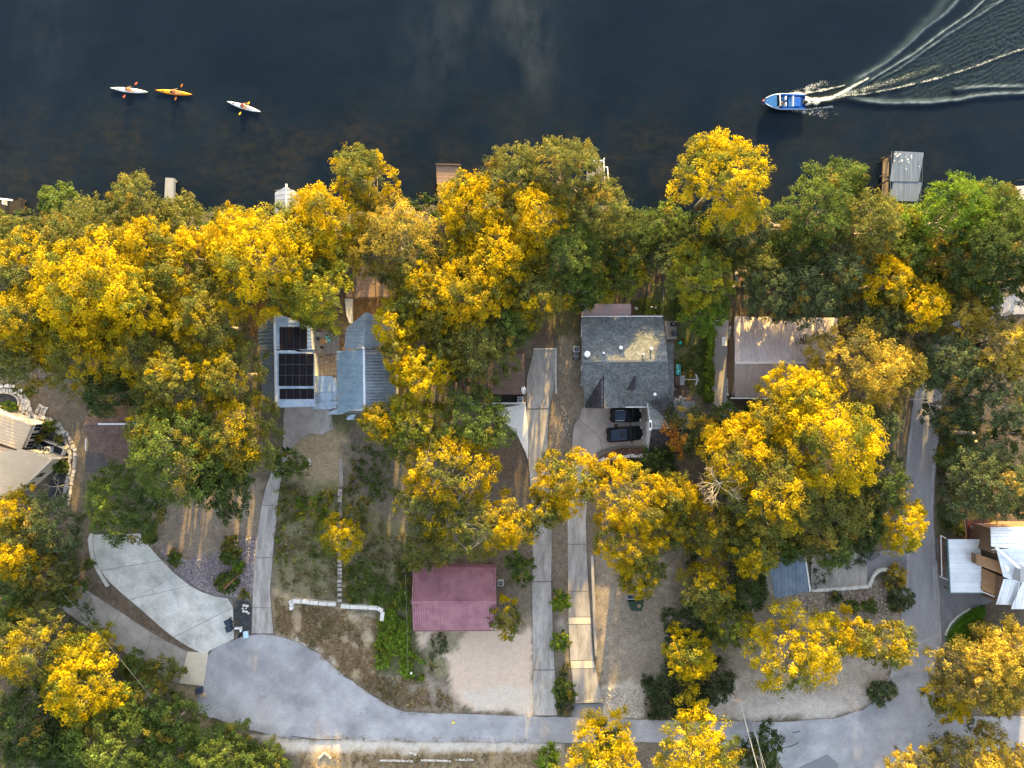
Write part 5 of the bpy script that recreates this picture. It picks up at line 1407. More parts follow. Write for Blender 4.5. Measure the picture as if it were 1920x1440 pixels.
T(1400, 425, 52, 11, 'oak', 'grey-green skirt tree beneath the great round yellow crown', leaf=.105)
T(1330, 300, 52, 14, 'olive', 'grey-olive tree showing behind the great round yellow crown')
T(1312, 520, 68, 12, 'lime', 'lime green tree over the back lawn of the grey house')
T(1326, 586, 46, 9, 'bright', 'bright green tree at the head of the ivy hedge')
T(1372, 474, 30, 8, 'oak', 'added slim grey shade oak just north of the curved pale stone steps', leaf=.10)  # oak added to shade the back slope of the cottage roof
T(1418, 500, 50, 10, 'olive', 'olive tree above the curved pale stone steps')
T(1310, 452, 56, 7, 'dark', 'dark shaded tree between the great yellow crown and the lime tree on the lawn')
T(1362, 455, 44, 7, 'oak', 'greyish tree left in the shade at the foot of the great yellow crown', leaf=.105)
T(1100, 540, 44, 8, 'green', 'dull green tree west of the small round lime tree')
T(820, 610, 52, 11, 'mixed', 'brown-gold tree in the hollow east of the brilliant yellow pair')
T(770, 520, 56, 12, 'mixed', 'olive and gold tree beside the boardwalk landing')
T(110, 590, 60, 13, 'yellow', 'yellow tree under the western rim of the flat-topped giant')
T(1612, 585, 40, 9, 'oak', 'grey oak at the north-east corner of the cottage roof', leaf=.105)
T(1700, 540, 36, 9, 'mixed', 'small gold-specked tree between the two golden ones')
T(1700, 470, 56, 9, 'green', 'shaded green tree south of the vivid green pair')
T(1845, 560, 40, 6, 'green', 'green tree on the verge of the pale far road')
T(1780, 780, 40, 8, 'oak', 'grey oak on the shady side of the narrow road above the fallen trunk', leaf=.105)
T(1330, 1000, 60, 9, 'mixed', 'olive-gold tree in the shaded gap south of the bleached branches')
T(1395, 1010, 46, 10, 'olive', 'olive tree below the yellow and olive one')
T(10, 1140, 52, 9, 'green', 'green tree at the frame edge north of the yellow pair')
T(110, 1400, 60, 8, 'dark', 'dark green tree between the two largest south-western ones')
T(250, 1330, 56, 8, 'green', 'mid-green tree beneath the brilliant yellow one')
T(300, 1425, 56, 7, 'green', 'green tree at the bottom edge east of the large one')
# north-east bank
T(1536, 388, 80, 13, 'green', 'broad green tree on the bank just west of the metal boathouse')
T(1588, 335, 42, 11, 'green', 'narrow green tree reaching out beside the mossy dock')
T(1634, 420, 66, 13, 'olive', 'green tree with one golden patch south of the metal boathouse')
T(1500, 470, 62, 10, 'dark', 'dark green tree below the pink terrace wall')
T(1796, 402, 80, 12, 'bright', 'vivid green tree east of the metal boathouse')
T(1694, 418, 42, 8, 'bright', 'vivid green tree tucked under the metal boathouse roof edge')
T(1868, 402, 66, 11, 'green', 'olive-green tree behind the pale dock corner')
T(1838, 478, 74, 13, 'dark', 'dark green tree north of the bend in the narrow road')
T(1906, 476, 64, 13, 'dark', 'dark tree at the frame edge above the narrow road')
T(1940, 515, 52, 13, 'dark', 'added tall dark tree at the frame edge shading the pale far stretch of road')  # tree added at the frame edge to keep sun off the road
T(1450, 545, 62, 10.5, 'oak', 'grey-green oak above the west gable of the seam-roofed cottage', leaf=.10)
T(1516, 548, 64, 11, 'oak', 'spiky grey-green oak overhanging the back eave of the seam-roofed cottage', leaf=.10)
T(1575, 500, 70, 11, 'oak', 'dull oak east of the pink terrace wall', leaf=.105)
T(1662, 530, 56, 11, 'gold', 'saturated golden tree in the dark oaks')
T(1738, 578, 56, 11, 'gold', 'orange-gold tree over the hidden bend of the narrow road')
T(1792, 485, 52, 9, 'tan', 'pale straw-yellow small tree in front of the dark bank trees')
T(1660, 605, 46, 9, 'oak', 'small dull oak between the golden tree and the cottage roof', leaf=.105)
T(1808, 600, 50, 10, 'tan', 'brownish tree beside the pale far stretch of road')
T(1872, 650, 76, 12, 'tan', 'tan-tipped oak under the pale far stretch of road', leaf=.105)
T(1790, 680, 66, 11, 'oak', 'grey-green oak leaning over the shaded narrow road', leaf=.105)
T(1745, 690, 42, 7, 'bright', 'fresh green tree where the narrow road dips into shade')
T(1882, 745, 72, 11, 'oak', 'grey oak with pale limbs at the frame edge', leaf=.105, bare=.15)
T(1848, 905, 80, 11, 'oak', 'broad grey-green oak north of the silver-roofed house', leaf=.105)
T(1915, 920, 56, 10, 'oak', 'oak at the frame edge above the silver roofs', leaf=.105)
T(1800, 850, 34, 6, 'green', 'slender green tree on the shady verge of the narrow road')
T(1890, 830, 46, 7, 'dark', 'small dark tree beside a fallen limb', bare=.2)
# eastern grove
T(1622, 690, 100, 12, 'tan', 'wide tan-gold oak over the east end of the cottage roof', leaf=.105)
T(1700, 690, 46, 10, 'tan', 'tan-gold oak limb cluster reaching over the narrow road', leaf=.105)
T(1500, 735, 60, 13, 'lemon', 'brilliant yellow tree at the cottage front eave')
T(1448, 790, 60, 13, 'gold', 'golden tree south of the cottage front garden')
T(1560, 828, 108, 16, 'lemon', 'largest brilliant yellow tree of the eastern grove')
T(1640, 800, 50, 11, 'oak', 'olive-grey tree between the largest yellow crown and the road', leaf=.105)
T(1392, 850, 78, 14, 'yellow', 'yellow tree beside the orange-tinged one')
T(1455, 930, 92, 15, 'mixed', 'yellow and olive tree south of the largest yellow crown')
T(1550, 960, 92, 12, 'olive', 'dull olive tree above the lower parking slab')
T(1648, 905, 62, 10, 'dark', 'dark green tree against the narrow road')
T(1692, 990, 54, 9, 'lemon', 'bright yellow tree bulging over the narrow road at the parking slab')
T(1620, 985, 48, 9, 'dark', 'dark green tree beside the bright yellow one that bulges over the road')
T(1418, 1030, 54, 12, 'mixed', 'gold-flecked tree above the blue-grey roof end')
T(1476, 1022, 40, 9, 'green', 'green tree partly covering the blue-grey roof end')
T(1562, 1030, 40, 10, 'green', 'green tree hanging over the lower parking slab')
T(1300, 812, 58, 7, 'orange', 'dark tree flecked orange and yellow at the garage wing')
T(1358, 790, 36, 5, 'green', 'small grey-green tree with reddish tips at the paved side drive')
T(1330, 1112, 56, 10, 'mixed', 'dark tree with hanging golden sprays north of the junipers')
T(1395, 1110, 48, 8, 'dark', 'dark tree next to the one with hanging golden sprays')
T(1296, 1180, 50, 6, 'juniper', 'dark green juniper below the golden sprays', name='juniper_tree', leaf=.10)
T(1372, 1175, 44, 9, 'lime', 'yellow-lime feathery tree among the junipers', leaf=.10)
T(1295, 1232, 50, 9, 'lemon', 'spiky yellow tree on dark junipers', leaf=.10)
T(1270, 1295, 56, 5, 'juniper', 'sprawling dark juniper near the lower road', name='juniper_tree', leaf=.10)
T(1340, 1285, 44, 4.5, 'juniper', 'low dark juniper east of the sprawling one', name='juniper_tree', leaf=.10)
T(1500, 1222, 94, 13, 'lemon', 'domed brilliant yellow tree in the corner between the two roads')
T(1600, 1195, 42, 10, 'yellow', 'small yellow tree on the east side of the domed yellow one')
T(1666, 1208, 54, 9, 'mixed', 'yellow-green tree at the inner corner of the road junction')
T(1845, 1262, 84, 10, 'tan', 'feathery straw-gold tree beyond the junction', leaf=.105)
T(1905, 1225, 56, 9, 'tan', 'straw-gold tree at the frame edge south of the silver roofs', leaf=.105)
T(1790, 1310, 50, 7, 'gold', 'small gold tree overhanging the lit corner of the junction', leaf=.105)
T(1895, 1300, 46, 7, 'tan', 'straw-gold tree leaning towards the east arm of the junction', leaf=.105)
# bottom edge
T(1310, 1420, 92, 11, 'lemon', 'wide yellow tree at the bottom edge beside the power lines')
T(1135, 1425, 78, 8, 'lemon', 'yellow tree at the bottom edge by the tan road strip')
T(1140, 1392, 32, 6, 'green', 'small green tree peeking from behind the bottom-edge yellow one')
T(1028, 1430, 30, 3, 'bright', 'low green bush on the dry verge', name='leafy_bush')
T(1432, 1408, 42, 6, 'dark', 'dark green tree crossed by the power lines')
T(1830, 1432, 72, 8, 'tan', 'straw-yellow tree at the bottom edge south of the junction', leaf=.105)
T(1720, 1440, 46, 7, 'tan', 'straw-yellow tree at the bottom edge by the asphalt patch', leaf=.105)
T(1905, 1430, 40, 7, 'tan', 'straw-yellow tree in the bottom corner', leaf=.105)
# south-west corner
T(150, 1285, 82, 11, 'lemon', 'brilliant yellow tree below the grey concrete drive')
T(52, 1212, 76, 11, 'mixed', 'yellow tree at the frame edge beside the brilliant one')
T(160, 1232, 50, 9, 'lime', 'green-yellow tree overhanging the grey concrete drive')
T(22, 1040, 56, 11, 'yellow', 'orange-yellow tree below the cream house')
T(90, 985, 62, 10, 'oak', 'grey-green tree between the cream house and the pole')
T(70, 1075, 62, 9, 'olive', 'olive-green tree around the leaning pole')
T(30, 960, 40, 10, 'gold', 'golden tree at the corner of the cream roof')
T(122, 1112, 32, 6, 'green', 'small green tree at the foot of the leaning pole')
T(246, 1252, 24, 4, 'green', 'green bushy tree on the lower kerb of the grey drive')
T(58, 1370, 84, 9, 'dark', 'darkest green tree in the south-west corner')
T(190, 1405, 92, 10, 'green', 'large green tree at the bottom edge of the south-west wood')
T(320, 1362, 58, 7, 'green', 'green tree south of the brilliant yellow one')
T(404, 1428, 66, 7, 'green', 'green tree bordering the turning circle verge')
T(300, 1262, 34, 4, 'olive', 'low yellow-flowered bush under the grey drive', name='flowering_bush')
T(490, 1432, 44, 4, 'green', 'low olive bush at the west end of the dry verge', name='leafy_bush')
# middle of the picture
T(744, 606, 54, 12, 'lemon', 'brilliant yellow tree over the north end of the blue corrugated roof')
T(790, 700, 56, 12, 'lemon', 'brilliant yellow tree east of the corrugated lit slope')
T(752, 668, 40, 12, 'gold', 'golden tree linking the two brilliant yellow ones beside the blue roof')
T(800, 560, 68, 12, 'mixed', 'green-gold tree uphill from the timber platform')
T(885, 545, 84, 14, 'yellow', 'yellow feathery tree north of the flat brown roof')
T(955, 600, 56, 11, 'green', 'green tree overhanging the top of the middle drive')
T(905, 650, 74, 12, 'olive', 'green tree with golden sprays covering the flat brown roof')
T(842, 665, 50, 11, 'mixed', 'golden-tipped tree west of the flat brown roof')
T(716, 792, 44, 11, 'yellow', 'yellow-edged tree at the south corner of the blue roof')
T(770, 800, 68, 11, 'lime', 'lime-green tree south of the corrugated lit slope')
T(885, 800, 78, 12, 'green', 'big green tree shading the white concrete wedge')
T(850, 880, 86, 13, 'yellow', 'open golden tree with pale twigs north of the maroon shed', bare=.12)
T(795, 945, 64, 11, 'mixed', 'sparse grey-gold tree west of the open golden one', bare=.15)
T(880, 985, 74, 12, 'mixed', 'thin-leaved gold and olive tree behind the maroon shed', bare=.15)
T(955, 985, 48, 11, 'gold', 'orange-gold tree beside the middle drive above the shed')
T(800, 1030, 46, 8, 'olive', 'olive tree touching the roof of the maroon shed')
T(975, 1068, 30, 4, 'green', 'green shrub between the maroon shed and the middle drive', name='leafy_shrub')
T(944, 1155, 34, 4.5, 'mixed', 'yellow-flecked shrub at the east wall of the maroon shed', name='leafy_shrub', sy=1.5)
T(640, 1003, 46, 5.6, 'lemon', 'small brilliant yellow tree alone on the weedy slope', bare=.1)
T(665, 960, 26, 5, 'olive', 'thin olive sapling behind the small brilliant yellow tree', bare=.3)
T(1062, 905, 70, 11, 'yellow', 'yellow tree arching over both long drives')
T(1020, 960, 40, 10, 'mixed', 'gold-green tree at the drive edge west of the arching yellow one')
T(1195, 935, 76, 12, 'gold', 'golden tree south of the curved white wall')
T(1270, 930, 48, 11, 'yellow', 'yellow tree between the golden one and the bleached branches')
T(1180, 1020, 62, 11, 'yellow', 'yellow tree over the bare yard east of the banded drive')
T(1205, 1080, 46, 9, 'mixed', 'olive-gold tree above the green garden cart')
T(1260, 985, 44, 9, 'mixed', 'gold and olive tree at the edge of the shaded yard')
T(1235, 870, 36, 5, 'dark', 'dark shrub below the garage wing', name='leafy_shrub')
T(1415, 780, 26, 2.6, 'bright', 'rounded bright green bush at the cottage front', name='leafy_bush')
for a, b, r, lb in ((1050, 1128, 21, 'round clipped green bush between the two long drives, northern one'), (1051, 1206, 20, 'round clipped green bush between the two long drives, middle one'), (1058, 1298, 22, 'loose green bush between the two long drives near the road')):
    T(a, b, r, 2.2, 'bright' if b < 1250 else 'green', lb, name='leafy_bush', group='bushes between the two long drives', leaf=.10, tuft=.42)
for a, b, r, lb in ((325, 1050, 15, 'small round green shrub on the west edge of the violet gravel'), (432, 1028, 22, 'green shrub with a yellow edge at the top of the violet gravel'), (430, 1045, 18, 'second green shrub at the top of the violet gravel'),
                    (446, 1064, 13, 'little lime shrub beside the rusty pole'), (424, 1094, 22, 'green shrub under the rusty pole'), (458, 1116, 11, 'small yellow-green shrub by the dark mulch corner'), (282, 1008, 13, 'green shrub at the head of the violet gravel'), (163, 1060, 10, 'small dark shrub by the curved white kerb'),
                    (90, 800, 12, 'green shrub in the dark bed of the cream house'), (112, 823, 9, 'olive shrub beside the flagstone curve'), (112, 876, 14, 'dark green shrub at the cream gable wall'), (70, 818, 14, 'olive shrub against the cream house windows'), (12, 764, 14, 'bright green shrub in the stone-ringed bed'), (54, 738, 9, 'green shrub just outside the stone-ringed bed'),
                    (602, 842, 0, '')):
    if r: T(a, b, r, 1.4 if r < 16 else 1.8, 'bright' if 'bright' in lb or 'lime' in lb else ('olive' if 'yellow' in lb or 'olive' in lb else 'green'), lb, name='leafy_shrub', group='low garden shrubs', leaf=.10, tuft=.38)
for a, b, r, lb in ((1600, 1140, 14, 'small green shrub on the stony slope under the parking slab'), (1632, 1138, 15, 'second green shrub on the stony slope nearer the road'), (1680, 1085, 24, 'dry brownish shrub inside the curled white wall'), (1690, 1125, 26, 'grey dry shrub at the road edge of the stony slope'), (1655, 1300, 26, 'grey-green shrub at the inner kerb of the junction'), (1845, 1190, 28, 'brown dry shrub beside the bright green grass clump'), (1570, 1120, 12, 'olive shrub on the stony slope')):
    T(a, b, r, 1.6, 'green' if 'green shrub' in lb and 'grey' not in lb else ('tan' if 'brown' in lb else 'oak'), lb, name='leafy_shrub', group='shrubs on the stony slope', leaf=.10, tuft=.4, bare=.15 if 'dry' in lb else 0)

# bleached bare tree and bare limbs

def branching(mb, p, d, L, r, depth, rng, gravity=0.0):
    n = 4; pts = [p]; q = p; dd = d
    for i in range(n):
        dd = (dd + Vector((rng.normal() * .16, rng.normal() * .16, rng.normal() * .08 + gravity))).normalized()
        q = q + dd * (L / n); pts.append(q)
    mb.tube([tuple(x) for x in pts], [r * (1 - .5 * i / n) for i in range(n + 1)], 5, cap=False)
    if depth == 0: return
    for k in range(3):
        i = 2 + (k % 3) if k else n
        i = min(n, i)
        a = (rng.random() - .5) * 1.9
        nd = Matrix.Rotation(a, 3, 'Z') @ dd; nd.z = dd.z * .6 + rng.normal() * .18
        branching(mb, pts[i], nd.normalized(), L * (.55 + .25 * rng.random()), r * .55, depth - 1, rng)
def bare_tree(px, py, label, z, spokes, L, r, seed, depth=2, mat=None):
    mat = mat or M_DEADWOOD
    rng = np.random.default_rng(seed)
    c = P(px, py, z); t = thing('bare_tree', label, 'tree', (c.x, c.y, 0))
    tm = MB(); tm.tube([(c.x, c.y, -.2), (c.x + .1, c.y, z * .6), tuple(c)], [r * 2.2, r * 1.8, r * 1.4], 7); obj('trunk', tm, M_DEADWOOD, t, smooth=True)
    for k, a in enumerate(spokes):
        m_ = MB(); branching(m_, c, Vector((math.cos(a), math.sin(a), .35)).normalized(), L * (.7 + .5 * rng.random()), r, depth, rng)
        obj('branch', m_, mat, t, smooth=True)
    return t
bare_tree(1348, 905, 'bleached bare tree spreading pale twigs among the yellow crowns', 11.5, [0.1, 5.9, 5.3, 4.8, 4.3, 3.8, 3.4, 2.6], 1.45, .042, 3, 3)
bare_tree(1722, 748, 'pale contorted bare limb reaching over the narrow road', 8.0, [5.4, 5.9, 0.2, 1.2], 1.7, .06, 8, 2, mat=M_GREYWOOD)
bare_tree(1393, 450, 'small grey bare tree by the pink terrace wall', 5.0, [0.3, 1.4, 2.4, 3.6, 5.2], 1.8, .05, 12, 2)
bare_tree(108, 912, 'little leafless brown tree against the cream gable wall', 2.6, [.2, 1.2, 2.2, 3.3, 4.5, 5.5], 1.0, .03, 15, 2)
lg = thing('fallen_log', 'grey fallen trunk with a broken limb in the shade east of the narrow road', 'log', P(1815, 830))
obj('trunk', MB().tube([P(1782, 812, .3), P(1800, 811, .35), P(1827, 813, .3)], [.34, .32, .28], 8), M_BARK, lg, smooth=True)
obj('branch', MB().tube([P(1828, 826, .5), P(1845, 850, 1.0), P(1858, 878, .6)], [.22, .18, .1], 7).tube([P(1852, 862, .9), P(1866, 880, .5)], [.12, .05], 5), M_BARK, lg, smooth=True)

# ------------------------------------------------------------------ ground cover nobody could count
def cover(name, poly, n, pal, hgt, size, per=26, rad=.35, seed=1):
    rng = np.random.default_rng(seed)
    q = scatter(poly, int(n * 1.35), rng)
    q = q[vnoise(q[:, 0], q[:, 1], 22, seed + 50) + (rng.random(len(q)) - .5) * .25 > .36]; n = len(q)
    cen = np.array([tuple(P(a, b, 0)) for a, b in q]); cen[:, 2] = hgt * (.4 + .8 * rng.random(n))
    p = PAL[pal]; pc = np.array([x[0] for x in p]); pw = np.cumsum([x[1] for x in p])
    tv = .6 * vnoise(cen[:, 0], cen[:, 1], 2.2, seed) + .4 * rng.random(n)
    order = np.argsort(np.argsort(tv)) / max(1, n - 1) * .9999
    cols = pc[np.searchsorted(pw / pw[-1], order)] * np.exp(rng.normal(size=(n, 1)) * .2)
    V, Cc = leaf_cloud(cen, rad * (.6 + .8 * rng.random(n)), per, size, cols, rng, squash=.6)
    V[:, 2] = np.maximum(V[:, 2], .0)
    return soup(name, V, 3, Cc, M_LEAF, kind='stuff')
PAL['weed'] = [((.17, .165, .075), .4), ((.25, .205, .115), .35), ((.125, .165, .045), .25)]
PAL['dry'] = [((.33, .25, .145), .5), ((.25, .19, .11), .35), ((.17, .15, .065), .15)]
PAL['ivy'] = [((.16, .24, .03), .6), ((.17, .205, .03), .3), ((.08, .12, .03), .1)]
cover('weeds', [(530, 905), (640, 915), (690, 960), (775, 1010), (772, 1060), (770, 1120), (720, 1132), (645, 1130), (640, 1120), (530, 1108), (515, 1010)], 800, 'weed', .3, .10, 22, .36, 3)
cover('weeds', [(645, 1050), (770, 1050), (770, 1140), (650, 1130)], 300, 'green', .4, .10, 24, .42, 4)
cover('weeds', [(520, 920), (650, 915), (700, 990), (640, 1040), (520, 1060)], 170, 'lime', .45, .10, 24, .4, 51)
cover('weeds', [(690, 1120), (770, 1100), (772, 1190), (715, 1180)], 200, 'ivy', .3, .10, 24, .36, 52)
cover('weeds', [(660, 830), (740, 850), (730, 940), (650, 940)], 130, 'green', .35, .10, 22, .38, 53)
cover('weeds', [(560, 930), (620, 930), (612, 985), (565, 980)], 130, 'bright', .5, .10, 24, .4, 5)
cover('ivy', [(716, 1150), (768, 1160), (768, 1215), (800, 1245), (795, 1275), (740, 1262), (706, 1250), (704, 1205)], 520, 'ivy', .3, .12, 26, .34, 6)
cover('dry_grass', [(515, 1115), (545, 1130), (650, 1145), (716, 1165), (700, 1250), (740, 1310), (720, 1312), (640, 1258), (560, 1198), (515, 1186)], 1500, 'dry', .12, .07, 16, .25, 7)
cover('dry_grass', [(690, 1265), (800, 1275), (850, 1310), (850, 1332), (745, 1328)], 500, 'dry', .12, .07, 16, .25, 8)
cover('dry_grass', [(560, 1412), (1010, 1412), (1010, 1470), (560, 1470)], 900, 'dry', .1, .07, 14, .22, 9)
cover('weeds', [(800, 1186), (868, 1184), (850, 1212), (828, 1232), (834, 1266), (806, 1262)], 150, 'oak', .14, .07, 18, .25, 10)
cover('ivy', [(1331, 600), (1334, 600), (1333, 752), (1318, 752), (1322, 690), (1327, 640)], 260, 'ivy', .9, .12, 26, .36, 11)
cover('ground_cover', [(1418, 438), (1500, 440), (1500, 500), (1425, 500), (1416, 470)], 380, 'bright', .3, .11, 24, .4, 12)
cover('undergrowth', [(330, 1290), (370, 1345), (470, 1388), (520, 1420), (420, 1440), (300, 1360)], 420, 'green', .4, .11, 24, .45, 13)
cover('undergrowth', [(1200, 1262), (1330, 1290), (1330, 1345), (1215, 1345)], 300, 'juniper', .35, .10, 24, .4, 14)
cover('undergrowth', [(1755, 760), (1850, 780), (1860, 1000), (1760, 1000)], 380, 'dark', .3, .11, 22, .45, 15)
cover('undergrowth', [(1100, 865), (1260, 855), (1260, 900), (1110, 900)], 200, 'dark', .3, .1, 22, .4, 16)
cover('undergrowth', [(-30, 1000), (140, 1040), (200, 1200), (360, 1300), (480, 1400), (480, 1460), (-30, 1460)], 900, 'green', .6, .12, 20, .6, 17)
cover('undergrowth', [(0, 410), (300, 400), (700, 400), (1200, 400), (1600, 420), (1900, 400), (1900, 560), (1400, 560), (900, 520), (400, 640), (0, 620)], 800, 'green', .5, .13, 18, .6, 18)
cover('reeds', [(0, 398), (150, 390), (300, 380), (500, 394), (700, 378), (860, 358), (1050, 356), (1200, 386), (1300, 410), (1440, 420), (1560, 392), (1650, 372), (1780, 380), (1920, 376), (1920, 420), (1560, 440), (1300, 460), (1050, 410), (860, 400), (500, 440), (0, 440)], 1000, 'dark', .5, .13, 20, .6, 27)
cover('bank_undergrowth', [(0, 430), (300, 415), (500, 425), (700, 415), (860, 400), (1050, 398), (1200, 420), (1300, 436), (1440, 445), (1560, 428), (1650, 410), (1780, 410), (1920, 410), (1920, 470), (1560, 480), (1300, 470), (1050, 460), (860, 455), (500, 470), (0, 475)], 520, 'green', 2.1, .16, 50, 1.0, 31)
cover('bank_undergrowth', [(0, 560), (640, 470), (660, 500), (480, 570), (300, 690), (200, 660), (0, 640)], 260, 'dark', 1.8, .15, 60, 1.0, 32)
cover('bank_undergrowth', [(750, 470), (1010, 470), (1010, 540), (870, 560), (760, 540)], 170, 'dark', 1.8, .15, 60, 1.0, 33)
cover('bank_undergrowth', [(985, 455), (1110, 455), (1130, 490), (1085, 535), (1000, 535)], 120, 'dark', 2.8, .15, 70, 1.1, 35)  # extra shrubs added to block low sun on the long drives
cover('bank_undergrowth', [(550, 455), (660, 455), (655, 500), (640, 520), (570, 520)], 80, 'green', 2.8, .15, 60, 1.1, 37)  # extra shrubs added to keep low sun off the plank deck
cover('bank_undergrowth', [(1320, 455), (1380, 455), (1372, 500), (1330, 500)], 50, 'dark', 2.6, .15, 70, 1.0, 36)  # extra shrubs added to shade the cottage side drive
cover('bank_undergrowth', [(1400, 500), (1900, 490), (1850, 540), (1720, 560), (1590, 570), (1420, 570)], 220, 'dark', 1.8, .15, 60, 1.0, 34)
cover('undergrowth', [(1250, 900), (1660, 900), (1640, 1040), (1500, 1110), (1300, 1130), (1270, 1000)], 700, 'dark', .4, .12, 20, .5, 19)
cover('lawn_grass', [(1264, 640), (1330, 620), (1325, 745), (1268, 712)], 500, 'green', .04, .06, 14, .3, 20)
cover('lawn_grass', [(1192, 560), (1330, 545), (1330, 600), (1270, 600), (1240, 592), (1192, 590)], 450, 'green', .04, .06, 14, .3, 21)
cover('ground_cover', [(1066, 1240), (1078, 1330), (1050, 1345), (1042, 1320), (1044, 1262)], 120, 'oak', .2, .09, 20, .3, 22)
# yellow leaf litter under the small yellow tree and along the grove
PAL['fallen'] = [((.42, .27, .03), .6), ((.34, .18, .04), .4)]
cover('leaf_litter', [(622, 1060), (650, 1060), (652, 1170), (625, 1180)], 90, 'fallen', .02, .05, 8, .3, 23)
cover('leaf_litter', [(530, 820), (760, 820), (770, 1000), (560, 1100)], 160, 'fallen', .03, .05, 4, .4, 61)
cover('leaf_litter', [(1110, 1030), (1260, 1040), (1250, 1330), (1140, 1330)], 160, 'fallen', .03, .05, 4, .4, 62)
cover('leaf_litter', [(1370, 1200), (1660, 1200), (1650, 1330), (1380, 1345)], 170, 'fallen', .03, .05, 4, .4, 63)
cover('leaf_litter', [(280, 930), (500, 920), (490, 1010), (300, 1040)], 90, 'fallen', .03, .05, 4, .4, 64)
cover('leaf_litter', [(300, 540), (760, 540), (760, 760), (480, 640), (300, 720)], 700, 'fallen', .02, .06, 8, .4, 24)
cover('leaf_litter', [(1000, 880), (1300, 880), (1300, 1100), (1100, 1060)], 500, 'fallen', .02, .05, 7, .4, 25)
cover('leaf_litter', [(560, 1180), (800, 1300), (1000, 1335), (1000, 1385), (600, 1380), (420, 1340)], 60, 'fallen', .05, .05, 3, .3, 26)
# arching ornamental grass beside the road
def grass_clump(poly, n, label):
    rng = np.random.default_rng(77); V = []; Cc = []
    root = thing('ornamental_grass', label, 'grass', P(1818, 1170))
    for a, b in scatter(poly, n, rng):
        c = P(a, b, 0); t = rng.normal() * .5 - 2.5; L = .9 + .7 * rng.random(); w = .035
        d_ = Vector((math.cos(t), math.sin(t), 0)); s = Vector((-d_.y, d_.x, 0)) * w
        p0 = c; p1 = c + d_ * L * .45 + Vector((0, 0, L * .62)); p2 = c + d_ * L + Vector((0, 0, L * .35))
        col = np.array((.09, .19, .02)) * (.6 + .8 * rng.random())
        for tri in ((p0 - s, p0 + s, p1 + s), (p0 - s, p1 + s, p1 - s), (p1 - s, p1 + s, p2)):
            V += [tuple(x) for x in tri]; Cc.append(col)
    soup('blades', np.array(V), 3, np.array(Cc), M_LEAF, root)
grass_clump([(1780, 1196), (1790, 1170), (1805, 1155), (1830, 1138), (1846, 1132), (1846, 1150), (1832, 1180), (1812, 1204), (1800, 1214)], 1500, 'bright green arching grass clump behind the pale kerb')
# ------------------------------------------------------------------ cars
M_CARPAINT = pmat('black_car_paint', (.004, .005, .007), rough=.2, spec=.14)
M_CARPAINT2 = pmat('charcoal_car_paint', (.006, .007, .009), rough=.22, spec=.14)
M_CARROOF = pmat('dusty_blue_roof', (.013, .024, .052), (.02, .035, .068), 1.5, .35, spec=.2)
M_TYRE = pmat('tyre', (.015, .015, .016), rough=.9)
M_RIM = pmat('alloy', (.4, .4, .42), rough=.35, metal=.8)
M_CHROME = pmat('satin_rail', (.55, .57, .60), rough=.3, metal=.8)
M_LAMP = pmat('clear_lamp', (.5, .5, .5), rough=.1)
M_TAIL = pmat('red_lamp', (.22, .01, .01), rough=.2)
def rrect(x, w, z0, z1, r=.25, n=4):
    """a rounded cross-section in the y-z plane at x"""
    pts = []
    for cx, cz, a0 in ((w / 2 - r, z1 - r, 0), (-w / 2 + r, z1 - r, 90), (-w / 2 + r * .5, z0 + r * .5, 180), (w / 2 - r * .5, z0 + r * .5, 270)):
        rr = r if a0 < 180 else r * .5
        for k in range(n + 1):
            t = math.radians(a0 + 90 * k / n); pts.append(Vector((x, cx + math.cos(t) * rr, cz + math.sin(t) * rr)))
    return pts
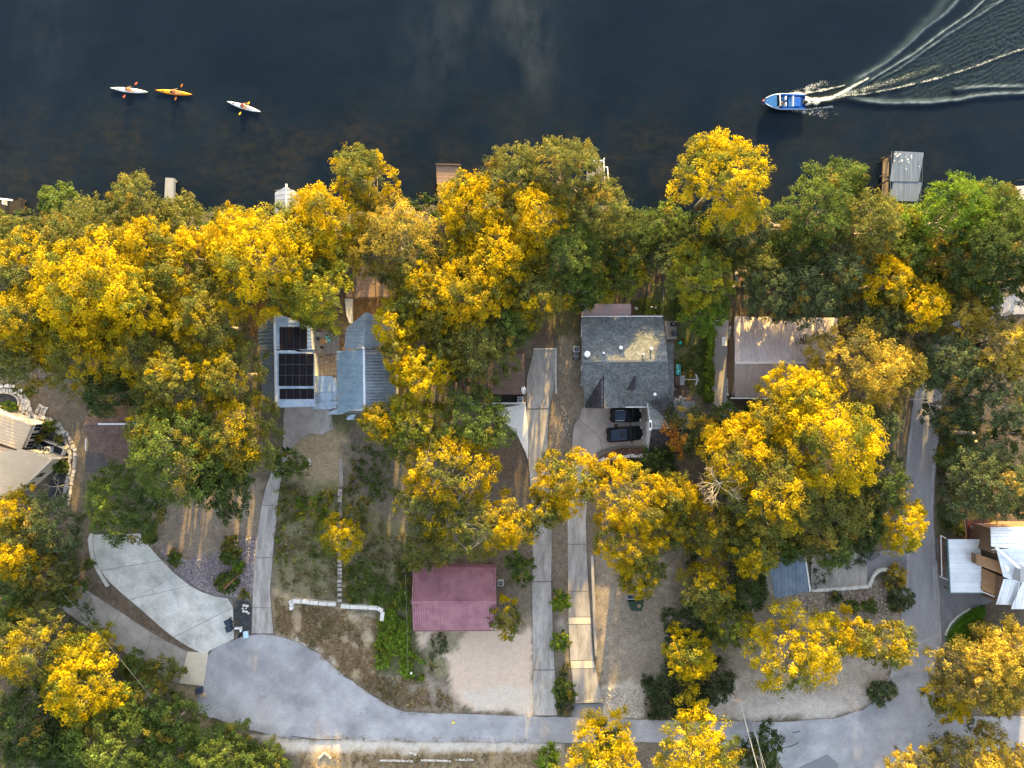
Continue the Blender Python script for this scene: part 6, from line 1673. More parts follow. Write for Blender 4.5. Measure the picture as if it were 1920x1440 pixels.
def suv(label, L, Wd, paint, rails, loc, rz):
    t = thing('parked_suv', label, 'car', group='cars parked at the grey house')
    h = L / 2
    b = MB().loft([rrect(-h, Wd * .80, .42, .86, .12), rrect(-h + .06, Wd * .9, .34, .98, .16), rrect(-h + .35, Wd, .28, 1.06, .18), rrect(-h + 1.2, Wd, .26, 1.06, .16), rrect(.5, Wd, .26, 1.04, .16), rrect(h - 1.35, Wd, .26, 1.02, .16), rrect(h - .6, Wd * .97, .28, .94, .2), rrect(h - .18, Wd * .88, .32, .82, .2), rrect(h, Wd * .66, .4, .68, .13)])
    obj('body', b, paint, t, smooth=True)
    r0, r1 = -h + .18, h - 1.55
    g = MB().loft([rrect(r0 - .08, Wd * .86, .98, 1.05, .03), rrect(r0 + .22, Wd * .80, 1.0, 1.62, .12), rrect(r0 + .5, Wd * .78, 1.0, 1.74, .12), rrect(r1 - .85, Wd * .78, 1.0, 1.74, .12), rrect(r1 - .45, Wd * .78, 1.0, 1.60, .12), rrect(r1 + .28, Wd * .86, .98, 1.05, .03)])
    gl = obj('glasshouse', g, M_GLASS, t, smooth=True)
    rf = MB().prism([(r0 + .3, -Wd * .35), (r1 - .72, -Wd * .36), (r1 - .72, Wd * .36), (r0 + .3, Wd * .35)], 1.72, 1.765)
    ro = obj('roof', rf, M_CARROOF, t, bevel=.02)
    obj('rear_spoiler', MB().box((r0 + .2, 0, 1.70), (.28, Wd * .74, .06)), paint, t)
    if rails:
        for s in (-1, 1): obj('roof_rail', MB().tube([(r0 + .4, s * Wd * .37, 1.77), (r0 + .5, s * Wd * .37, 1.83), (r1 - .95, s * Wd * .37, 1.83), (r1 - .85, s * Wd * .37, 1.77)], .03, 6), M_CHROME, ro)
    else:
        obj('sunroof', MB().box((r1 - 1.25, 0, 1.768), (.75, Wd * .5, .012)), M_GLASS, ro)
    for k in range(5): obj('roof_rib', MB().box(((r0 + r1) / 2 - .25, (k - 2) * .2, 1.77), ((r1 - r0) * .5 if not rails else (r1 - r0) * .6, .03, .016)), M_CARROOF, ro)
    obj('hood_crease', MB().bar((h - 1.3, -.35, 1.025), (h - .35, -.28, .92), .04, .03).bar((h - 1.3, .35, 1.025), (h - .35, .28, .92), .04, .03), paint, t)
    for s in (-1, 1):
        obj('pillar', MB().bar((r1 - .62, s * Wd * .385, 1.69), (r1 + .25, s * Wd * .43, 1.04), .07), paint, t)
        obj('wing_mirror', MB().box((r1 - .02, s * (Wd / 2 + .1), 1.1), (.16, .26, .18)), paint, t, bevel=.03)
        obj('headlight', MB().box((h - .16, s * Wd * .33, .76), (.2, .34, .12)), M_LAMP, t, bevel=.03)
        obj('tail_light', MB().box((-h + .06, s * Wd * .40, .90), (.14, .16, .3)), M_TAIL, t, bevel=.02)
        for x in (-h + .95, h - .98):
            w = obj('wheel', MB().tube([(x, s * (Wd / 2 - .12) - .11, .36), (x, s * (Wd / 2 - .12) + .11, .36)], .36, 18), M_TYRE, t)
            obj('rim', MB().tube([(x, s * (Wd / 2 - .12) - .02, .36), (x, s * (Wd / 2 - .12) + s * .125, .36)], .22, 10), M_RIM, w)
    obj('number_plate', MB().box((-h - .01, 0, .72), (.02, .42, .13)), M_TRIM, t)
    t.location = loc; t.rotation_euler.z = rz
    return t
suv('black estate car with bright roof rails, nearer the house wall', 4.15, 1.85, M_CARPAINT, True, P(1171.5, 778, .05), math.radians(0))
suv('longer black van with plain blue-grey roof, parked at a slight angle', 4.8, 1.95, M_CARPAINT2, False, P(1169.5, 813, .05), math.radians(4.5))
dm_ = thing('drain_cover', 'rusty square drain cover between the two black cars', 'drain', P(1155, 798, .06))
obj('grate', MB().box(P(1155, 798, .07), (.45, .42, .03)), pmat('rust', (.12, .06, .03), (.05, .03, .02), 6, .8), dm_)

# ------------------------------------------------------------------ people, kayaks, motor boat
M_SKIN = pmat('skin', (.42, .25, .17), rough=.6)
M_HAIR = pmat('dark_hair', (.02, .015, .012), rough=.7)
def skin_body(name, joints, edges, mat, parent, lvl=1):
    me = bpy.data.meshes.new(name)
    off = wloc(parent)
    me.from_pydata([tuple(Vector(j[0]) - off) for j in joints], edges, [])
    o = bpy.data.objects.new(name, me); COL.objects.link(o); o.parent = parent
    sk = o.modifiers.new('skin', 'SKIN')
    for i, j in enumerate(joints):
        sv = me.skin_vertices[0].data[i]
        r = j[1]; sv.radius = (r, r) if not hasattr(r, '__len__') else r
        sv.use_root = (i == 0)
    ss = o.modifiers.new('sub', 'SUBSURF'); ss.levels = lvl; ss.render_levels = lvl
    sk.use_smooth_shade = True
    me.materials.append(mat)
    return o
def paddler(label, shirt, rz, loc, twist=0.0, cap=None, group='kayakers on the river'):
    """seated paddler, facing +x, arms out to a paddle held across"""
    t = thing('person', label, 'person', group=group)
    A = lambda s: [((.10, s * .19, .52), .055), ((.30, s * .30 + twist * .12, .42), .042), ((.46, s * .36 + twist * .25, .46), .032), ((.54, s * .36 + twist * .25, .47), .038)]
    J = [((0, 0, .08), .16), ((0, 0, .30), .15), ((.02, 0, .48), (.15, .12)), ((.03, 0, .60), .07), ((.05, 0, .70), .085), ((.06, 0, .80), .085)]
    E = [(0, 1), (1, 2), (2, 3), (3, 4), (4, 5)]
    for s in (-1, 1):
        b = len(J); J += A(s); E += [(2, b), (b, b + 1), (b + 1, b + 2), (b + 2, b + 3)]
        b = len(J); J += [((.12, s * .10, .10), .09), ((.50, s * .14, .22), .07), ((.90, s * .10, .10), .05)]; E += [(0, b), (b, b + 1), (b + 1, b + 2)]
    skin_body('body', J, E, M_SKIN, t)
    obj('life_vest', MB().loft([[Vector((.02 + math.cos(a) * .17, math.sin(a) * .22, z)) for a in [k * 6.283 / 12 for k in range(12)]] for z in (.18, .36)] + [[Vector((.03 + math.cos(a) * .13, math.sin(a) * .19, .55)) for a in [k * 6.283 / 12 for k in range(12)]]]), shirt, t, smooth=True)
    obj('hair' if cap is None else 'cap', MB().sphere((.05, 0, .80), .115, 10, 6, (1, .95, .95)), cap or M_HAIR, t, smooth=True)
    if cap is not None: obj('brim', MB().cyl((.13, 0, .80), .10, .015, 10), cap, t)
    t.location = loc; t.rotation_euler.z = rz
    return t
def kayak(label, mat, L, loc, rz):
    t = thing('kayak', label, 'kayak', group='kayaks on the river')
    rings = []
    for i in range(15):
        u = -1 + 2 * i / 14; w = .31 * (1 - abs(u) ** 2.3) + .012; z = .04 + .10 * abs(u) ** 2.5
        rings.append([Vector((u * L / 2, w * math.cos(a), z + (.16 if math.sin(a) > 0 else .10) * math.sin(a) * (.55 + .45 * (1 - abs(u))))) for a in [k * 6.283 / 12 for k in range(12)]])
    obj('hull', MB().loft(rings), mat, t, smooth=True)
    obj('cockpit', MB().ring((-.05, 0, .17), .30, .36, .07, 20, 1.35, .66), M_BLACK, t)
    obj('cockpit_well', MB().ring((-.05, 0, .172), .01, .30, .012, 20, 1.35, .66), M_BLACK, t)
    obj('seat', MB().box((-.3, 0, .24), (.1, .34, .2)), pmat('navy', (.015, .015, .09), rough=.7) if 'navy' not in bpy.data.materials else bpy.data.materials['navy'], t)
    hm = obj('hatch', MB().cyl((-1.5, 0, .17), .12, .035, 12), M_BLACK, t)
    obj('deck_line', MB().bar((.6, -.16, .19), (1.5, 0, .17), .02).bar((.6, .16, .19), (1.5, 0, .17), .02), M_BLACK, t)
    t.location = loc; t.rotation_euler.z = rz
def paddle(label, mat, loc, rz, L, tilt=0.0, fold=1.0):
    t = thing('paddle', label, 'paddle', group='paddles of the kayakers')
    obj('shaft', MB().tube([(0, -L / 2, 0), (0, L / 2, 0)], .022, 6), M_BLACK, t)
    for s in (-1, 1):
        q = []
        for k in range(9):
            a = k / 8; q.append((.11 * math.sin(math.pi * (a * .9 + .08)) ** .7, s * (L / 2 - .1 + a * .5)))
        poly = q + [(-x, y) for x, y in q[::-1]]
        obj('blade', MB().prism(poly, -.012, .012), mat, t)
    t.location = loc; t.rotation_euler = (tilt, 0, rz)
M_KW = pmat('white_gelcoat', (.72, .74, .78), (.78, .80, .83), 2, .25)
M_KO = pmat('orange_gelcoat', (.72, .26, .008), (.76, .30, .01), 2, .25)
M_ORG = pmat('orange_vest', (.65, .20, .02), rough=.8)
M_RORG = pmat('red_orange_vest', (.50, .09, .03), rough=.8)
M_RED = pmat('red_vest', (.42, .03, .03), rough=.8)
M_PRED = pmat('red_orange_blade', (.55, .10, .04), rough=.5)
M_PORG = pmat('orange_blade', (.70, .22, .02), rough=.5)
M_PYEL = pmat('yellow_blade', (.75, .42, .02), rough=.5)
kz = WATER_Z + .03
def dirang(ax, ay, bx, by): return math.atan2(-(by - ay), bx - ax)
for (ax, ay), (bx, by), lab, mt in (((208, 165.5), (278.5, 173.5), 'western of two white kayaks, its paddler in a yellow-orange vest', M_KW), ((292.5, 169.5), (361.5, 178), 'orange kayak between the two white ones', M_KO), ((426.5, 191), (489.5, 210.5), 'white kayak nearest the bank, its paddler in red', M_KW)):
    A_, B_ = P(ax, ay, kz), P(bx, by, kz); c_ = (A_ + B_) / 2
    kayak(lab, mt, (B_ - A_).length, c_, dirang(ax, ay, bx, by))
paddler('paddler in a yellow-orange vest seated in the western white kayak', M_ORG, dirang(208, 165.5, 278.5, 173.5), P(241, 169.5, kz + .12), .3)
paddler('paddler in a red-orange vest seated in the orange kayak', M_RORG, dirang(292.5, 169.5, 361.5, 178), P(328, 173.5, kz + .12), .3, cap=M_PORG)
paddler('paddler in a dark red vest in the white kayak nearest the bank', M_RED, dirang(426.5, 191, 489.5, 210.5), P(456, 199.5, kz + .12), .3, cap=M_RED)
paddle('red-bladed paddle held across the western white kayak', M_PRED, P(244, 168.5, kz + .62), dirang(231, 183, 258, 154) - math.pi / 2, 2.1)
paddle('orange-bladed paddle dipped beside the orange kayak', M_PORG, P(335, 172.5, kz + .60), dirang(327, 186, 343, 160) - math.pi / 2, 1.65, .2)
paddle('yellow-bladed paddle across the white kayak nearest the bank', M_PYEL, P(458, 203, kz + .62), dirang(449, 215, 467, 193) - math.pi / 2, 1.5)

M_HULL = pmat('blue_hull', (.006, .065, .33), (.012, .09, .40), 1.5, .25, coat=.4)
M_BDECK = pmat('blue_deck', (.012, .085, .27), (.02, .12, .33), 2, .4)
M_BLINE = pmat('pale_stripe', (.55, .65, .78), rough=.4)
mb_ = thing('motor_boat', 'bright blue open motor boat speeding across the river with a white wake', 'boat')
def hull_w(u): return 1.05 * (1 - max(0, u) ** 2.2 * .97) * (1 - .06 * max(0, -u))
rings = []
for i in range(15):
    u = -1 + 2 * i / 14; w = hull_w(u); sh = .62 + .22 * max(0, u) ** 1.5
    rings.append([Vector((u * 2.95, w, sh)), Vector((u * 2.95, w * .86, .22 + .2 * max(0, u) ** 2)), Vector((u * 2.95, 0, -.18 + .5 * max(0, u) ** 3)), Vector((u * 2.95, -w * .86, .22 + .2 * max(0, u) ** 2)), Vector((u * 2.95, -w, sh))])
hm_ = MB()
for r in rings: hm_.v += [tuple(p) for p in r]
for i in range(14):
    for k in range(4): hm_.f.append((i * 5 + k, i * 5 + k + 1, (i + 1) * 5 + k + 1, (i + 1) * 5 + k))
hm_.f.append((0, 1, 2, 3, 4))
obj('hull', hm_, M_HULL, mb_, smooth=False)
fl = MB(); q = [(-2.8 + k * .35, hull_w((-2.8 + k * .35) / 2.95) * .84) for k in range(12)]
fl.prism(q + [(x, -y) for x, y in q[::-1]], .18, .22); obj('floor', fl, M_BDECK, mb_)
fd = MB(); q = [(.95 + k * .25, hull_w(min(1, (.95 + k * .25) / 2.95)) * .97) for k in range(9)]
fd.prism(q + [(x, -y) for x, y in q[::-1]], .60, .72); obj('foredeck', fd, M_BDECK, mb_)
for s in (-1, 1):
    q = [(-2.9 + k * .32, s * hull_w((-2.9 + k * .32) / 2.95)) for k in range(13)]
    obj('gunwale', MB().prism(q + [(x, y - s * .17) for x, y in q[::-1]], .58, .66), M_HULL, mb_)
    obj('rub_strip', MB().tube([(-2.92 + k * .42, s * (hull_w(min(1, (-2.92 + k * .42) / 2.95)) + .015), .60 + .22 * max(0, (-2.92 + k * .42) / 2.95) ** 1.5) for k in range(14)], .035, 5), M_BLINE, mb_)
wsd = obj('windscreen', MB().add([(.95, -.86, .66), (.95, .86, .66), (.72, .74, 1.12), (.72, -.74, 1.12)], [(0, 1, 2, 3)]), M_GLASS, mb_)
obj('screen_frame', MB().bar((.72, -.76, 1.12), (.66, .76, 1.12), .09).bar((.95, -.88, .66), (.72, -.76, 1.12), .06).bar((.95, .88, .66), (.72, .76, 1.12), .06), M_TRIM, wsd)
for x, y, w in ((.05, .42, .5), (.05, -.42, .5), (-.95, 0, 1.4)):
    s_ = obj('seat', MB().box((x, y, .42), (.5, w, .2)), M_BDECK, mb_, bevel=.04)
    obj('backrest', MB().box((x - .26, y, .68), (.1, w, .42), 0, 0, -.15), M_TRIM if w < 1 else M_BLINE, s_)
obj('engine_cover', MB().box((-1.9, 0, .42), (.9, 1.3, .36)), M_HULL, mb_, bevel=.06)
ob = obj('outboard_motor', MB().box((-2.95, .1, .75), (.42, .38, .55)), M_BLACK, mb_, bevel=.08)
obj('motor_leg', MB().box((-3.0, .1, .1), (.2, .16, .9)), M_BLACK, ob)
obj('steering_wheel', MB().ring((.45, .4, .80), .13, .17, .03, 16), M_BLACK, mb_)
obj('bow_light', MB().sphere((2.86, .05, .80), .09, 8, 5).sphere((2.8, -.1, .8), .09, 8, 5), pmat('bow_lamp', (.7, .2, .06), rough=.4), mb_, smooth=True)
obj('cleat', MB().box((2.3, 0, .76), (.16, .05, .06)), M_CHROME, mb_)
mb_.location = P(1466, 193.5, WATER_Z + .15); mb_.rotation_euler = (0, math.radians(-2), math.pi)
pd = paddler('helmsman in dark clothing at the wheel of the blue motor boat', pmat('dark_jacket', (.02, .025, .035), rough=.8), math.pi, P(1465, 196.5, WATER_Z + .62), 0, group=None)

# ------------------------------------------------------------------ yard things
def ac_unit(px, py, label, s=.85, mat=None, z=.05):
    t = thing('air_conditioner', label, 'air conditioner', P(px, py), 'outdoor air conditioners')
    c = P(px, py, z)
    cs = obj('casing', MB().box((c.x, c.y, z + .38), (s, s, .76)), mat or M_ACGREY, t, bevel=.05)
    obj('fan_grille', MB().ring((c.x, c.y, z + .77), s * .36, s * .42, .03, 20).bar((c.x - s * .4, c.y, z + .78), (c.x + s * .4, c.y, z + .78), .03).bar((c.x, c.y - s * .4, z + .78), (c.x, c.y + s * .4, z + .78), .03), M_ACGREY, t)
    f = obj('fan', MB().cyl((c.x, c.y, z + .755), s * .38, .015, 20), M_BLACK, t)
    obj('fan_hub', MB().cyl((c.x, c.y, z + .76), s * .13, .04, 12), M_BLUE, f)
    return t
ac_unit(1080, 655, 'grey air conditioner against the west wall of the grey house')
ac_unit(1079, 668, 'dark air conditioner just south of the grey one at the shingled house', mat=M_BLACK)
ac_unit(975.5, 749, 'pale air conditioner in the sunken dark patio', .8)
ac_unit(939, 1091, 'pale air conditioner at the east wall of the maroon shed', .8)
ac_unit(95, 843, 'white air conditioner in the stone enclosure of the cream house', .9, M_TRIM)
ac_unit(81, 838, 'black air conditioner in the stone enclosure of the cream house', .9, M_BLACK)
def dish(px, py, label, z, ax=.5, rz=0.0, pole=1.2):
    t = thing('satellite_dish', label, 'satellite dish', P(px, py))
    c = P(px, py, z); rings = []
    Mr = Matrix.Rotation(rz, 3, 'Z') @ Matrix.Rotation(.75, 3, 'Y')
    for r, k in ((.02, 0), (.2, .02), (.36, .07), (.45, .13)):
        rings.append([c + Mr @ Vector((math.cos(a) * r, math.sin(a) * r * 1.12, k)) for a in [i * 6.283 / 18 for i in range(18)]])
    obj('reflector', MB().loft(rings), M_TRIM, t, smooth=True)
    obj('feed_arm', MB().bar(c + Mr @ Vector((-.3, 0, .04)), c + Mr @ Vector((.05, 0, .5)), .04).box(c + Mr @ Vector((.05, 0, .52)), (.1, .1, .1)), M_ACGREY, t)
    obj('mast', MB().bar(c - Vector((0, 0, pole)), c, .07), M_ACGREY, t)
dish(581, 866, 'white satellite dish on a post in the dry grass', 1.2, rz=3.2)
dish(981, 732, 'white satellite dish on the corner of the flat brown roof', 3.7, rz=.1, pole=.8)
M_BIN = pmat('navy_bin', (.018, .028, .05), (.022, .034, .06), 3, .5)
def bin_(px, py, rz, label, lid=None):
    t = thing('wheelie_bin', label, 'bin', group='wheeled refuse bins')
    obj('tub', MB().loft([[Vector((x * .24, y * .28, .08)) for x, y in ((-1, -1), (1, -1), (1, 1), (-1, 1))], [Vector((x * .34, y * .38, .98)) for x, y in ((-1, -1), (1, -1), (1, 1), (-1, 1))]]), M_BIN, t)
    l = obj('lid', MB().box((.02, 0, 1.02), (.80, .80, .07)), lid or M_BIN, t, bevel=.02)
    obj('hinge', MB().bar((-.40, -.34, 1.0), (-.40, .34, 1.0), .07), M_BLACK, l)
    for s in (-1, 1): obj('wheel', MB().tube([(-.28, s * .3 - .04, .12), (-.28, s * .3 + .04, .12)], .13, 12), M_TYRE, t)
    t.location = P(px, py, .06); t.rotation_euler.z = rz
bin_(432, 1163, 3.6, 'navy wheeled bin at the drive mouth, the more northerly of a pair')
bin_(434, 1175, 3.5, 'navy wheeled bin at the drive mouth, the more southerly of a pair')
bin_(378, 1290, .3, 'navy wheeled bin alone at the rim of the turning circle')
cb = thing('litter_box', 'small cardboard box beside the lone navy bin', 'box', P(380, 1303))
obj('carton', MB().box(P(380, 1303, .2), (.6, .45, .4), .4), pmat('cardboard', (.36, .27, .18), (.42, .32, .22), 3, .9), cb)
tk = thing('storage_tote', 'pale blue plastic tote by the turning circle', 'tote', P(461, 1190))
obj('tub', MB().box(P(461, 1190, .3), (.55, .8, .6), .1), pmat('pale_blue_plastic', (.30, .45, .58), rough=.5), tk, bevel=.03)
obj('lid', MB().box(P(461, 1190, .62), (.6, .86, .05), .1), pmat('pale_blue_lid', (.38, .54, .66), rough=.5), tk)
mbx = thing('mailbox_frame', 'white corner frame round a small bed by the drive mouth', 'bed frame', P(447, 1180))
obj('frame', MB().box(P(446.5, 1177.5, .3), (.85, .16, .6)).box(P(452, 1180, .3), (.16, .55, .6)), M_TRIM, mbx)
obj('black_post', MB().box(P(449, 1192, .5), (.14, .3, 1.0)), M_BLACK, mbx)
rp = thing('rock_pile', 'small heap of white rocks in the dark mulch corner', 'rocks', P(461, 1142))
for a, b, s in ((458, 1135, .5), (463, 1136, .45), (455, 1141, .3), (457, 1146, .4), (462, 1147, .35), (466, 1150, .3), (461, 1141, .25)):
    obj('rock', MB().sphere(P(a, b, .1), s * .6, 7, 5, (1, .8, .7)), M_WHITEWASH, rp)
# garden cart
gcart = thing('garden_cart', 'dark green garden box with pale rail and round reel in the bare yard', 'garden box', P(1188, 1130))
obj('box_body', MB().prism(W([(1176, 1124), (1206, 1124), (1201, 1143), (1182, 1142)]), 0, .8), pmat('dark_green_box', (.012, .03, .018), (.02, .045, .025), 3, .6), gcart, bevel=.03)
obj('rail', MB().tube([P(a, b, 1.0) for a, b in ((1205, 1115), (1178, 1115), (1174.5, 1119), (1178, 1123.5), (1205, 1123.5))], .05, 6), M_CHROME, gcart)
obj('hose_reel', MB().ring(P(1198, 1136, .82), .10, .22, .1, 18), pmat('tan_reel', (.34, .24, .15), rough=.7), gcart)
obj('basin', MB().box(P(1185, 1119.5, .5), (1.2, .5, .7)), pmat('navy_basin', (.015, .025, .06), rough=.5), gcart)
# deck furniture
M_TURQ = pmat('turquoise_paint', (.03, .32, .38), (.04, .38, .44), 3, .6)
M_SAND = pmat('sand_yellow_paint', (.55, .40, .20), rough=.6)
for a, b, mt, lab in ((615, 633.5, M_TURQ, 'turquoise stool farther from the solar panels on the plank deck'), (618, 639.5, M_TURQ, 'turquoise stool nearest the deck rail'), (612, 639.5, M_SAND, 'sand-yellow stool on the plank deck')):
    t = thing('garden_stool', lab, 'stool', P(a, b, .72), 'stools on the plank deck'); c = P(a, b, .72)
    obj('seat', MB().box((c.x, c.y, .72 + .45), (.42, .42, .08)), mt, t, bevel=.03)
    obj('cushion_dot', MB().cyl((c.x, c.y, .72 + .49), .08, .015, 10), M_TRIM, t)
    for i in (-1, 1):
        for j in (-1, 1): obj('leg', MB().box((c.x + i * .17, c.y + j * .17, .72 + .21), (.06, .06, .42)), mt, t)
ft = thing('patio_table', 'spindly dark patio table among the stools on the plank deck', 'table', P(608, 641, .72)); c = P(607, 641, .72)
obj('table_top', MB().cyl((c.x, c.y, 1.4), .42, .04, 20), M_DARKWOOD, ft)
for k in range(3): obj('leg', MB().bar((c.x, c.y, 1.38), (c.x + math.cos(k * 2.1 + .4) * .5, c.y + math.sin(k * 2.1 + .4) * .5, .74), .05), M_DARKWOOD, ft)
for k in range(2):
    a = 2.6 + k * 1.9; x, y = c.x + math.cos(a) * .75, c.y + math.sin(a) * .75
    t = thing('patio_chair', ('dark wire chair west of the spindly patio table', 'dark wire chair south of the spindly patio table')[k], 'chair', (x, y, .72), 'wire chairs on the plank deck')
    obj('seat', MB().cyl((x, y, 1.12), .22, .03, 14), M_BLACK, t)
    obj('backrest', MB().tube([(x + math.cos(a + q) * .24, y + math.sin(a + q) * .24, 1.5) for q in (-1, -.5, 0, .5, 1)], .025, 5), M_BLACK, t)
    for q in range(4): obj('leg', MB().bar((x + math.cos(q * 1.57) * .17, y + math.sin(q * 1.57) * .17, 1.12), (x + math.cos(q * 1.57) * .22, y + math.sin(q * 1.57) * .22, .73), .03), M_BLACK, t)
# grills, slide, playhouse, ball, aerial
for a, b, lab, rz in ((1261, 609, 'black kettle grill with round lid on the small patio', 0), (1261.5, 626, 'black boxy grill on the small patio', .1)):
    t = thing('barbecue_grill', lab, 'grill', P(a, b), 'grills on the small patio'); c = P(a, b, 0)
    obj('firebox', MB().box((c.x, c.y, .8), (.9 if 'kettle' in lab else .6, .55 if 'kettle' in lab else .75, .3), rz), M_BLACK, t, bevel=.05)
    obj('lid', MB().sphere((c.x - .1, c.y + .05, .95), .3, 12, 6, (1, 1, .6)) if 'kettle' in lab else MB().box((c.x, c.y, 1.0), (.55, .65, .2), rz), M_BLACK if 'kettle' in lab else pmat('slate_lid', (.05, .055, .07), rough=.4), t)
    if 'kettle' in lab: obj('lid_handle', MB().ring((c.x - .1, c.y + .05, 1.13), .06, .11, .03, 14), M_CHROME, t)
    obj('side_shelf', MB().box((c.x + .5, c.y - .05, .85), (.3, .4, .04)), M_BLACK, t)
    for i in (-1, 1):
        for j in (-1, 1): obj('leg', MB().box((c.x + i * .32, c.y + j * .22, .33), (.05, .05, .66)), M_BLACK, t)
sl = thing('play_slide', 'teal wavy plastic slide running off the wooden playhouse', 'slide', P(1272, 693))
M_TEAL = pmat('teal_plastic', (.015, .22, .25), rough=.4)
lo_ = []
ctr = [(1272, 703, 1.35), (1271.5, 698, 1.15), (1272, 693, .8), (1271.5, 688, .5), (1271.5, 683, .22)]
sm = MB()
for i in range(4):
    a, b = P(*ctr[i]), P(*ctr[i + 1]); sm.bar(a, b, .5, .05)
obj('chute', sm, M_TEAL, sl)
for s in (-1, 1): obj('side_wall', MB().tube([P(*q) + Vector((s * .26, 0, .1)) for q in ctr], .06, 5), M_TEAL, sl)
ph_ = thing('playhouse', 'weathered wooden playhouse roof beside the grey house lawn', 'playhouse', P(1274, 712))
planks(ph_, [(1265, 704), (1275, 704), (1275, 722), (1265, 722)], (1, 0), .28, M_DARKWOOD, 1.9, name='roof_board')
planks(ph_, [(1275.3, 704), (1284, 704), (1283, 722), (1275.3, 722)], (1, 0), .28, M_DECK, 1.95, name='roof_board')
obj('body', MB().prism([tuple(P(a, b, 1.5).to_2d()) for a, b in ((1266, 706), (1283, 706), (1282, 720), (1266, 720))], 0, 1.8), M_DECK, ph_)
ba = thing('play_ball', 'turquoise ball lying on the back lawn', 'ball', P(1275, 643)); obj('shell', MB().sphere(P(1275, 643, .22), .24, 14, 8), pmat('turquoise_ball', (.02, .40, .36), rough=.35), ba, smooth=True)
ae = thing('television_aerial', 'grey roof aerial lying out on a horizontal mast above the back lawn', 'aerial', P(1295, 711))
obj('mast', MB().bar(P(1284, 711.5, 2.0), P(1308, 711.5, 2.6), .07), M_ACGREY, ae)
obj('boom', MB().bar(P(1304, 701, 2.6), P(1310, 711.5, 2.6), .05).bar(P(1310, 711.5, 2.6), P(1304, 723, 2.6), .05).bar(P(1304, 701, 2.6), P(1306.5, 711.5, 2.6), .04).bar(P(1306.5, 711.5, 2.6), P(1304, 723, 2.6), .04), M_ACGREY, ae)
for k in range(6): obj('element', MB().bar(P(1303.5 + k * .4, 703 + k * 3.4, 2.62), P(1307.5 + k * .2, 703 + k * 3.4, 2.62), .03), M_ACGREY, ae)
# logs and ring on the bare strip
for (a, b), (c2, d2), lab in (((1065, 557), (1090, 538), 'longer bleached log on the bare strip north of the pergola'), ((1062, 553), (1078, 543), 'shorter bleached log leaning on the longer one')):
    t = thing('bleached_log', lab, 'log', P((a + c2) / 2, (b + d2) / 2), 'bleached logs'); obj('trunk', MB().tube([P(a, b, .16), P((a + c2) / 2 + 1, (b + d2) / 2, .2), P(c2, d2, .16)], [.17, .2, .14], 8), pmat('bleached_bark', (.34, .30, .28), (.48, .44, .41), 3, .9) if 'bleached_bark' not in bpy.data.materials else bpy.data.materials['bleached_bark'], t, smooth=True)
rg = thing('tyre_ring', 'white-painted tyre lying on the ground north of the pergola', 'tyre', P(1097, 548)); obj('ring', MB().ring(P(1097, 548, 0), .12, .3, .18, 22), M_TRIM, rg)
# timbers on the dry verge
M_TIMBER = pmat('grey_timber', (.40, .37, .33), (.52, .49, .45), 3, .9, stretch=(.5, 4, 1))
for p0, p1, lab in (((598, 1422), (608, 1411), 'short pale board crossing another in an inverted V on the verge'), ((609, 1411), (620, 1422), 'second pale board of the inverted V on the verge'), ((767, 1411), (781, 1415), 'short pale board lying askew on the dry verge'), ((712, 1425.5), (774, 1427), 'long grey timber edging on the dry verge, western length'), ((789, 1425), (846, 1427), 'long grey timber edging on the dry verge, middle length'), ((854, 1424), (888, 1425), 'thin grey timber edging on the dry verge, eastern length')):
    t = thing('timber', lab, 'timber', P((p0[0] + p1[0]) / 2, (p0[1] + p1[1]) / 2), 'boards and timbers on the dry verge'); obj('board', MB().bar(P(*p0, .08), P(*p1, .08), .24, .14), M_TIMBER, t)
nb = thing('leaf_bag', 'small yellow plastic bag lying on the lower road', 'bag', P(850, 1355)); rb = MB().sphere(P(850, 1355, .1), .26, 9, 5, (1, .8, .4)); obj('bag', rb, pmat('yellow_plastic', (.62, .50, .10), rough=.5), nb, smooth=True)
# poles and wires
M_POLE = pmat('weathered_pole', (.22, .17, .13), (.30, .25, .20), 3, .9)
M_WIRE = pmat('pale_cable', (.24, .25, .26), rough=.6)
pl_ = thing('utility_pole', 'grey utility pole leaning out over the south-west trees beside the drives', 'pole', P(152, 1077))
B0, T0 = P(152, 1077, 0), P(104, 1097, 6.5)
obj('shaft', MB().tube([tuple(B0), tuple(T0)], [.13, .09], 8), pmat('dull_pole', (.20, .20, .205), (.26, .26, .265), 3, .8), pl_, smooth=True)
obj('transformer', MB().cyl(T0 - Vector((0, .1, .5)), .26, .7, 12), pmat('rust_pot', (.30, .16, .10), rough=.7), pl_)
obj('insulator', MB().sphere(T0.lerp(B0, .18) + Vector((0, 0, .2)), .18, 8, 5), M_TRIM, pl_)
def wire(name, lab, a, b, sag=.3, r=.02, grp=None, cat='cable'):
    a, b = Vector(a), Vector(b); pts = [a.lerp(b, k / 12) - Vector((0, 0, sag * 4 * (k / 12) * (1 - k / 12))) for k in range(13)]
    return tag(obj(name, MB().tube([tuple(p) for p in pts], r, 5), M_WIRE), lab, cat, grp)
wire('overhead_cable', 'thin cable running north from the south-west pole past the cream house', T0, P(138, 945, 6.5), .3, .011)
wire('overhead_cable', 'thin cable running south-east from the south-west pole over the green trees', T0, P(285, 1310, 8), .3, .011)
rp_ = thing('leaning_post', 'rusty brown post standing in the violet gravel shrubs', 'post', P(454, 1071)); obj('shaft', MB().tube([P(456, 1070, 0), P(420, 1104, 3.4)], [.13, .11], 8), pmat('rust_brown', (.13, .06, .035), (.20, .10, .06), 4, .8), rp_, smooth=True)
up = thing('utility_pole', 'dark wooden utility pole by the lower road carrying the pale cables', 'pole', P(1366, 1286)); TP = P(1388, 1316, 9.0)
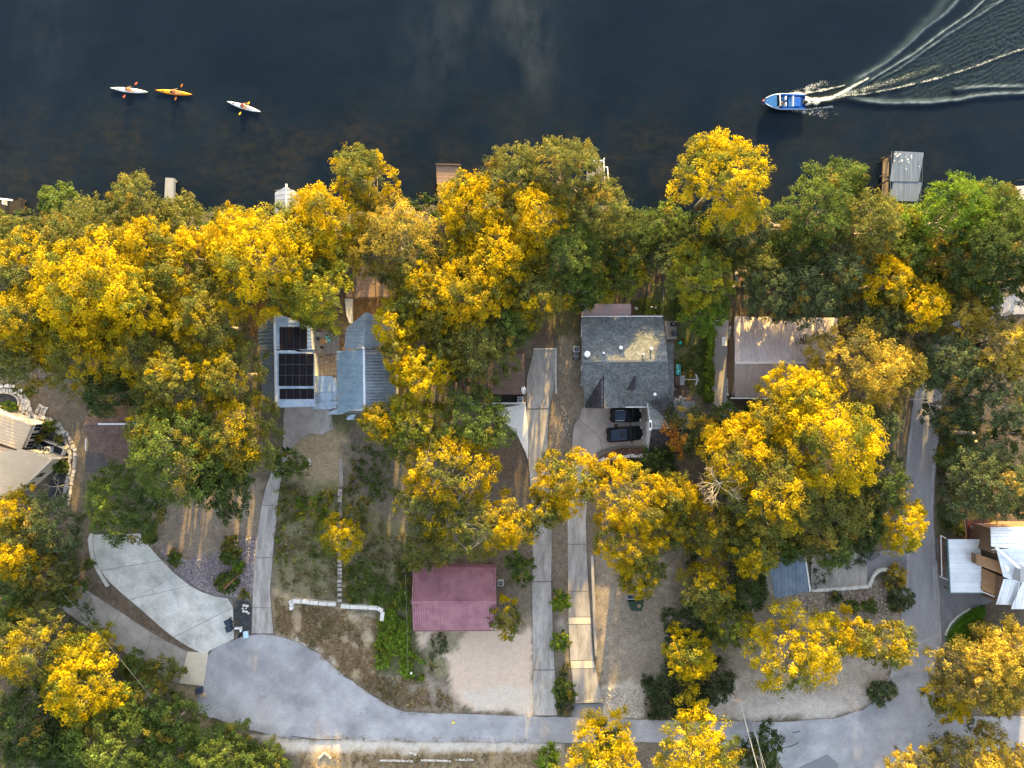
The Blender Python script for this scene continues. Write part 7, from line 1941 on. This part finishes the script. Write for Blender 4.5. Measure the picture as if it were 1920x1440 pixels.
obj('shaft', MB().tube([P(1363, 1286, -.2), tuple(TP)], [.17, .12], 8), M_POLE, up, smooth=True)
obj('crossarm', MB().bar(TP + Vector((-.9, .1, -.3)), TP + Vector((.9, -.1, -.3)), .12), M_POLE, up)
wire('overhead_cable', 'thickest pale cable crossing the lower road', TP, P(1428, 1465, 11), .3, .055, 'power lines over the lower road')
wire('overhead_cable', 'middle pale cable crossing the lower road', TP + Vector((.8, 0, -.3)), P(1443, 1465, 11), .3, .03, 'power lines over the lower road')
wire('overhead_cable', 'easternmost thin pale cable crossing the lower road', P(1411, 1330, 8.5), P(1436, 1465, 11), .3, .025, 'power lines over the lower road')
wire('overhead_cable', 'faint pale cable dropping to the ivy bank beside the maroon shed', P(760, 1075, 5), P(765, 1260, 4), .2, .011)
wire('garden_hose', 'pale hose snaking north from the corner of the grey house', P(1245, 592, .05), P(1243, 540, .05), 0, .03, cat='hose')
ip = thing('lamp_post', 'dark short post with a white cap in the ivy below the maroon shed', 'post', P(778, 1265)); obj('shaft', MB().tube([P(777, 1278, 0), P(783, 1266, 1.9)], [.1, .08], 7), M_BLACK, ip); obj('cap', MB().sphere(P(771, 1262, 1.5), .16, 8, 5), M_TRIM, ip)
# red pots and round table of the eastern deck
for a, b, lab in ((1818, 986.5, 'red pot on the timber deck, the western of two'), (1826.5, 993, 'red pot on the timber deck, the eastern of two')):
    t = thing('garden_pot', lab, 'pot', P(a, b, 1.2), 'red pots on the timber deck'); c = P(a, b, 1.2)
    obj('bowl', MB().cyl((c.x, c.y, 1.22), .2, .4, 14, .28), pmat('red_glaze', (.42, .03, .02), rough=.35) if 'red_glaze' not in bpy.data.materials else bpy.data.materials['red_glaze'], t)
    obj('soil', MB().cyl((c.x, c.y, 1.60), .24, .03, 12), M_DIRTY, t)
wc = thing('garden_chair', 'white round-backed chair on the timber deck by the red pots', 'chair', P(1831, 1001, 1.2)); c = P(1831, 1001, 1.2)
obj('seat', MB().cyl((c.x, c.y, 1.6), .26, .05, 16), M_TRIM, wc); obj('backrest', MB().ring((c.x, c.y, 1.9), .30, .36, .06, 20), M_TRIM, wc)
for q in range(4): obj('leg', MB().bar((c.x + math.cos(q * 1.57) * .2, c.y + math.sin(q * 1.57) * .2, 1.6), (c.x + math.cos(q * 1.57) * .25, c.y + math.sin(q * 1.57) * .25, 1.21), .05), M_TRIM, wc)
rt = thing('round_table', 'grey round table on the timber deck behind the white chair', 'table', P(1832, 987, 1.2)); c = P(1832, 987, 1.2)
obj('table_top', MB().ring((c.x, c.y, 1.9), .25, .5, .05, 22), M_ACGREY, rt); obj('pedestal', MB().cyl((c.x, c.y, 1.22), .08, .7, 10), M_ACGREY, rt); obj('glass', MB().cyl((c.x, c.y, 1.91), .25, .03, 18), M_GLASS, rt)

# leaves that have blown on to the roofs
def roof_litter(parent, pix, n, seed):
    rng = np.random.default_rng(seed); p3 = [P(*q) for q in pix]; c, u, v, nn = plane_frame(p3)
    V = []; Cc = []
    q2 = [((p - c).dot(u), (p - c).dot(v)) for p in p3]
    for a, b in scatter(q2, n, rng):
        p = c + u * a + v * b + nn * .07; t = rng.random() * 6.28; s = .05 + .06 * rng.random()
        e = u * math.cos(t) + v * math.sin(t); f = v * math.cos(t) - u * math.sin(t)
        V += [tuple(p + e * s), tuple(p - e * s * .7 + f * s * .6 + nn * .02), tuple(p - e * s * .7 - f * s * .6)]
        Cc.append(np.array([(.40, .27, .05), (.26, .16, .06), (.15, .10, .05)][rng.integers(3)]) * (.7 + .6 * rng.random()))
    soup('leaf_litter', np.array(V), 3, np.array(Cc), M_LEAF, parent, kind='stuff')
roof_litter(kt, K_N, 260, 1); roof_litter(kt, K_S, 160, 2); roof_litter(bpy.data.objects['metal_shed'], S_N, 120, 3); roof_litter(h2, B1, 60, 4); roof_litter(gh, F_S1, 120, 5); roof_litter(fr, [(860, 670, 3.08), (985, 670, 3.08), (985, 739, 2.75), (864, 739, 2.75)], 160, 6); roof_litter(bh, R3, 120, 7); roof_litter(h2, B2, 120, 8)
cover('leaf_litter', [(1000, 660), (1040, 660), (1030, 860), (1034, 1090), (1040, 1330), (1000, 1330), (998, 1090), (990, 860)], 70, 'fallen', .06, .05, 3, .35, 41)
cover('leaf_litter', [(1690, 900), (1755, 900), (1765, 1340), (1660, 1340)], 60, 'fallen', .05, .05, 3, .4, 42)
cover('leaf_litter', [(1000, 1340), (1600, 1340), (1700, 1420), (1480, 1430), (1000, 1390)], 60, 'fallen', .05, .05, 3, .4, 43)
cover('grit', [(560, 1376), (1000, 1386), (1000, 1394), (560, 1390)], 260, 'dry', .03, .05, 6, .3, 44)
cover('grit', [(620, 1240), (750, 1328), (1000, 1336), (1000, 1345), (740, 1338), (612, 1246)], 260, 'dry', .03, .05, 6, .3, 45)
